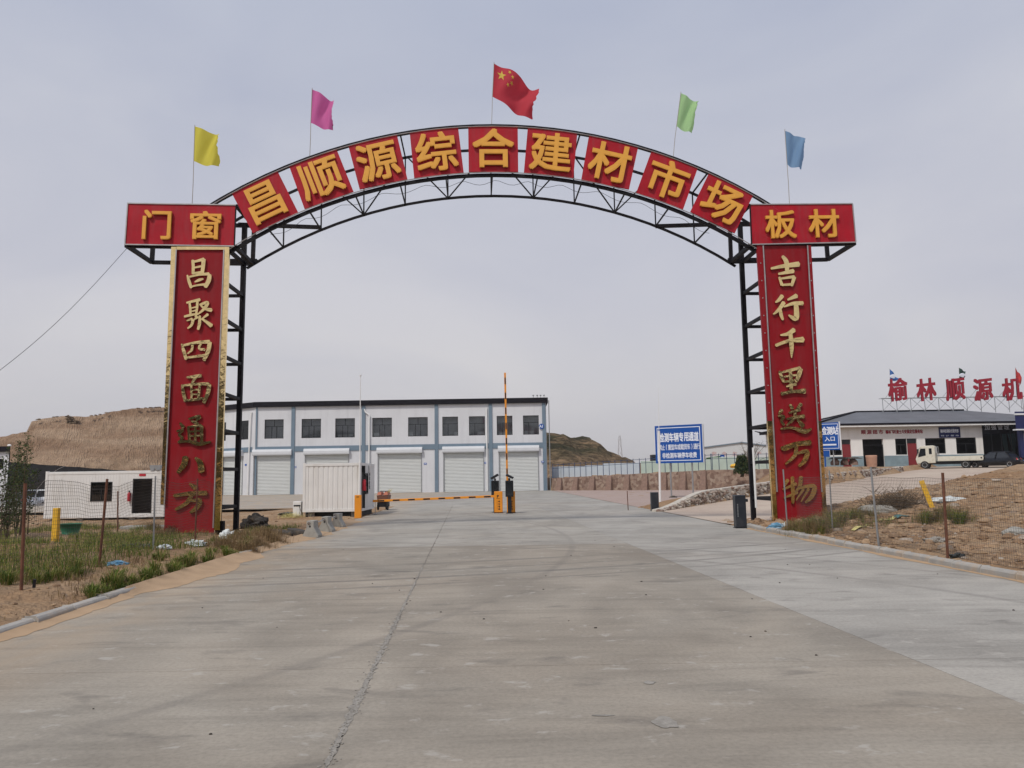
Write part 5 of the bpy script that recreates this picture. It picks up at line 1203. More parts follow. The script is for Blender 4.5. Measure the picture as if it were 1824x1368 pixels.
# ---- blue road signs
pl_, pr_ = at(1165, 790, 60.5), at(1253, 790, 58.5); SP = Plane((pl_.x, 60.5), (pr_.x, 58.5))
q = [SP.hit(*c) for c in ((1165.5, 760), (1250, 754), (1253, 823), (1169, 826))]; z1 = (q[0][1] + q[1][1]) / 2; z0 = (q[2][1] + q[3][1]) / 2; a0, a1 = (q[0][0] + q[3][0]) / 2, (q[1][0] + q[2][0]) / 2
sg = empty('lane_sign', SP.pt((a0 + a1) / 2, 0), label='big blue lane sign with three lines of white characters on two posts', cat='sign')
mb = MB(); mb.pbox(SP, a0, a1, z0, z1, -0.16, 0.0); emit('sign_sheet', mb, M['blue_sign'], sg)
mb = MB(); mb.pbox(SP, a1 + .003, a1 + .06, z0, z1, -0.18, 0.02); emit('edge', mb, M['shutter_box'], sg)
W_, H_ = a1 - a0, z1 - z0; mb = MB(); i_ = 0.16; lw = 0.055
for r in ((a0 + i_, a1 - i_, z0 + i_, z0 + i_ + lw), (a0 + i_, a1 - i_, z1 - i_ - lw, z1 - i_), (a0 + i_, a0 + i_ + lw, z0 + i_ + lw, z1 - i_ - lw), (a1 - i_ - lw, a1 - i_, z0 + i_ + lw, z1 - i_ - lw)): mb.pbox(SP, *r, 0.002, 0.008)
emit('border', mb, M['sign_white'], sg)
cx = (a0 + a1) / 2
for s, f_, w, h, pt_, b in (('检测车辆专用通道', .68, .36, .66, .385, .03), ('禁止(重型车或载货车)通行', .42, .25, .42, .248, .018), ('非检测车辆停车收费', .20, .28, .40, .30, .025)):
    mb = MB(); text_mb(mb, s, SP.pt(cx + .03, z0 + H_ * f_, .004), SP.e, (0, 0, 1), w, h, pt_, 0.004, b); emit('lettering', mb, M['sign_white'], sg)
for px in (1193, 1232):
    s_ = SP.hit(px, 850)[0]; p = SP.pt(s_, 0, -.22); mb = MB(); mb.tube((p.x, p.y, H(p.x, p.y) - .2), (p.x, p.y, z1 - .2), .06); emit('post', mb, M['galv'], sg)
mb = MB(); p = SP.pt(SP.hit(1193, 850)[0], 0, 0); mb.lump((p.x + .1, p.y - .5, H(p.x, p.y)), .35, .3, .14, .4, 2, 6, 3); emit('stone', mb, M['rock'], label='dark stone at the foot of the big blue sign', cat='stone')
pr2 = at(1499, 777, 62.0); SP2 = Plane((pr2.x - 2.45, 62.9), (pr2.x, 62.0)); z1 = SP2.hit(1495, 752)[1]; z0 = SP2.hit(1496, 801)[1]; sg = empty('entrance_sign', SP2.pt(1.2, 0), label='blue entrance sign with white arrow right of the gate column', cat='sign')
mb = MB(); mb.pbox(SP2, 0, 2.45, z0, z1, -.14, 0); emit('sign_sheet', mb, M['blue_sign'], sg)
mb = MB(); mb.pbox(SP2, 2.453, 2.56, z0 - .03, z1 + .05, -.16, .02); emit('edge', mb, M['shutter_box'], sg)
mb = MB()
for r in ((.1, 2.35, z0 + .1, z0 + .14), (.1, 2.35, z1 - .14, z1 - .1), (.06, .1, z0 + .1, z1 - .1), (2.35, 2.39, z0 + .1, z1 - .1)): mb.pbox(SP2, *r, .002, .008)
emit('border', mb, M['sign_white'], sg); H_ = z1 - z0
mb = MB(); text_mb(mb, '顺源检测站', SP2.pt(1.32, z0 + H_ * .70, .004), SP2.e, (0, 0, 1), .42, .62, .44, .004, .03); text_mb(mb, '入口', SP2.pt(1.75, z0 + H_ * .40, .004), SP2.e, (0, 0, 1), .36, .36, .40, .004, .02); emit('lettering', mb, M['sign_white'], sg)
mb = MB(); q = SP2.pt; zc = z0 + H_ * .19; mb.add([q(.75, zc, .006), q(1.1, zc + .16, .006), q(1.1, zc + .06, .006), q(2.2, zc + .06, .006), q(2.2, zc - .06, .006), q(1.1, zc - .06, .006), q(1.1, zc - .16, .006)], [(0, 2, 1), (0, 5, 2), (2, 5, 4, 3), (0, 6, 5)]); emit('arrow', mb, M['sign_white'], sg)
for a in (.5, 1.95):
    p = SP2.pt(a, 0, -.2); mb = MB(); mb.tube((p.x, p.y, H(p.x, p.y) - .2), (p.x, p.y, z1 - .2), .05); emit('post', mb, M['galv'], sg)
p = at(1470, 808, 62.2); mb = MB(); mb.box(p.x - .45, p.x + .35, p.y, p.y + .06, p.z - .25, p.z + .25); mb.box(p.x - .05, p.x + .05, p.y + .07, p.y + .12, 1.2, p.z); emit('small_sign', mb, M['blue_sign'], label='small blue sign below the entrance sign', cat='sign')

# ================================================================== shop building on the right terrace
ZP = 2.12; SX0, SX1, SY0, SY1 = 31.2, 58.0, 80.8, 97.4; EZ = 6.55; RZ = 8.4
shop = empty('shop_building', (SX0, SY0, ZP), label='white single storey shop building with grey hipped tile roof', cat='building'); FP = Plane((SX0, SY0), (SX1, SY0))
def fs(px, py=800): return FP.hit(px, py)[0]
def fz(px, py): return FP.hit(px, py)[1]
zt = fz(1560, 782); ops = [('red', 1500, 1516, None), ('dark', 1537, 1574, None), ('win', 1595.5, 1616, fz(1605, 810)), ('red', 1616.3, 1634, None), ('win', 1649, 1685, fz(1660, 808)), ('win', 1704, 1740, fz(1720, 808)), ('glass', 1752, 1822, None), ('win', 1478, 1499.7, fz(1480, 811))]
hl = []
for k, a, b, zb in ops: hl.append((fs(a), fs(b), zb if zb else ZP, zt if k != 'glass' else EZ - .15))
emit('wall', wall_holes(FP, 0, FP.L, ZP - .3, EZ, hl, .3), M['cream'], shop)
mb = MB(); mb.box(SX0 + .01, SX1, SY0 + .31, SY1, ZP - .3, EZ); mb.f = [f for i, f in enumerate(mb.f) if i in (3, 4, 5)]; emit('side_wall', mb, M['cream'], shop)
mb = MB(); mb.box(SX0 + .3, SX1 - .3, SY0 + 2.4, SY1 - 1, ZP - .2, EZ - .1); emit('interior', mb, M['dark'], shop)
for (k, a, b, zb), h in zip(ops, hl):
    if k == 'red':
        mb = MB(); mb.pbox(FP, h[0] + .03, h[1] - .03, ZP, h[3] - .5, -.16, -.08); d_ = emit('door', mb, M['red_door'], shop)
        mb = MB(); mb.pbox(FP, h[0] + .03, h[1] - .03, h[3] - .46, h[3] - .03, -.16, -.10); emit('fanlight', mb, M['frame'], d_)
        for zz in (.35, 1.0, 1.6):
            mb = MB(); mb.pbox(FP, h[0] + .18, h[1] - .18, ZP + zz - .15, ZP + zz + .25, -.079, -.06); emit('door_panel', mb, M['red_door'], d_)
    elif k == 'dark':
        mb = MB(); mb.pbox(FP, h[0], h[1], h[3] - .62, h[3] - .56, -.2, -.12); mb.pbox(FP, h[0], h[0] + .06, ZP, h[3] - .6, -.2, -.1); mb.pbox(FP, h[1] - .06, h[1], ZP, h[3] - .6, -.2, -.1); emit('doorway_frame', mb, M['frame'], shop)
    elif k == 'win': window(FP, h[0], h[1], h[2], h[3], 1, shop)
    else:
        fr = MB(); w = h[1] - h[0]
        for x in np.linspace(h[0], h[1] - .07, 5): fr.pbox(FP, x, x + .07, ZP, h[3] - 1.0, -.22, -.12)
        fr.pbox(FP, h[0], h[1], h[3] - 1.0, h[3] - .01, -.24, -.10); o = emit('shopfront', fr, M['frame'], shop)
        mb = MB(); mb.pbox(FP, h[0] + .05, h[1] - .05, ZP + .02, h[3] - 1.02, -.18, -.17); emit('pane', mb, M['glass'], o)
        M['curtain'] = mat('pale teal curtain', (0.22, 0.34, 0.34), .9, var=.15)
        for (x0, x1, x2, x3) in ((1791, 1799, 1793, 1801), (1801, 1816, 1809, 1812)):
            mb = MB(); za = h[3] - 1.05; zb_ = ZP + .9; mb.add([FP.pt(fs(x0), za, -.4), FP.pt(fs(x1), za, -.4), FP.pt(fs(x3), zb_, -.4), FP.pt(fs(x2), zb_, -.4)], [(0, 1, 2, 3)]); emit('curtain', mb, M['curtain'], o)
        mb = MB(); text_mb(mb, '加强管理', FP.pt(fs(1780), fz(1780, 761), -.095), FP.e, (0, 0, 1), .52, .50, .66, .02, .02); emit('lettering', mb, M['sign_white'], o)
edges = [0.0] + sorted(x for (k, a, b, zb), h in zip(ops, hl) if not zb for x in h[:2]) + [FP.L]
zp1 = fz(1500, 813)
for a, b in zip(edges[::2], edges[1::2]):
    if b - a > .1:
        mb = MB(); mb.pbox(FP, a + .004, b - .004, ZP - .3, zp1, .003, .05); emit('plinth', mb, M['plinth'], shop)
# hipped roof
ov = .55; ex0, ex1, ey0, ey1 = SX0 - ov, SX1 + ov, SY0 - ov - .3, SY1 + ov; ym = (ey0 + ey1) / 2; rx0, rx1 = 38.8, SX1 - 7
mb = MB(); V = [(ex0, ey0, EZ), (ex1, ey0, EZ), (ex1, ey1, EZ), (ex0, ey1, EZ), (rx0, ym, RZ), (rx1, ym, RZ)]
mb.add(V, [(0, 1, 5, 4), (1, 2, 5), (2, 3, 4, 5), (3, 0, 4)]); mb.add([(x, y, z - .14) for x, y, z in V[:4]], [(3, 2, 1, 0)]); rf = emit('roof', mb, M['roof'], shop)
mb = MB(); mb.box(ex0 - .02, ex1 + .02, ey0 - .05, ey0 + .06, EZ - .16, EZ + .03); mb.box(ex0 - .05, ex0 + .05, ey0 + .065, ey1, EZ - .16, EZ + .03); emit('eave_tiles', mb, M['fascia'], rf)
mb = MB(); mb.box(ex0 + .1, ex1 - .1, ey0 + .0, ey0 + .12, EZ - .34, EZ - .165); emit('gutter', mb, M['white'], rf)
for a, b in ((V[4], V[5]), (V[0], V[4]), (V[3], V[4])):
    mb = MB(); mb.bar(Vector(a) + Vector((0, 0, .05)), Vector(b) + Vector((0, 0, .05)), .24, .16); emit('ridge', mb, M['fascia'], rf)
mb = MB(); a = Vector(V[3]); mb.path([a + Vector((.9, -.9, .25)), a + Vector((.2, -.2, .12)), a + Vector((-.5, .3, .35))], [.12, .12, .05], 6); emit('upturned_eave', mb, M['fascia'], rf)
mb = MB(); s0_ = fs(1553.5, 770); text_mb(mb, '顺源超市', FP.pt(s0_, fz(1553, 769.5), .004), FP.e, (0, 0, 1), .46, .42, .60, .02, .02); emit('lettering', mb, M['red_letter'], shop)
mb = MB(); text_mb(mb, '榆林飞旺渣土斗安装定位服务站', FP.pt(fs(1610.5, 770), fz(1610, 768.8), .004), FP.e, (0, 0, 1), .25, .38, .272, .02, .03); emit('lettering', mb, M['red_letter'], shop)
mb = MB(); mb.pbox(FP, fs(1674.5), fs(1712), fz(1690, 779.5), fz(1690, 761), .004, .10); o = emit('shop_sign', mb, M['navy'], shop)
mb = MB(); text_mb(mb, '榆林检测综合服务部', FP.pt(fs(1692.7), fz(1692, 767.5), .101), FP.e, (0, 0, 1), .20, .36, .205, .004, .03); text_mb(mb, '年检 过户 保险 代办', FP.pt(fs(1693), fz(1693, 776), .101), FP.e, (0, 0, 1), .15, .14, .165, .004, .02); emit('lettering', mb, M['sign_white'], o)
# rooftop letters on a scaffold
RP = Plane((SX0, ym - 1.2), (SX1, ym - 1.2)); rs = empty('rooftop_sign', RP.pt(RP.hit(1700, 730)[0], RZ - .3), label='red rooftop characters on a thin steel scaffold above the shop roof', cat='sign')
zb_ = RP.hit(1600, 731)[1]; zm = RP.hit(1600, 709)[1]
def rr(px): return RP.hit(px, 715)[0]
for k, px in enumerate(range(1572, 1835, 25)):
    a = rr(px); mb = MB(); mb.bar(RP.pt(a, zb_ - .4), RP.pt(a, zm + (0 if k % 2 else .0)), .05); emit('upright', mb, M['galv'], rs)
    mb = MB(); b = rr(px + 25 if px < 1815 else px); mb.bar(RP.pt(a, zm), RP.pt(b, zb_ - .1), .035); mb.bar(RP.pt(b, zm, -.3), RP.pt(a, zb_ - .1, -.3), .035); emit('brace', mb, M['galv'], rs)
mb = MB(); mb.bar(RP.pt(rr(1570), zm), RP.pt(rr(1840), zm), .05); emit('rail', mb, M['galv'], rs); mb = MB(); mb.bar(RP.pt(rr(1570), zm, -.6), RP.pt(rr(1840), zm, -.6), .05); emit('rail', mb, M['galv'], rs)
for ch, px, py in (('榆', 1598.5, 694), ('林', 1649, 694), ('顺', 1700.5, 693.5), ('源', 1750, 693.5), ('机', 1801.5, 693)):
    s_, z = RP.hit(px, py); ey_ = Vector((0, 0, 1)); ex_ = (RP.e + Vector((0, 0, .10))).normalized(); mb = MB(); char_mb(mb, ch, RP.pt(s_, z, .05), ex_, ey_, 2.05, 2.40, .12, .026, RP.n); emit('character', mb, M['red_letter'], rs)
    mb = MB(); mb.bar(RP.pt(s_, z - 1.0, -.05), RP.pt(s_ - .9, zm, -.6), .04); mb.bar(RP.pt(s_ - .2, z + .5, -.02), RP.pt(s_ - 1.3, zm, -.3), .035); emit('prop', mb, M['galv'], rs)
fB, fG, fR = cloth('blue white flag', (.06, .17, .45), .3), cloth('dark green flag', (.025, .07, .055), .3), cloth('small red flag', (.55, .05, .05), .3)
for (px, py, m, lab, tr_, w2) in ((1584.5, 657, fB, 'small blue and white flag above the first rooftop character', (1603, 675), True), (1708, 655, fG, 'small dark green and white flag above the third rooftop character', (1721, 662), True), (1808.5, 655, fR, 'small red flag above the last visible rooftop character', (1823, 672), False)):
    r = flag('flag', lab, (px, py), (px + .8, py + 19), tr_, (tr_[0] - 1, tr_[1] + 2 if m is fB else tr_[1] + 17 if m is fR else tr_[1] + 10), (px + 2, 715), m, 1.2, .05, group='small flags above the shop roof', plane=RP, d=-.8)
    if w2:
        k_ = RP.hit(px + 7, py + 13, -.6); mb = MB(); mb.lump(RP.pt(k_[0], k_[1], -.74), .34, .03, .24, .3, 1.5, 6, 2, False)
        emit('emblem', mb, M['sign_white'], r)
# canopy of the inspection hall at the right edge
cn = at(1808.5, 750, 71.5); hall = empty('inspection_hall', (cn.x, 71.5, ZP), label='navy canopy of the inspection hall at the right picture edge', cat='building')
z1, z0 = at(1815, 733, 71.5).z, at(1815, 764, 71.5).z
SK = 6.2
mb = MB(); mb.hexa([(cn.x, 71.5, z0), (cn.x + 16, 71.5, z0), (cn.x + 16, 80.2, z0), (cn.x + SK, 80.2, z0), (cn.x, 71.5, z1), (cn.x + 16, 71.5, z1), (cn.x + 16, 80.2, z1), (cn.x + SK, 80.2, z1)]); emit('canopy_fascia', mb, M['navy'], hall)
mb = MB(); mb.box(cn.x - .06, cn.x + 16, 71.42, 71.496, z1 - .32, z1 - .16); emit('white_stripe', mb, M['shutter_box'], hall)
mb = MB(); mb.box(cn.x - .05, cn.x + 16, 71.42, 71.9, z0 - .12, z0 - .004); emit('soffit_edge', mb, M['shutter_box'], hall)
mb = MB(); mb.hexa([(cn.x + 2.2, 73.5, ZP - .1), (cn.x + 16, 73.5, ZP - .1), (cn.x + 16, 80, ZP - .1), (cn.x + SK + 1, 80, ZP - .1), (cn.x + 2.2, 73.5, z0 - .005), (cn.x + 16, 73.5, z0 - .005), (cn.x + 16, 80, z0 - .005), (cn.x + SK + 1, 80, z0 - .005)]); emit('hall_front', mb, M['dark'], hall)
for dx in (.6, 5): 
    mb = MB(); mb.box(cn.x + dx, cn.x + dx + .35, 72, 72.35, ZP - .2, z0 - .13); emit('column', mb, M['navy'], hall)

# ---- vehicles
def wheel(root, c, r, w, ax, rim='chrome'):
    R = Matrix.Rotation(ax, 3, 'Z'); c = Vector(c)
    def tr(mb): mb.v = [tuple(c + R @ Vector(v)) for v in mb.v]; return mb
    t_ = emit('wheel', tr(MB().lathe((0, -w / 2, 0), [(r * .62, 0), (r * .95, 0), (r, w * .15), (r, w * .85), (r * .95, w), (r * .62, w)], 22, 'y')), M['rubber'], root, smooth=False)
    emit('rim', tr(MB().lathe((0, -w / 2 - .004, 0), [(r * .1, .02), (r * .60, 0), (r * .63, .02), (r * .63, w - .02), (r * .6, w + .008), (r * .1, w - .012)], 16, 'y')), M[rim], t_)
def car(name, loc, ang, paint, label, L=4.5, suv=False, group=None):
    root = empty(name, loc, label=label, cat='car', group=group); R = Matrix.Rotation(ang, 3, 'Z'); loc = Vector(loc); W = .88
    def T(v): return loc + R @ Vector(v)
    hl = L / 2; zr = 1.62 if suv else 1.44; zb = .98 if suv else .90
    def sect(x, zlo, zhi, w): return [T((x, -w, zlo)), T((x, -w * 1.02, lerp(zlo, zhi, .55))), T((x, -w * .93, zhi)), T((x, w * .93, zhi)), T((x, w * 1.02, lerp(zlo, zhi, .55))), T((x, w, zlo))]
    body = [(-hl, .42, .72, .70), (-hl + .12, .26, .86, .80), (-hl + .7, .2, zb + .02, .87), (-1.0, .2, zb + .0, W), (0.4, .2, zb - .02, W), (1.1, .2, zb - .04, W), (hl - .5, .22, .78, .86), (hl - .1, .28, .66, .78), (hl, .36, .56, .66)]
    mb = MB(); rows_ = [sect(*b) for b in body]; rows_ = [r + [r[0]] for r in rows_]; mb.grid(rows_); mb.add(rows_[0][:6], [tuple(range(6))]); mb.add(rows_[-1][:6], [tuple(range(5, -1, -1))])
    emit('body', mb, M[paint], root, smooth=True)
    bx0, bx1 = (-hl + .25, 1.15) if suv else (-hl + .75, 1.2); tx0, tx1 = (-hl + .6, .35) if suv else (-1.15, .35)
    def cab(grow, z0, z1, mat_, nm, par):
        g0 = grow; mb = MB()
        mb.hexa([T((bx0 - g0, -.80 - g0, z0)), T((bx1 + g0, -.80 - g0, z0)), T((bx1 + g0, .80 + g0, z0)), T((bx0 - g0, .80 + g0, z0)), T((tx0 - g0, -.60 - g0, z1)), T((tx1 + g0, -.60 - g0, z1)), T((tx1 + g0, .60 + g0, z1)), T((tx0 - g0, .60 + g0, z1))]); return emit(nm, mb, mat_, par, bevel=.05)
    cb = cab(0, zb - .06, zr, M['carglass'], 'glasshouse', root)
    mb = MB(); mb.hexa([T((tx0 - .06, -.64, zr - .06)), T((tx1 + .06, -.64, zr - .06)), T((tx1 + .06, .64, zr - .06)), T((tx0 - .06, .64, zr - .06)), T((tx0 + .1, -.55, zr + .03)), T((tx1 - .1, -.55, zr + .03)), T((tx1 - .1, .55, zr + .03)), T((tx0 + .1, .55, zr + .03))]); emit('roof', mb, M[paint], root, bevel=.03)
    for s in (-1, 1):
        for (xa, xb) in ((bx0, tx0), (bx1, tx1), ((bx0 + bx1) / 2 - .05, (tx0 + tx1) / 2)):
            mb = MB(); mb.bar(T((xa, .815 * s, zb - .05)), T((xb, .615 * s, zr - .01)), .09, .05); emit('pillar', mb, M[paint], root)
        for x in (-hl + .85, hl - .85): wheel(root, T((x, s * (W - .09), .32)), .32, .2, ang)
        mb = MB(); mb.hexa([T((-hl + .0, s * .45, .68)), T((-hl + .25, s * .83, .68)), T((-hl + .3, s * .80, .84)), T((-hl + .12, s * .45, .84)), T((-hl - .02, s * .45, .69)), T((-hl + .2, s * .86, .69)), T((-hl + .25, s * .83, .85)), T((-hl + .08, s * .45, .85))]); emit('tail_lamp', mb, M['tail'], root)
        mb = MB(); mb.lump(T((hl - .16, s * .6, .62)), .12, .14, .06, .05, 1, 5, 1, False); emit('headlight', mb, M['chrome'], root)
        mb = MB(); mb.lump(T((.85, s * .98, zb + .05)), .08, .1, .07, .05, 1, 5, 1, False); emit('mirror', mb, M[paint], root)
    mb = MB(); mb.hexa([T((-hl - .012, -.24, .60)), T((-hl - .012, .24, .60)), T((-hl + .01, .24, .60)), T((-hl + .01, -.24, .60)), T((-hl + .03, -.24, .74)), T((-hl + .03, .24, .74)), T((-hl + .06, .24, .74)), T((-hl + .06, -.24, .74))]); emit('number_plate', mb, M['plate'], root)
    return root
cp = at(1776, 822, 73.0); car('parked_car', (cp.x, 73.0, H(cp.x, 73.0)), math.radians(120), 'carpaint_black', 'black sedan parked right behind the white truck', 4.8)
c1 = at(57, 895, 74); car('parked_car', (c1.x, 74, H(c1.x, 74)), math.radians(196), 'carpaint_white', 'white car parked left of the site office container', 4.3, True)
c2 = at(22, 897, 70); car('parked_car', (c2.x - .3, 70, H(c2.x, 70)), math.radians(170), 'carpaint_white', 'white car half hidden behind the thin trees at left edge', 4.4)
# light truck
tp = at(1693, 826, 75.5); tz = H(tp.x, 75.5); ang = math.radians(147); Rm = Matrix.Rotation(ang, 3, 'Z'); tl = Vector((tp.x, 75.5, tz))
truck = empty('flatbed_truck', tl, label='cream flatbed truck parked in front of the shop building', cat='truck')
def T(v): return tl + Rm @ Vector(v)
def thex(c): return [T(v) for v in c]
mb = MB(); s_ = [(1.15, .55), (2.75, .5), (2.85, .95), (2.62, 1.55), (2.42, 2.1), (2.25, 2.2), (1.25, 2.22), (1.15, 2.1)]
mb.prism([T((x, -.9, z)) for x, z in s_], T((0, .9, 0)) - T((0, -.9, 0))); emit('cab', mb, M['truckpaint'], truck, bevel=.05)
mb = MB(); mb.hexa(thex([(2.80, -.78, 1.25), (2.80, .78, 1.25), (2.70, .78, 1.25), (2.70, -.78, 1.25), (2.49, -.74, 2.02), (2.49, .74, 2.02), (2.40, .74, 2.02), (2.40, -.74, 2.02)])); emit('windscreen', mb, M['carglass'], truck)
for s in (-1, 1):
    y0, y1 = sorted((s * .895, s * .915))
    mb = MB(); mb.hexa(thex([(1.95, y0, 1.28), (2.62, y0, 1.12), (2.62, y1, 1.12), (1.95, y1, 1.28), (1.95, y0, 1.95), (2.38, y0, 1.95), (2.38, y1, 1.95), (1.95, y1, 1.95)])); emit('side_window', mb, M['carglass'], truck)
    mb = MB(); mb.hexa(thex([(1.42, y0, 1.4), (1.66, y0, 1.4), (1.66, y1, 1.4), (1.42, y1, 1.4), (1.42, y0, 1.95), (1.66, y0, 1.95), (1.66, y1, 1.95), (1.42, y1, 1.95)])); emit('side_window', mb, M['carglass'], truck)
    for x in (2.1, -1.3): wheel(truck, T((x, s * .80, .38)), .38, .22, ang, 'galv')
    mb = MB(); mb.bar(T((-2.75, s * .98, .98)), T((.95, s * .98, .98)), .06, .36); emit('bed_side', mb, M['truckpaint'], truck)
    mb = MB(); mb.bar(T((2.6, s * 1.05, 1.5)), T((2.6, s * 1.05, 1.9)), .12, .06); mb.bar(T((2.6, s * .9, 1.9)), T((2.6, s * 1.05, 1.85)), .03); emit('mirror', mb, M['black'], truck)
mb = MB(); mb.hexa(thex([(-2.75, -1.0, .72), (.98, -1.0, .72), (.98, 1.0, .72), (-2.75, 1.0, .72), (-2.75, -1.0, .80), (.98, -1.0, .80), (.98, 1.0, .80), (-2.75, 1.0, .80)])); emit('bed_floor', mb, M['truckpaint'], truck)
mb = MB(); mb.bar(T((-2.75, -.9, .98)), T((-2.75, .9, .98)), .06, .36); emit('tailgate', mb, M['truckpaint'], truck)
mb = MB(); mb.path([T((.98, -.85, .8)), T((.98, -.85, 1.95)), T((.98, -.6, 2.1)), T((.98, .6, 2.1)), T((.98, .85, 1.95)), T((.98, .85, .8))], .035, 6)
for z in (1.2, 1.6): mb.bar(T((.98, -.85, z)), T((.98, .85, z)), .04)
emit('headboard_frame', mb, M['galv'], truck)
mb = MB(); mb.hexa(thex([(-2.7, -.45, .42), (2.2, -.45, .42), (2.2, .45, .42), (-2.7, .45, .42), (-2.7, -.45, .70), (2.2, -.45, .70), (2.2, .45, .70), (-2.7, .45, .70)])); emit('chassis', mb, M['black'], truck)
mb = MB(); mb.hexa(thex([(1.14, -.7, 1.5), (1.146, -.7, 1.5), (1.146, .7, 1.5), (1.14, .7, 1.5), (1.14, -.7, 2.0), (1.146, -.7, 2.0), (1.146, .7, 2.0), (1.14, .7, 2.0)])); emit('rear_window', mb, M['carglass'], truck)
mb = MB(); mb.bar(T((-2.7, -.9, .5)), T((-2.7, .9, .5)), .08); mb.bar(T((-2.4, -1.0, .5)), T((-.2, -1.0, .5)), .05, .12); emit('guard_rail', mb, M['rust'], truck)
# terracotta water butt, board on rubble
p = at(1553, 829, 66); z_ = H(p.x, 66); mb = MB(); mb.lathe((p.x, 66, z_), [(.36, 0), (.40, .10), (.44, .78), (.46, .92), (.42, .95), (.37, .92)], 20); emit('water_butt', mb, M['terracotta'], label='faded terracotta coloured tub before the dark shop doorway', cat='tub', smooth=True)
p = at(1505, 828, 64); z_ = H(p.x, 64); tb = empty('low_table', (p.x, 64, z_), label='low dark slab table beside the entrance sign', cat='table'); mb = MB(); mb.hexa([(p.x - 1.3, 63.5, z_ + .62), (p.x + 1.3, 63.5, z_ + .62), (p.x + 1.2, 64.7, z_ + .62), (p.x - 1.1, 64.7, z_ + .62), (p.x - 1.0, 63.6, z_ + .76), (p.x + .9, 63.6, z_ + .74), (p.x + 1.0, 64.6, z_ + .74), (p.x - .8, 64.6, z_ + .76)]); emit('top', mb, M['rock'], tb)
for dx in (-.8, .0, .7): mb = MB(); mb.lump((p.x + dx, 64, z_ + .25), .34, .4, .4, .3, 1.5, 5, dx); emit('leg', mb, M['buttress'], tb)

# ---- far white shed with pale red characters, odds and ends on the terrace
shed = empty('white_shed', at(1320, 830, 128), label='far white gabled shed with faint red characters', cat='building'); GP2 = Plane((at(1185, 800, 128).x, 128), (at(1460, 800, 128).x, 128))
e = [GP2.hit(*c) for c in ((1185, 806), (1321, 788), (1460, 806))]; M['shed_white'] = mat('far white sheet', (.60, .62, .63), .7, var=.02); M['faint_red'] = mat('faded red letters', (.56, .38, .37), .8)
mb = MB(); mb.prism([GP2.pt(e[0][0], 1.5), GP2.pt(e[2][0], 1.5), GP2.pt(e[2][0], e[2][1]), GP2.pt(e[1][0], e[1][1]), GP2.pt(e[0][0], e[0][1])], GP2.n * -14); emit('wall', mb, M['shed_white'], shed)
mb = MB(); mb.bar(GP2.pt(*e[0], .1), GP2.pt(*e[1], .1), .16); mb.bar(GP2.pt(*e[1], .1), GP2.pt(*e[2], .1), .16); emit('roof_edge', mb, M['slate'], shed)
for ch, px in (('安', 1272), ('全', 1290), ('生', 1309), ('产', 1352)):
    s_, z = GP2.hit(px, 808); mb = MB(); char_mb(mb, ch, GP2.pt(s_, z, .01), GP2.e, (0, 0, 1), .75, .65, .01, .02, GP2.n); emit('character', mb, M['faint_red'], shed)
M['lime'] = mat('green tarpaulin', (.05, .22, .03), .7, var=.2)
p = at(1276, 817, 96); mb = MB(); mb.hexa([(p.x - .7, 96, p.z - .25), (p.x + .6, 96, p.z - .25), (p.x + .6, 97.5, p.z - .25), (p.x - .7, 97.5, p.z - .25), (p.x - .9, 95.8, p.z + .15), (p.x + .8, 95.8, p.z + .35), (p.x + .8, 97.6, p.z + .35), (p.x - .9, 97.6, p.z + .15)]); mb.box(p.x - .5, p.x - .4, 96.2, 96.3, 2, p.z - .25); mb.box(p.x + .3, p.x + .4, 96.2, 96.3, 2, p.z - .25); emit('green_canopy', mb, M['lime'], label='small green canopy behind the blue fence', cat='canopy')
p = at(1287, 817, 95); mb = MB(); mb.box(p.x - .25, p.x + .25, 95, 95.05, p.z - .5, p.z + .5); mb.box(p.x - .04, p.x + .04, 95.06, 95.12, 2, p.z); o = emit('notice_board', mb, M['blue_sign'], label='small blue and white notice board behind the blue fence', cat='sign'); mb = MB(); mb.box(p.x - .14, p.x + .14, 94.98, 94.997, p.z - .25, p.z + .25); emit('lettering', mb, M['sign_white'], o)
p = at(1312, 833, 84); mb = MB(); mb.lump((p.x, 84, p.z + .1), .7, .5, .35, .3, 2, 7, 3); emit('yellow_tarp', mb, M['yellow'], label='yellow tarpaulin bundle left of the dark shrub', cat='tarpaulin')
p = at(1168, 826, 97); mb = MB(); mb.box(p.x - .5, p.x + .8, 97, 98, 2.0, p.z + 1.1); emit('dark_kiosk', mb, M['charcoal'], label='dark box cabinet behind the fence at the left of the big blue sign', cat='cabinet')
p = at(1108, 829, 118); mb = MB(); mb.hexa([(p.x - 3.2, 118, 2), (p.x + 3.0, 116, 2), (p.x + 3.0, 120, 2), (p.x - 3.2, 122, 2), (p.x - 3.3, 117.8, p.z - .1), (p.x + 3.2, 115.8, p.z + .35), (p.x + 3.2, 120, p.z + .35), (p.x - 3.3, 122, p.z - .1)]); emit('red_shed', mb, M['buttress'], label='low reddish brown shed roof below the scrubby hill', cat='shed')
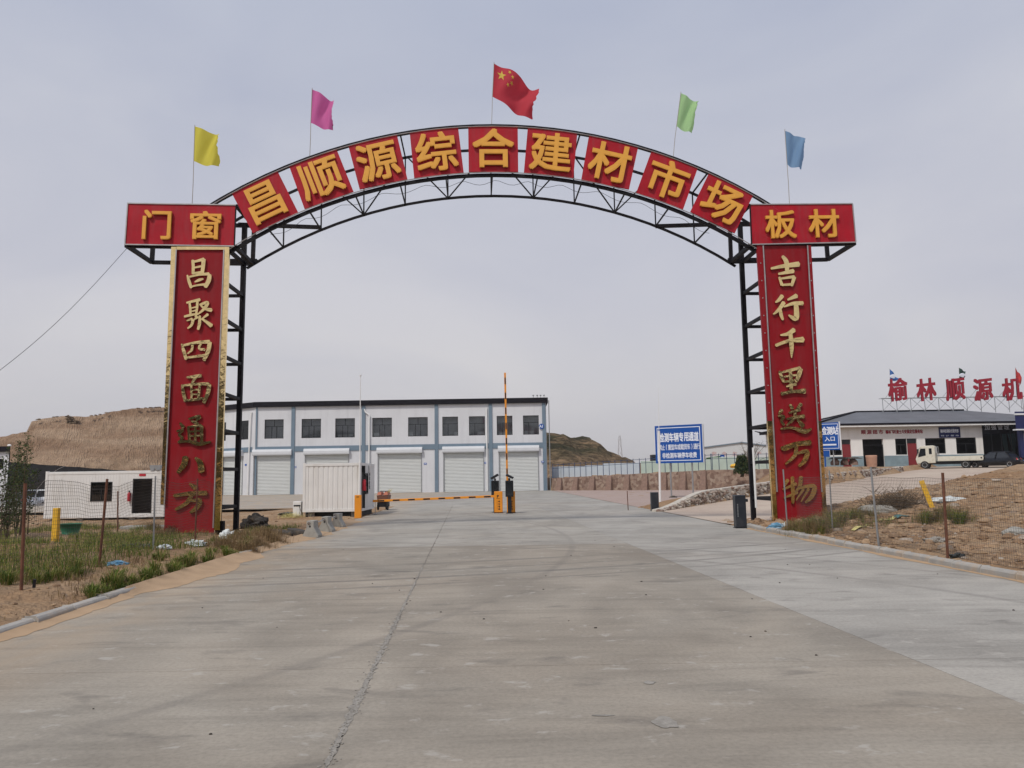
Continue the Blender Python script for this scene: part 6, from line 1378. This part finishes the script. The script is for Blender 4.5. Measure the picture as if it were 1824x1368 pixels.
# pylon
p = at(1105, 822, 420); zt = at(1105, 776, 420).z; py_ = empty('pylon', (p.x, 420, 0), label='faint lattice power pylon on the horizon', cat='pylon'); M['far_steel'] = mat('hazy far steel', (.42, .42, .44), .9, var=.02)  # pale steel: distant haze is mixed into the colour
for sx_ in (-1, 1):
    for sy in (-1, 1): mb = MB(); mb.bar((p.x + 1.8 * sx_, 420 + 1.8 * sy, 0), (p.x + .35 * sx_, 420 + .35 * sy, zt), .22); emit('leg', mb, M['far_steel'], py_)
for k in range(6):
    z0, z1 = zt * k / 6, zt * (k + 1) / 6; w0, w1 = lerp(1.8, .35, k / 6), lerp(1.8, .35, (k + 1) / 6); mb = MB(); mb.bar((p.x - w0, 418.2, z0), (p.x + w1, 418.2, z1), .14); mb.bar((p.x + w0, 418.2, z0), (p.x - w1, 418.2, z1), .14); emit('brace', mb, M['far_steel'], py_)
mb = MB(); mb.bar((p.x - 1.5, 420, zt * .9), (p.x + 1.5, 420, zt * .9), .14); emit('cross_arm', mb, M['far_steel'], py_)

# ================================================================== left yard: site office, net wall, neighbouring building
OX0, OX1, OY0, OY1 = at(80, 880, 41.5).x, at(293, 880, 41.5).x, 41.5, 43.9; OZ0, OZ1 = -.06, at(180, 840, 41.5).z
off = empty('site_office', (OX0, OY0, OZ0), label='white site office container with one window and an open dark doorway', cat='container'); OP = Plane((OX0, OY0), (OX1, OY0))
def os_(px): return OP.hit(px, 880)[0]
wa, wb, wz0, wz1 = os_(161), os_(199.5), OP.hit(180, 893)[1], OP.hit(180, 858.5)[1]; da, db, dz1 = os_(236), os_(270.5), OP.hit(250, 852.5)[1]
mb = wall_holes(OP, .12, OP.L - .12, OZ0 + .14, OZ1 - .12, [(wa, wb, wz0, wz1), (da, db, OZ0 + .2, dz1)], .08)
emit('front_wall', mb, M['white'], off)
rb_ = MB()
for a in np.arange(.25, OP.L - .2, .155):
    for (c, d_) in ((OZ0 + .15, OZ1 - .13),):
        segs = [(c, d_)]
        if wa - .05 < a < wb + .05: segs = [(c, wz0 - .04), (wz1 + .04, d_)]
        if da - .05 < a < db + .05: segs = [(dz1 + .04, d_)]
        for s0, s1 in segs: rb_.pbox(OP, a, a + .035, s0, s1, .001, .010)
emit('wall_ribs', rb_, M['white'], off, kind='stuff')
mb = MB(); mb.box(OX0 + .03, OX1 - .03, OY0 + 1.2, OY1, OZ0, OZ1 - .03); emit('core', mb, M['dark'], off)
mb = MB(); mb.box(OX0, OX0 + .028, OY0 + .1, OY1, OZ0, OZ1); mb.box(OX1 - .028, OX1, OY0 + .1, OY1, OZ0, OZ1); emit('end_wall', mb, M['white'], off)
for a in (0, OP.L - .12): mb = MB(); mb.pbox(OP, a, a + .12, OZ0, OZ1 + .05, -.12, .03); emit('corner_post', mb, M['white'], off)
mb = MB(); mb.pbox(OP, .12, OP.L - .12, OZ1 - .12, OZ1, -.1, .02); mb.box(OX0 + .02, OX1 - .02, OY0 + .11, OY1, OZ1 - .02, OZ1 + .02); emit('roof_rim', mb, M['white'], off); mb = MB(); mb.pbox(OP, .12, OP.L - .12, OZ0, OZ0 + .14, -.1, .02); emit('base_rail', mb, M['white'], off)
window(OP, wa, wb, wz0, wz1, 1, off, None, .05, dep=-.03)
mb = MB()
for r in ((da, da + .05, OZ0 + .2, dz1), (db - .05, db, OZ0 + .2, dz1), (da + .05, db - .05, dz1 - .05, dz1)): mb.pbox(OP, *r, -.07, .015)
emit('door_frame', mb, M['frame'], off)
s_, z = OP.hit(254, 846); mb = MB(); mb.pbox(OP, s_ - .17, s_ + .17, z - .06, z + .06, .012, .02); emit('red_plate', mb, M['red_sign'], off)
s_, z = OP.hit(277, 833); mb = MB(); mb.pbox(OP, s_ - .28, s_ + .28, z - .05, z + .13, -.2, .05); mb.pbox(OP, s_ - .25, s_ - .05, z - .15, z - .05, -.1, .06); mb.pbox(OP, s_ + .05, s_ + .25, z - .15, z - .05, -.1, .06); emit('floodlight', mb, M['galv'], off)
for k in range(5): mb = MB(); x = lerp(OX0 + .3, OX1 - .5, k / 4); mb.box(x, x + .3, OY0 + .1, OY0 + .4, -.4, OZ0); emit('foot_block', mb, M['conc'], off)
s_, z = OP.hit(231.5, 893); extinguisher(OP.pt(s_, z, .12), 1.0, 'red fire extinguisher beside the site office doorway')
p = at(255, 945, 33); mb = MB(); p = onz(255, 948, -.1); mb.box(p.x - .9, p.x + .8, p.y, p.y + .8, -.2, .12); emit('concrete_step', mb, M['conc'], label='low concrete slab step before the site office', cat='slab', bevel=.03)
# black net wall
nw = empty('shade_net_wall', at(110, 880, 92), label='tall black shade net wall below the loess hill', cat='net wall'); NP = Plane((at(-70, 860, 92).x, 92), (at(300, 860, 96).x, 96))
n = 9; tops = [NP.hit(px, 823 + (px - 15) * .072)[1] for px in np.linspace(-70, 300, n + 1)]
for i in range(n):
    a0, a1 = NP.L * i / n, NP.L * (i + 1) / n; mb = MB(); rows_ = []
    for j in range(9): t = j / 8; rows_.append([NP.pt(lerp(a0, a1, t), lerp(-.8, lerp(tops[i], tops[i + 1], t) - .06 * math.sin(math.pi * t), k / 6), .18 * noise.noise(Vector((i * 3 + t * 2, k * .5, 0)))) for k in range(7)])
    mb.grid(rows_); emit('net_panel', mb, M['net'], nw, smooth=True)
for i in range(n + 1): mb = MB(); p = NP.pt(NP.L * i / n, 0, -.1); mb.bar((p.x, p.y, -.8), (p.x, p.y, tops[i]), .08); emit('post', mb, M['rust'], nw)
# neighbouring building, cut by the left picture edge
nx = at(13.5, 850, 62).x; nb = empty('yard_building', (nx, 62, 0), label='pale grey building with dark fascia cut off by the left edge', cat='building'); NB = Plane((nx - 12, 62), (nx, 62)); zt = at(6, 798, 62).z
h_ = (NB.hit(-14, 825)[0], NB.hit(6.5, 825)[0], NB.hit(5, 836)[1], NB.hit(5, 817)[1])
emit('wall', wall_holes(NB, 0, NB.L, -1, zt - .3, [h_], .15), M['wall'], nb); K_ = nx * .16 - .6; mb = MB(); mb.hexa([(nx - 12, 62.2, -1), (nx - .03, 62.2, -1), (nx + K_, 72, -1), (nx - 14, 72, -1), (nx - 12, 62.2, zt - .3), (nx - .03, 62.2, zt - .3), (nx + K_, 72, zt - .3), (nx - 14, 72, zt - .3)]); mb.f = [f for i, f in enumerate(mb.f) if i in (1, 3, 4)]; emit('side_wall', mb, M['wall'], nb)
mb = MB(); mb.hexa([(nx - 12.2, 61.8, zt - .3), (nx + .2, 61.8, zt - .3), (nx + K_ + .2, 72.2, zt - .3), (nx - 14.2, 72.2, zt - .3), (nx - 12.2, 61.8, zt + .12), (nx + .2, 61.8, zt + .12), (nx + K_ + .2, 72.2, zt + .12), (nx - 14.2, 72.2, zt + .12)]); emit('roof_fascia', mb, M['fascia'], nb); mb = MB(); mb.box(nx - 11.5, nx - 1.5, 62.9, 64, -1, zt - .4); emit('interior', mb, M['rooms'], nb); window(NB, *h_, 2, nb)
mb = MB(); mb.lump((nx + .15, 61.75, zt + .18), .16, .14, .10, .1, 1, 5, 0, False); emit('roof_lamp', mb, M['white_clean'], nb)
p0 = at(65, 873, 44); mb = MB(); pts = [p0.lerp(at(116, 830, 44), t) + Vector((0, 0, .22 * math.sin(math.pi * t))) for t in np.linspace(0, 1, 10)]; mb.path([Vector((p0.x, p0.y, H(p0.x, p0.y)))] + pts, .012, 5); emit('bent_rod', mb, M['galv'], label='thin bent steel rod leaning left of the site office', cat='rod')

# ================================================================== wire fences
def wire_fence(label, xf, posts, y0, y1, ht, wm, lean):
    root = empty('wire_fence', (xf(y0), y0, 0), label=label, cat='fence'); mb = MB(); cell = .062
    def gz(y): return H(xf(y), y) + .02
    ys = np.arange(y0, y1, cell); r = .0023
    def sag(y, k): return .03 * noise.noise(Vector((y * .9, k * .4, 2))) - .02 * abs(math.sin(y * .9))
    for y in ys:
        zb = gz(y); dx = .02 * noise.noise(Vector((y * 1.5, 1, 0))); p = Vector((xf(y) + dx, y, zb)); q = Vector((xf(y) + dx + lean + .03 * noise.noise(Vector((y, 5, 0))), y + .02 * noise.noise(Vector((y * 3, 0, 0))), zb + ht + sag(y, 9))); mb.tube(p, q, r, r, 3, False)
    nk = int(ht / cell)
    for k in range(nk + 1):
        pts = []
        for y in np.arange(y0, y1, .5):
            zb = gz(y); t = k / nk; pts.append(Vector((xf(y) + lean * t + .02 * noise.noise(Vector((y * 1.5, 1, 0))), y, zb + t * ht + sag(y, k) * t)))
        mb.path(pts, r * (1.6 if k in (0, nk) else 1), 3, False)
    emit('wire_mesh', mb, M[wm], root, kind='stuff')
    for (b, t_, m, r_) in posts:
        d_ = ray(*b); y_ = None
        lo, hi = 5.0, 40.0                                          # where the sight line meets the uneven ground
        for _ in range(40):
            c_ = (lo + hi) / 2; q = EYE + d_ * (c_ / d_.y)
            if q.z > H(q.x, q.y): lo = c_
            else: hi = c_
        q = EYE + d_ * (lo / d_.y); T_ = at(t_[0], t_[1], lo); mb = MB(); mb.path([(q.x, q.y, q.z - .15), (T_.x, T_.y, T_.z)], r_, 7); emit('post', mb, M[m], root)
wire_fence('rusty wire mesh fence on thin posts along the left verge', lambda y: -7.95 - .012 * (y - 12), (((38, 1052), (45, 861), 'rust', .024), ((176, 1010), (191, 853), 'rust', .024), ((273, 980), (277, 848), 'galv', .018), ((347, 970), (352, 853), 'rust', .020)), 6.0, 21.5, 1.52, 'wire', 0.05)
wire_fence('galvanised wire mesh fence on thin posts along the right verge', lambda y: 8.05 - .01 * (y - 14), (((1403, 942), (1395, 836), 'galv', .020), ((1483, 945), (1477, 838), 'galv', .018), ((1566, 974), (1551, 832), 'galv', .022), ((1688, 993), (1679, 842), 'rust', .026)), 7.0, 22.5, 1.42, 'galv_wire', -0.04)
p = onz(210, 951, .05); T_ = at(210, 875, p.y); mb = MB(); mb.path([(p.x, p.y, -.1), (T_.x, p.y, T_.z)], .024, 7); emit('iron_stake', mb, M['rust'], label='short rusty stake standing before the site office window', cat='stake')

# yellow marker posts, tub
p = onz(95, 965, .1); T_ = at(95, 905, p.y); z_ = H(p.x, p.y); mb = MB(); mb.prism([(p.x - .075 + a, p.y + b, z_ - .1) for a, b in ((0, 0), (.15, 0), (.15, .15), (0, .15))], (0.01, 0, T_.z - z_ + .1)); emit('marker_post', mb, M['yellow'], label='upright yellow marker post behind the left wire fence', cat='post', bevel=.012)
def ground_hit(px, py):
    d_ = ray(px, py); lo, hi = 4.0, 60.0
    for _ in range(44):
        c_ = (lo + hi) / 2; q = EYE + d_ * (c_ / d_.y)
        if q.z > H(q.x, q.y): lo = c_
        else: hi = c_
    q = EYE + d_ * (lo / d_.y); q.z = H(q.x, q.y); return q
p = ground_hit(1662, 903); T_ = at(1641, 856, p.y + .1); mb = MB(); mb.bar(p - Vector((0, 0, .1)), T_, .15, .13); emit('marker_post', mb, M['yellow'], label='leaning yellow marker post on the right dirt slope', cat='post', bevel=.012)
p = ground_hit(125, 952); mb = MB(); mb.lathe((p.x, p.y, p.z), [(.24, 0), (.34, .34), (.36, .35), (.34, .36), (.31, .33), (.22, .05)], 20); emit('plastic_tub', mb, M['green_tub'], label='green plastic tub in the grass before the site office', cat='tub', smooth=True)

# ---- rubbish, rocks
def thing_lump(name, px, py, sx_, sy_, sz_, m, label, cat, amp=.45, fr=2.2, seed=1, n=12, rise=.35, group=None):
    p = ground_hit(px, py); mb = MB(); mb.lump((p.x, p.y + sy_ * .6, p.z + sz_ * rise - .01), sx_, sy_, sz_, amp, fr, n, seed); emit(name, mb, M[m], label=label, cat=cat, group=group, smooth=False)
thing_lump('boulder', 450, 944, .46, .40, .34, 'rock', 'dark broken asphalt boulder beside the left gate column', 'rock', .6, 1.9, 4, 14, .45)
for (px, py, dx, an, lab) in ((498, 958, .0, .5, 'flat broken asphalt slab lying nearer the gate column'), (526, 956, .0, .62, 'flat broken asphalt slab lying nearer the barrier blocks')):
    p = onz(px, py); mb = MB(); rows_ = []; R = Matrix.Rotation(-an, 3, 'Z') @ Matrix.Rotation(.12, 3, 'Y')
    ring = [Vector((.42 * math.cos(t) * (1 + .25 * noise.noise(Vector((math.cos(t) * 2, math.sin(t) * 2, px)))), .2 * math.sin(t) * (1 + .3 * noise.noise(Vector((math.cos(t) * 2, math.sin(t) * 2, px + 4)))), 0)) for t in np.linspace(0, 2 * math.pi, 14, endpoint=False)]
    rows_ = [[Vector((p.x, p.y + .2, .05)) + R @ (q * k + Vector((0, 0, z))) for q in ring + ring[:1]] for k, z in ((.95, -.02), (1.0, .04), (1.0, .11), (.93, .15), (.5, .165), (.0, .16))]
    mb.grid(rows_); emit('asphalt_slab', mb, M['rock'], label=lab, cat='slab', group='broken asphalt slabs')
thing_lump('plastic_bag', 402, 960, .22, .18, .17, 'bag_white', 'pale crumpled plastic bag at the foot of the left column', 'plastic bag', .5, 2.5, 2)
thing_lump('plastic_bag', 345, 972, .22, .16, .10, 'bag_white', 'torn white plastic scraps in the grass below the left panel', 'plastic bag', .6, 3, 7)
thing_lump('plastic_bag', 205, 1007, .20, .13, .06, 'bag_blue', 'blue and white plastic wrapper on the left verge', 'plastic bag', .5, 2.5, 9)
thing_lump('plastic_sheet', 240, 978, .34, .18, .09, 'bag_black', 'black plastic sheet in the grass behind the left fence', 'plastic sheet', .5, 2.5, 3)
thing_lump('plastic_bag', 290, 978, .16, .1, .07, 'bag_white', 'small pale rag at the foot of the grey fence post', 'plastic bag', .5, 2.5, 13)
thing_lump('plastic_bag', 1384, 942, .24, .12, .12, 'bag_blue', 'bright blue plastic bag at the foot of the right column', 'plastic bag', .5, 2.2, 5)
thing_lump('plastic_bag', 1397, 940, .09, .08, .10, 'bag_white', 'small white bag beside the blue plastic bag', 'plastic bag', .5, 2.2, 8)
thing_lump('white_sack', 1694, 894, .52, .2, .11, 'bag_white', 'long white sack beside the leaning yellow post', 'sack', .4, 1.8, 6)
thing_lump('concrete_chunk', 1566, 916, .55, .3, .20, 'conc', 'broken grey concrete slab on the right dirt slope', 'concrete chunk', .3, 1.5, 3)
thing_lump('grey_sack', 1672, 966, .26, .14, .08, 'worn', 'flat grey sack half buried behind the right fence', 'sack', .4, 2, 4)
thing_lump('concrete_chunk', 1818, 955, .30, .2, .12, 'conc', 'grey concrete chunk at the right picture edge', 'concrete chunk', .3, 1.5, 11)
thing_lump('shoe', 1709, 993, .14, .07, .06, 'bag_black', 'black plastic scrap by the rusty right fence post', 'scrap', .5, 2.0, 4)
def ribbon(pxs, w, m, label, cat, name):
    mb = MB(); rows_ = []
    for k, (px, py) in enumerate(pxs):
        p = ground_hit(px, py) + Vector((0, 0, .03 + .03 * math.sin(k * 1.7))); ww = w * (1 + .5 * math.sin(k * 2.3)); rows_.append([p + Vector((0, -ww, 0)), p + Vector((.02, 0, .03 * math.sin(k))), p + Vector((0, ww, 0))])
    mb.grid(rows_); o = emit(name, mb, M[m], label=label, cat=cat); s = o.modifiers.new('thick', 'SOLIDIFY'); s.thickness = .006
ribbon([(1519, 947), (1527, 943), (1535, 940), (1543, 938), (1547, 936)], .10, 'strip_yellow', 'pale yellow plastic strip nearer the right column', 'plastic strip', 'plastic_strip')
ribbon([(1556, 933), (1566, 930), (1578, 928), (1588, 925), (1594, 923)], .09, 'strip_yellow', 'pale yellow plastic strip ending in teal netting', 'plastic strip', 'plastic_strip')
ribbon([(1594, 924), (1600, 922), (1608, 921), (1616, 919)], .14, 'teal_net', 'teal netting scrap on the right dirt slope', 'netting', 'netting_scrap')
p = ground_hit(60, 1048); mb = MB(); mb.path([(p.x, p.y, p.z - .02), (p.x + .01, p.y, p.z + .13)], .022, 6); emit('post_stub', mb, M['black'], label='black stub sticking out of the sand by the first fence post', cat='stub')

# ================================================================== vegetation
def blades(mb, n, place, hmin, hmax, width, bend=.5, rnd=None):
    rnd = rnd or random
    for k in range(n):
        x, y = place(rnd); z = H(x, y) - .01; h = rnd.uniform(hmin, hmax); a = rnd.uniform(0, 6.283); b = rnd.uniform(.1, bend) * h
        w = Vector((-math.sin(a), math.cos(a), 0)) * width * rnd.uniform(.6, 1.3); d_ = Vector((math.cos(a), math.sin(a), 0)); p = Vector((x, y, z))
        m = p + d_ * b * .35 + Vector((0, 0, h * .6)); t = p + d_ * b * 1.2 + Vector((0, 0, h * (1 - .25 * bend)))
        mb.add([p - w, p + w, m + w * .7, m - w * .7, t], [(0, 1, 2, 3), (3, 2, 4)])
    return mb
def clumps(mb, spots, n, lo, hi, width, rnd, rad=.06):
    for px, py, sc in spots:
        c = ground_hit(px, py)
        if XL(c.y) - .12 < c.x < XR(c.y) + .2: continue
        for k in range(int(n * sc)):
            a = rnd.uniform(0, 6.283); r = rad * sc * math.sqrt(rnd.random()); h = rnd.uniform(lo, hi) * sc; o_ = rnd.uniform(.15, 1.15) * h
            d_ = Vector((math.cos(a), math.sin(a), 0)); p = Vector((c.x, c.y, 0)) + d_ * r; p.z = H(p.x, p.y) - .01; w = Vector((-d_.y, d_.x, 0)) * width * rnd.uniform(.7, 1.3)
            m1 = p + d_ * o_ * .3 + Vector((0, 0, h * .65)); t = p + d_ * o_ + Vector((0, 0, h * rnd.uniform(.55, 1.0)))
            mb.add([p - w, p + w, m1 + w * .8, m1 - w * .8, t], [(0, 1, 2, 3), (3, 2, 4)])
random.seed(11)
def fld(s): return noise.fractal(Vector((s[0] * .45, s[1] * .45, 3.3)), 1, 2, 3)
def left_green(r):
    while True:
        y = r.uniform(8.5, 30); x = r.uniform(XL(y) - 12, XL(y) - 1.3)
        if fld((x, y)) > -.10 + (.40 if x > -7.5 else 0) and not (-11.5 < x < -8.7 and y > 24): return x, y
gr = MB(); blades(gr, 34000, left_green, .08, .30, .006, .7)
tuft = [(ground_hit(px, py), r_) for px, py, r_ in ((165, 1060, .20), (185, 1052, .16), (222, 1050, .24), (205, 1042, .2), (260, 1035, .18), (310, 1010, .28), (330, 1002, .26), (345, 1015, .18), (285, 995, .2), (400, 985, .25), (430, 975, .22), (100, 1030, .25), (60, 1040, .22), (20, 1035, .25), (130, 1025, .2), (275, 1025, .2), (370, 1000, .2))]
def tufts(r):
    p, s = r.choice(tuft); return r.gauss(p.x, s * .45), r.gauss(p.y + .1, s * .5)
rc = random.Random(31); blades(gr, 1500, tufts, .06, .2, .005, 1.2)
clumps(gr, [(px + rc.gauss(0, 9), py + rc.gauss(0, 4), rc.uniform(.55, 1.15)) for px, py in ((165, 1060), (185, 1050), (222, 1052), (205, 1042), (232, 1040), (262, 1034), (310, 1012), (332, 1004), (345, 1015), (288, 998), (400, 985), (430, 975), (105, 1032), (60, 1038), (22, 1036), (135, 1025), (275, 1025), (370, 1000), (240, 1060), (180, 1068), (318, 1020), (300, 1022), (255, 1046), (345, 1000), (385, 992), (415, 985)) for _ in range(2)], 95, .14, .33, .006, rc)
emit('grass', gr, M['grass'], kind='stuff', label='patchy green grass growing on the left verge')
dr = MB()
def left_dry(r):
    while True:
        y = r.uniform(9, 26); x = r.uniform(XL(y) - 7, XL(y) - .25)
        if fld((x + 40, y)) > .05: return x, y
blades(dr, 6000, left_dry, .05, .2, .005, 1.3)
dt = [(ground_hit(px, py), s) for px, py, s in ((460, 975, .35), (490, 968, .3), (430, 962, .4), (475, 955, .35), (405, 975, .35), (440, 985, .25), (285, 960, .35), (275, 945, .3), (305, 950, .2))]
def dtf(r):
    p, s = r.choice(dt); return r.gauss(p.x, s * .5), r.gauss(p.y, s * .55)
blades(dr, 5200, dtf, .14, .45, .0045, 1.0)
emit('dry_grass', dr, M['dry'], kind='stuff', label='dry straw coloured weeds around the left gate column')
rg = MB(); rt = [(ground_hit(px, py), s) for px, py, s in ((1430, 948, .35), (1450, 945, .5), (1470, 940, .5), (1490, 935, .55), (1510, 925, .5), (1480, 925, .4), (1530, 922, .4), (1410, 945, .25), (1690, 925, .3), (1705, 928, .3), (1650, 927, .35), (1560, 935, .5), (1450, 950, .3))]
def rtf(r):
    p, s = r.choice(rt); return r.gauss(p.x, s * .55), r.gauss(p.y, s * .8)
blades(rg, 2600, rtf, .05, .30, .005, 1.4)
clumps(rg, [(px + rc.gauss(0, 10), py + rc.gauss(0, 4), rc.uniform(.6, 1.3)) for px, py in ((1425, 950), (1440, 948), (1455, 947), (1470, 943), (1485, 938), (1500, 932), (1515, 926), (1530, 922), (1480, 928), (1450, 940), (1690, 926), (1708, 929), (1650, 928), (1412, 947)) for _ in range(3)], 85, .16, .42, .0055, rc)
emit('grass', rg, M['grass'], kind='stuff', label='rough green grass at the foot of the right gate column')
rd = MB(); blades(rd, 3600, rtf, .10, .60, .0035, 1.2)
def rscat(r): y = r.uniform(10, 27); return r.uniform(XR(y) + .4, XR(y) + 12), y
blades(rd, 2200, rscat, .03, .12, .004, 1.5)
emit('dry_grass', rd, M['dry'], kind='stuff', label='thin dry weeds on the right dirt slope')
cl = MB()
for k in range(11000):
    y = random.uniform(9.5, 30); x = XR(y) + .35 + abs(random.gauss(0, 5.5)); s = min(.12, .011 * random.paretovariate(1.5))
    if x > 25: continue
    cl.lump((x, y, H(x, y) + s * .1), s * random.uniform(.8, 1.5), s, s * .7, .35, 1.7, 3, k)
emit('dirt_clods', cl, M['clod'], kind='stuff', label='clods and stones on the right dirt slope')
cl = MB()
for k in range(2600):
    y = random.uniform(7, 44); x = XL(y) - .2 - abs(random.gauss(0, 4)); s = min(.05, .007 * random.paretovariate(1.7))
    cl.lump((x, y, H(x, y)), s * 1.3, s, s * .7, .35, 1.7, 3, k)
emit('dirt_clods', cl, M['clod'], kind='stuff', label='small clods and stones on the left verge')
# brushwood heap
p = ground_hit(1608, 908); bw = MB(); rnd = random.Random(5)
for k in range(1300):
    a = Vector((p.x + rnd.gauss(0, .42), p.y + .3 + rnd.gauss(0, .22), p.z + .02 + abs(rnd.gauss(0, .22)) * max(.2, 1 - ((k % 7) / 9)))); l = rnd.uniform(.15, .45); t = rnd.uniform(0, 6.28); b = a + Vector((math.cos(t) * l * .8, math.sin(t) * l * .5, rnd.uniform(-.1, .9) * l)); bw.tube(a, b, .007, .003, 3, False)
emit('brushwood', bw, M['twig'], label='heap of dark dry brushwood on the right dirt slope', cat='brushwood')
# saplings at the left edge
def sapling(name, label, px, base_py, top_py, n_st, spread, seed, leaves, mleaf='leaf', Y=None, lean=0.0, group=None, low=.18):
    rnd = random.Random(seed); p = ground_hit(px, base_py) if Y is None else None
    if Y is not None: q = at(px, base_py, Y); p = Vector((q.x, Y, H(q.x, Y)))
    top = at(px, top_py, p.y).z; ht = top - p.z; root = empty(name, p, label=label, cat='tree', group=group); tr = MB(); lf = MB(); stems = []
    for k in range(n_st):
        a = rnd.uniform(0, 6.28); r = spread * math.sqrt(rnd.random()); h = ht * (1.0 if k == 0 else rnd.uniform(.5, .95)); b = p + Vector((rnd.gauss(0, .08), rnd.gauss(0, .08), -.05)); t = p + Vector((math.cos(a) * r + lean * h, math.sin(a) * r, h)) if k else p + Vector((lean * h, 0, h))
        m = b.lerp(t, .5) + Vector((rnd.gauss(0, .05), rnd.gauss(0, .05), 0)); s_ = MB(); s_.path([b, m, t], [.018, .012, .004], 5); emit('trunk', s_, M['bark'], root); stems.append((b, m, t))
    for k in range(leaves):
        b, m, t = rnd.choice(stems); f = rnd.uniform(low, 1.0); q = b.lerp(m, f * 2) if f < .5 else m.lerp(t, f * 2 - 1)
        a = rnd.uniform(0, 6.28); l = rnd.uniform(.02, .30) * (1.15 - .6 * f); q = q + Vector((math.cos(a) * l, math.sin(a) * l, rnd.uniform(-.02, .1))); s = rnd.uniform(.018, .040)
        u = Vector((rnd.gauss(0, 1), rnd.gauss(0, 1), rnd.gauss(0, .7))).normalized(); v = u.cross(Vector((rnd.gauss(0, 1), rnd.gauss(0, 1), rnd.gauss(0, 1)))).normalized(); lf.add([q - u * s * 1.4, q - v * s * .6, q + u * s * 1.4, q + v * s * .6], [(0, 1, 2, 3)])
    emit('crown', lf, M[mleaf], root, kind='stuff')
sapling('sapling', 'thin upright sapling with small leaves, tallest at the left edge', 38, 955, 770, 6, .36, 3, 1500, lean=.01, group='saplings at the left edge')
sapling('sapling', 'bushy sapling half cut off by the left edge', 6, 962, 800, 6, .45, 5, 1800, group='saplings at the left edge')
sapling('sapling', 'leaning sapling right of the tallest one at the left edge', 30, 948, 785, 5, .32, 9, 1000, lean=.07, group='saplings at the left edge')
# dark shrub and bare tree on the terrace
def shrub(name, label, px, base_py, top_py, Y, w, n, s, m, seed, cat='shrub'):
    rnd = random.Random(seed); q = at(px, base_py, Y); zb = q.z; zt = at(px, top_py, Y).z; root = empty(name, (q.x, Y, zb), label=label, cat=cat); lf = MB(); tr = MB()
    for k in range(n):
        t = rnd.random() ** .8; r = w * (1 - .55 * t) * math.sqrt(rnd.random()); a = rnd.uniform(0, 6.28); c = Vector((q.x + math.cos(a) * r, Y + math.sin(a) * r, lerp(zb, zt, t) + rnd.gauss(0, .05)))
        u = Vector((rnd.gauss(0, 1), rnd.gauss(0, 1), rnd.gauss(0, 1))).normalized() * s * rnd.uniform(.6, 1.3); v = u.cross(Vector((rnd.gauss(0, 1), rnd.gauss(0, 1), 1))).normalized() * s * .5; lf.add([c - u, c - v, c + u, c + v], [(0, 1, 2, 3)])
    for k in range(6): tr.path([(q.x + rnd.gauss(0, .1), Y, zb - .3), (q.x + rnd.gauss(0, w * .4), Y + rnd.gauss(0, w * .3), lerp(zb, zt, .7))], [.05, .015], 5)
    emit('trunk', tr, M['bark'], root); emit('crown', lf, M[m], root, kind='stuff')
shrub('dark_shrub', 'dark green shrub on the bank left of the right column lattice', 1322, 843, 812, 66, .75, 2600, .10, 'bush', 2)
rnd = random.Random(8); q = at(1335, 838, 70); bt = empty('bare_tree', (q.x, 70, q.z), label='bare thin tree behind the dark shrub', cat='tree'); mb = MB(); tw = MB()
for k in range(26):
    a = Vector((q.x + rnd.gauss(0, .15), 70, q.z)); b = Vector((q.x + rnd.gauss(0, .9), 70 + rnd.gauss(0, .7), q.z + rnd.uniform(1.2, 2.6))); mb.path([a, a.lerp(b, .5) + Vector((0, 0, .3)), b], [.03, .02, .006], 4)
    for j in range(7): c = a.lerp(b, rnd.uniform(.4, 1)); tw.tube(c, c + Vector((rnd.gauss(0, .25), rnd.gauss(0, .2), rnd.uniform(.05, .4))), .010, .004, 3, False)
emit('trunk', mb, M['bark'], bt); emit('twigs', tw, M['twig'], bt, kind='stuff')

# ================================================================== dusty air
mb = MB(); mb.box(-880, 880, -480, 1750, -2.5, 40.0)
hz = bpy.data.materials.new('dusty air'); hz.use_nodes = True; t = hz.node_tree; t.nodes.remove(t.nodes['Principled BSDF'])
v = t.nodes.new('ShaderNodeVolumePrincipled'); v.inputs['Color'].default_value = (0.93, 0.92, 0.92, 1); v.inputs['Density'].default_value = 0.0003; v.inputs['Anisotropy'].default_value = 0.2
t.links.new(v.outputs[0], t.nodes['Material Output'].inputs['Volume'])
emit('haze', mb, hz, kind='stuff', label='thin dusty haze filling the air')
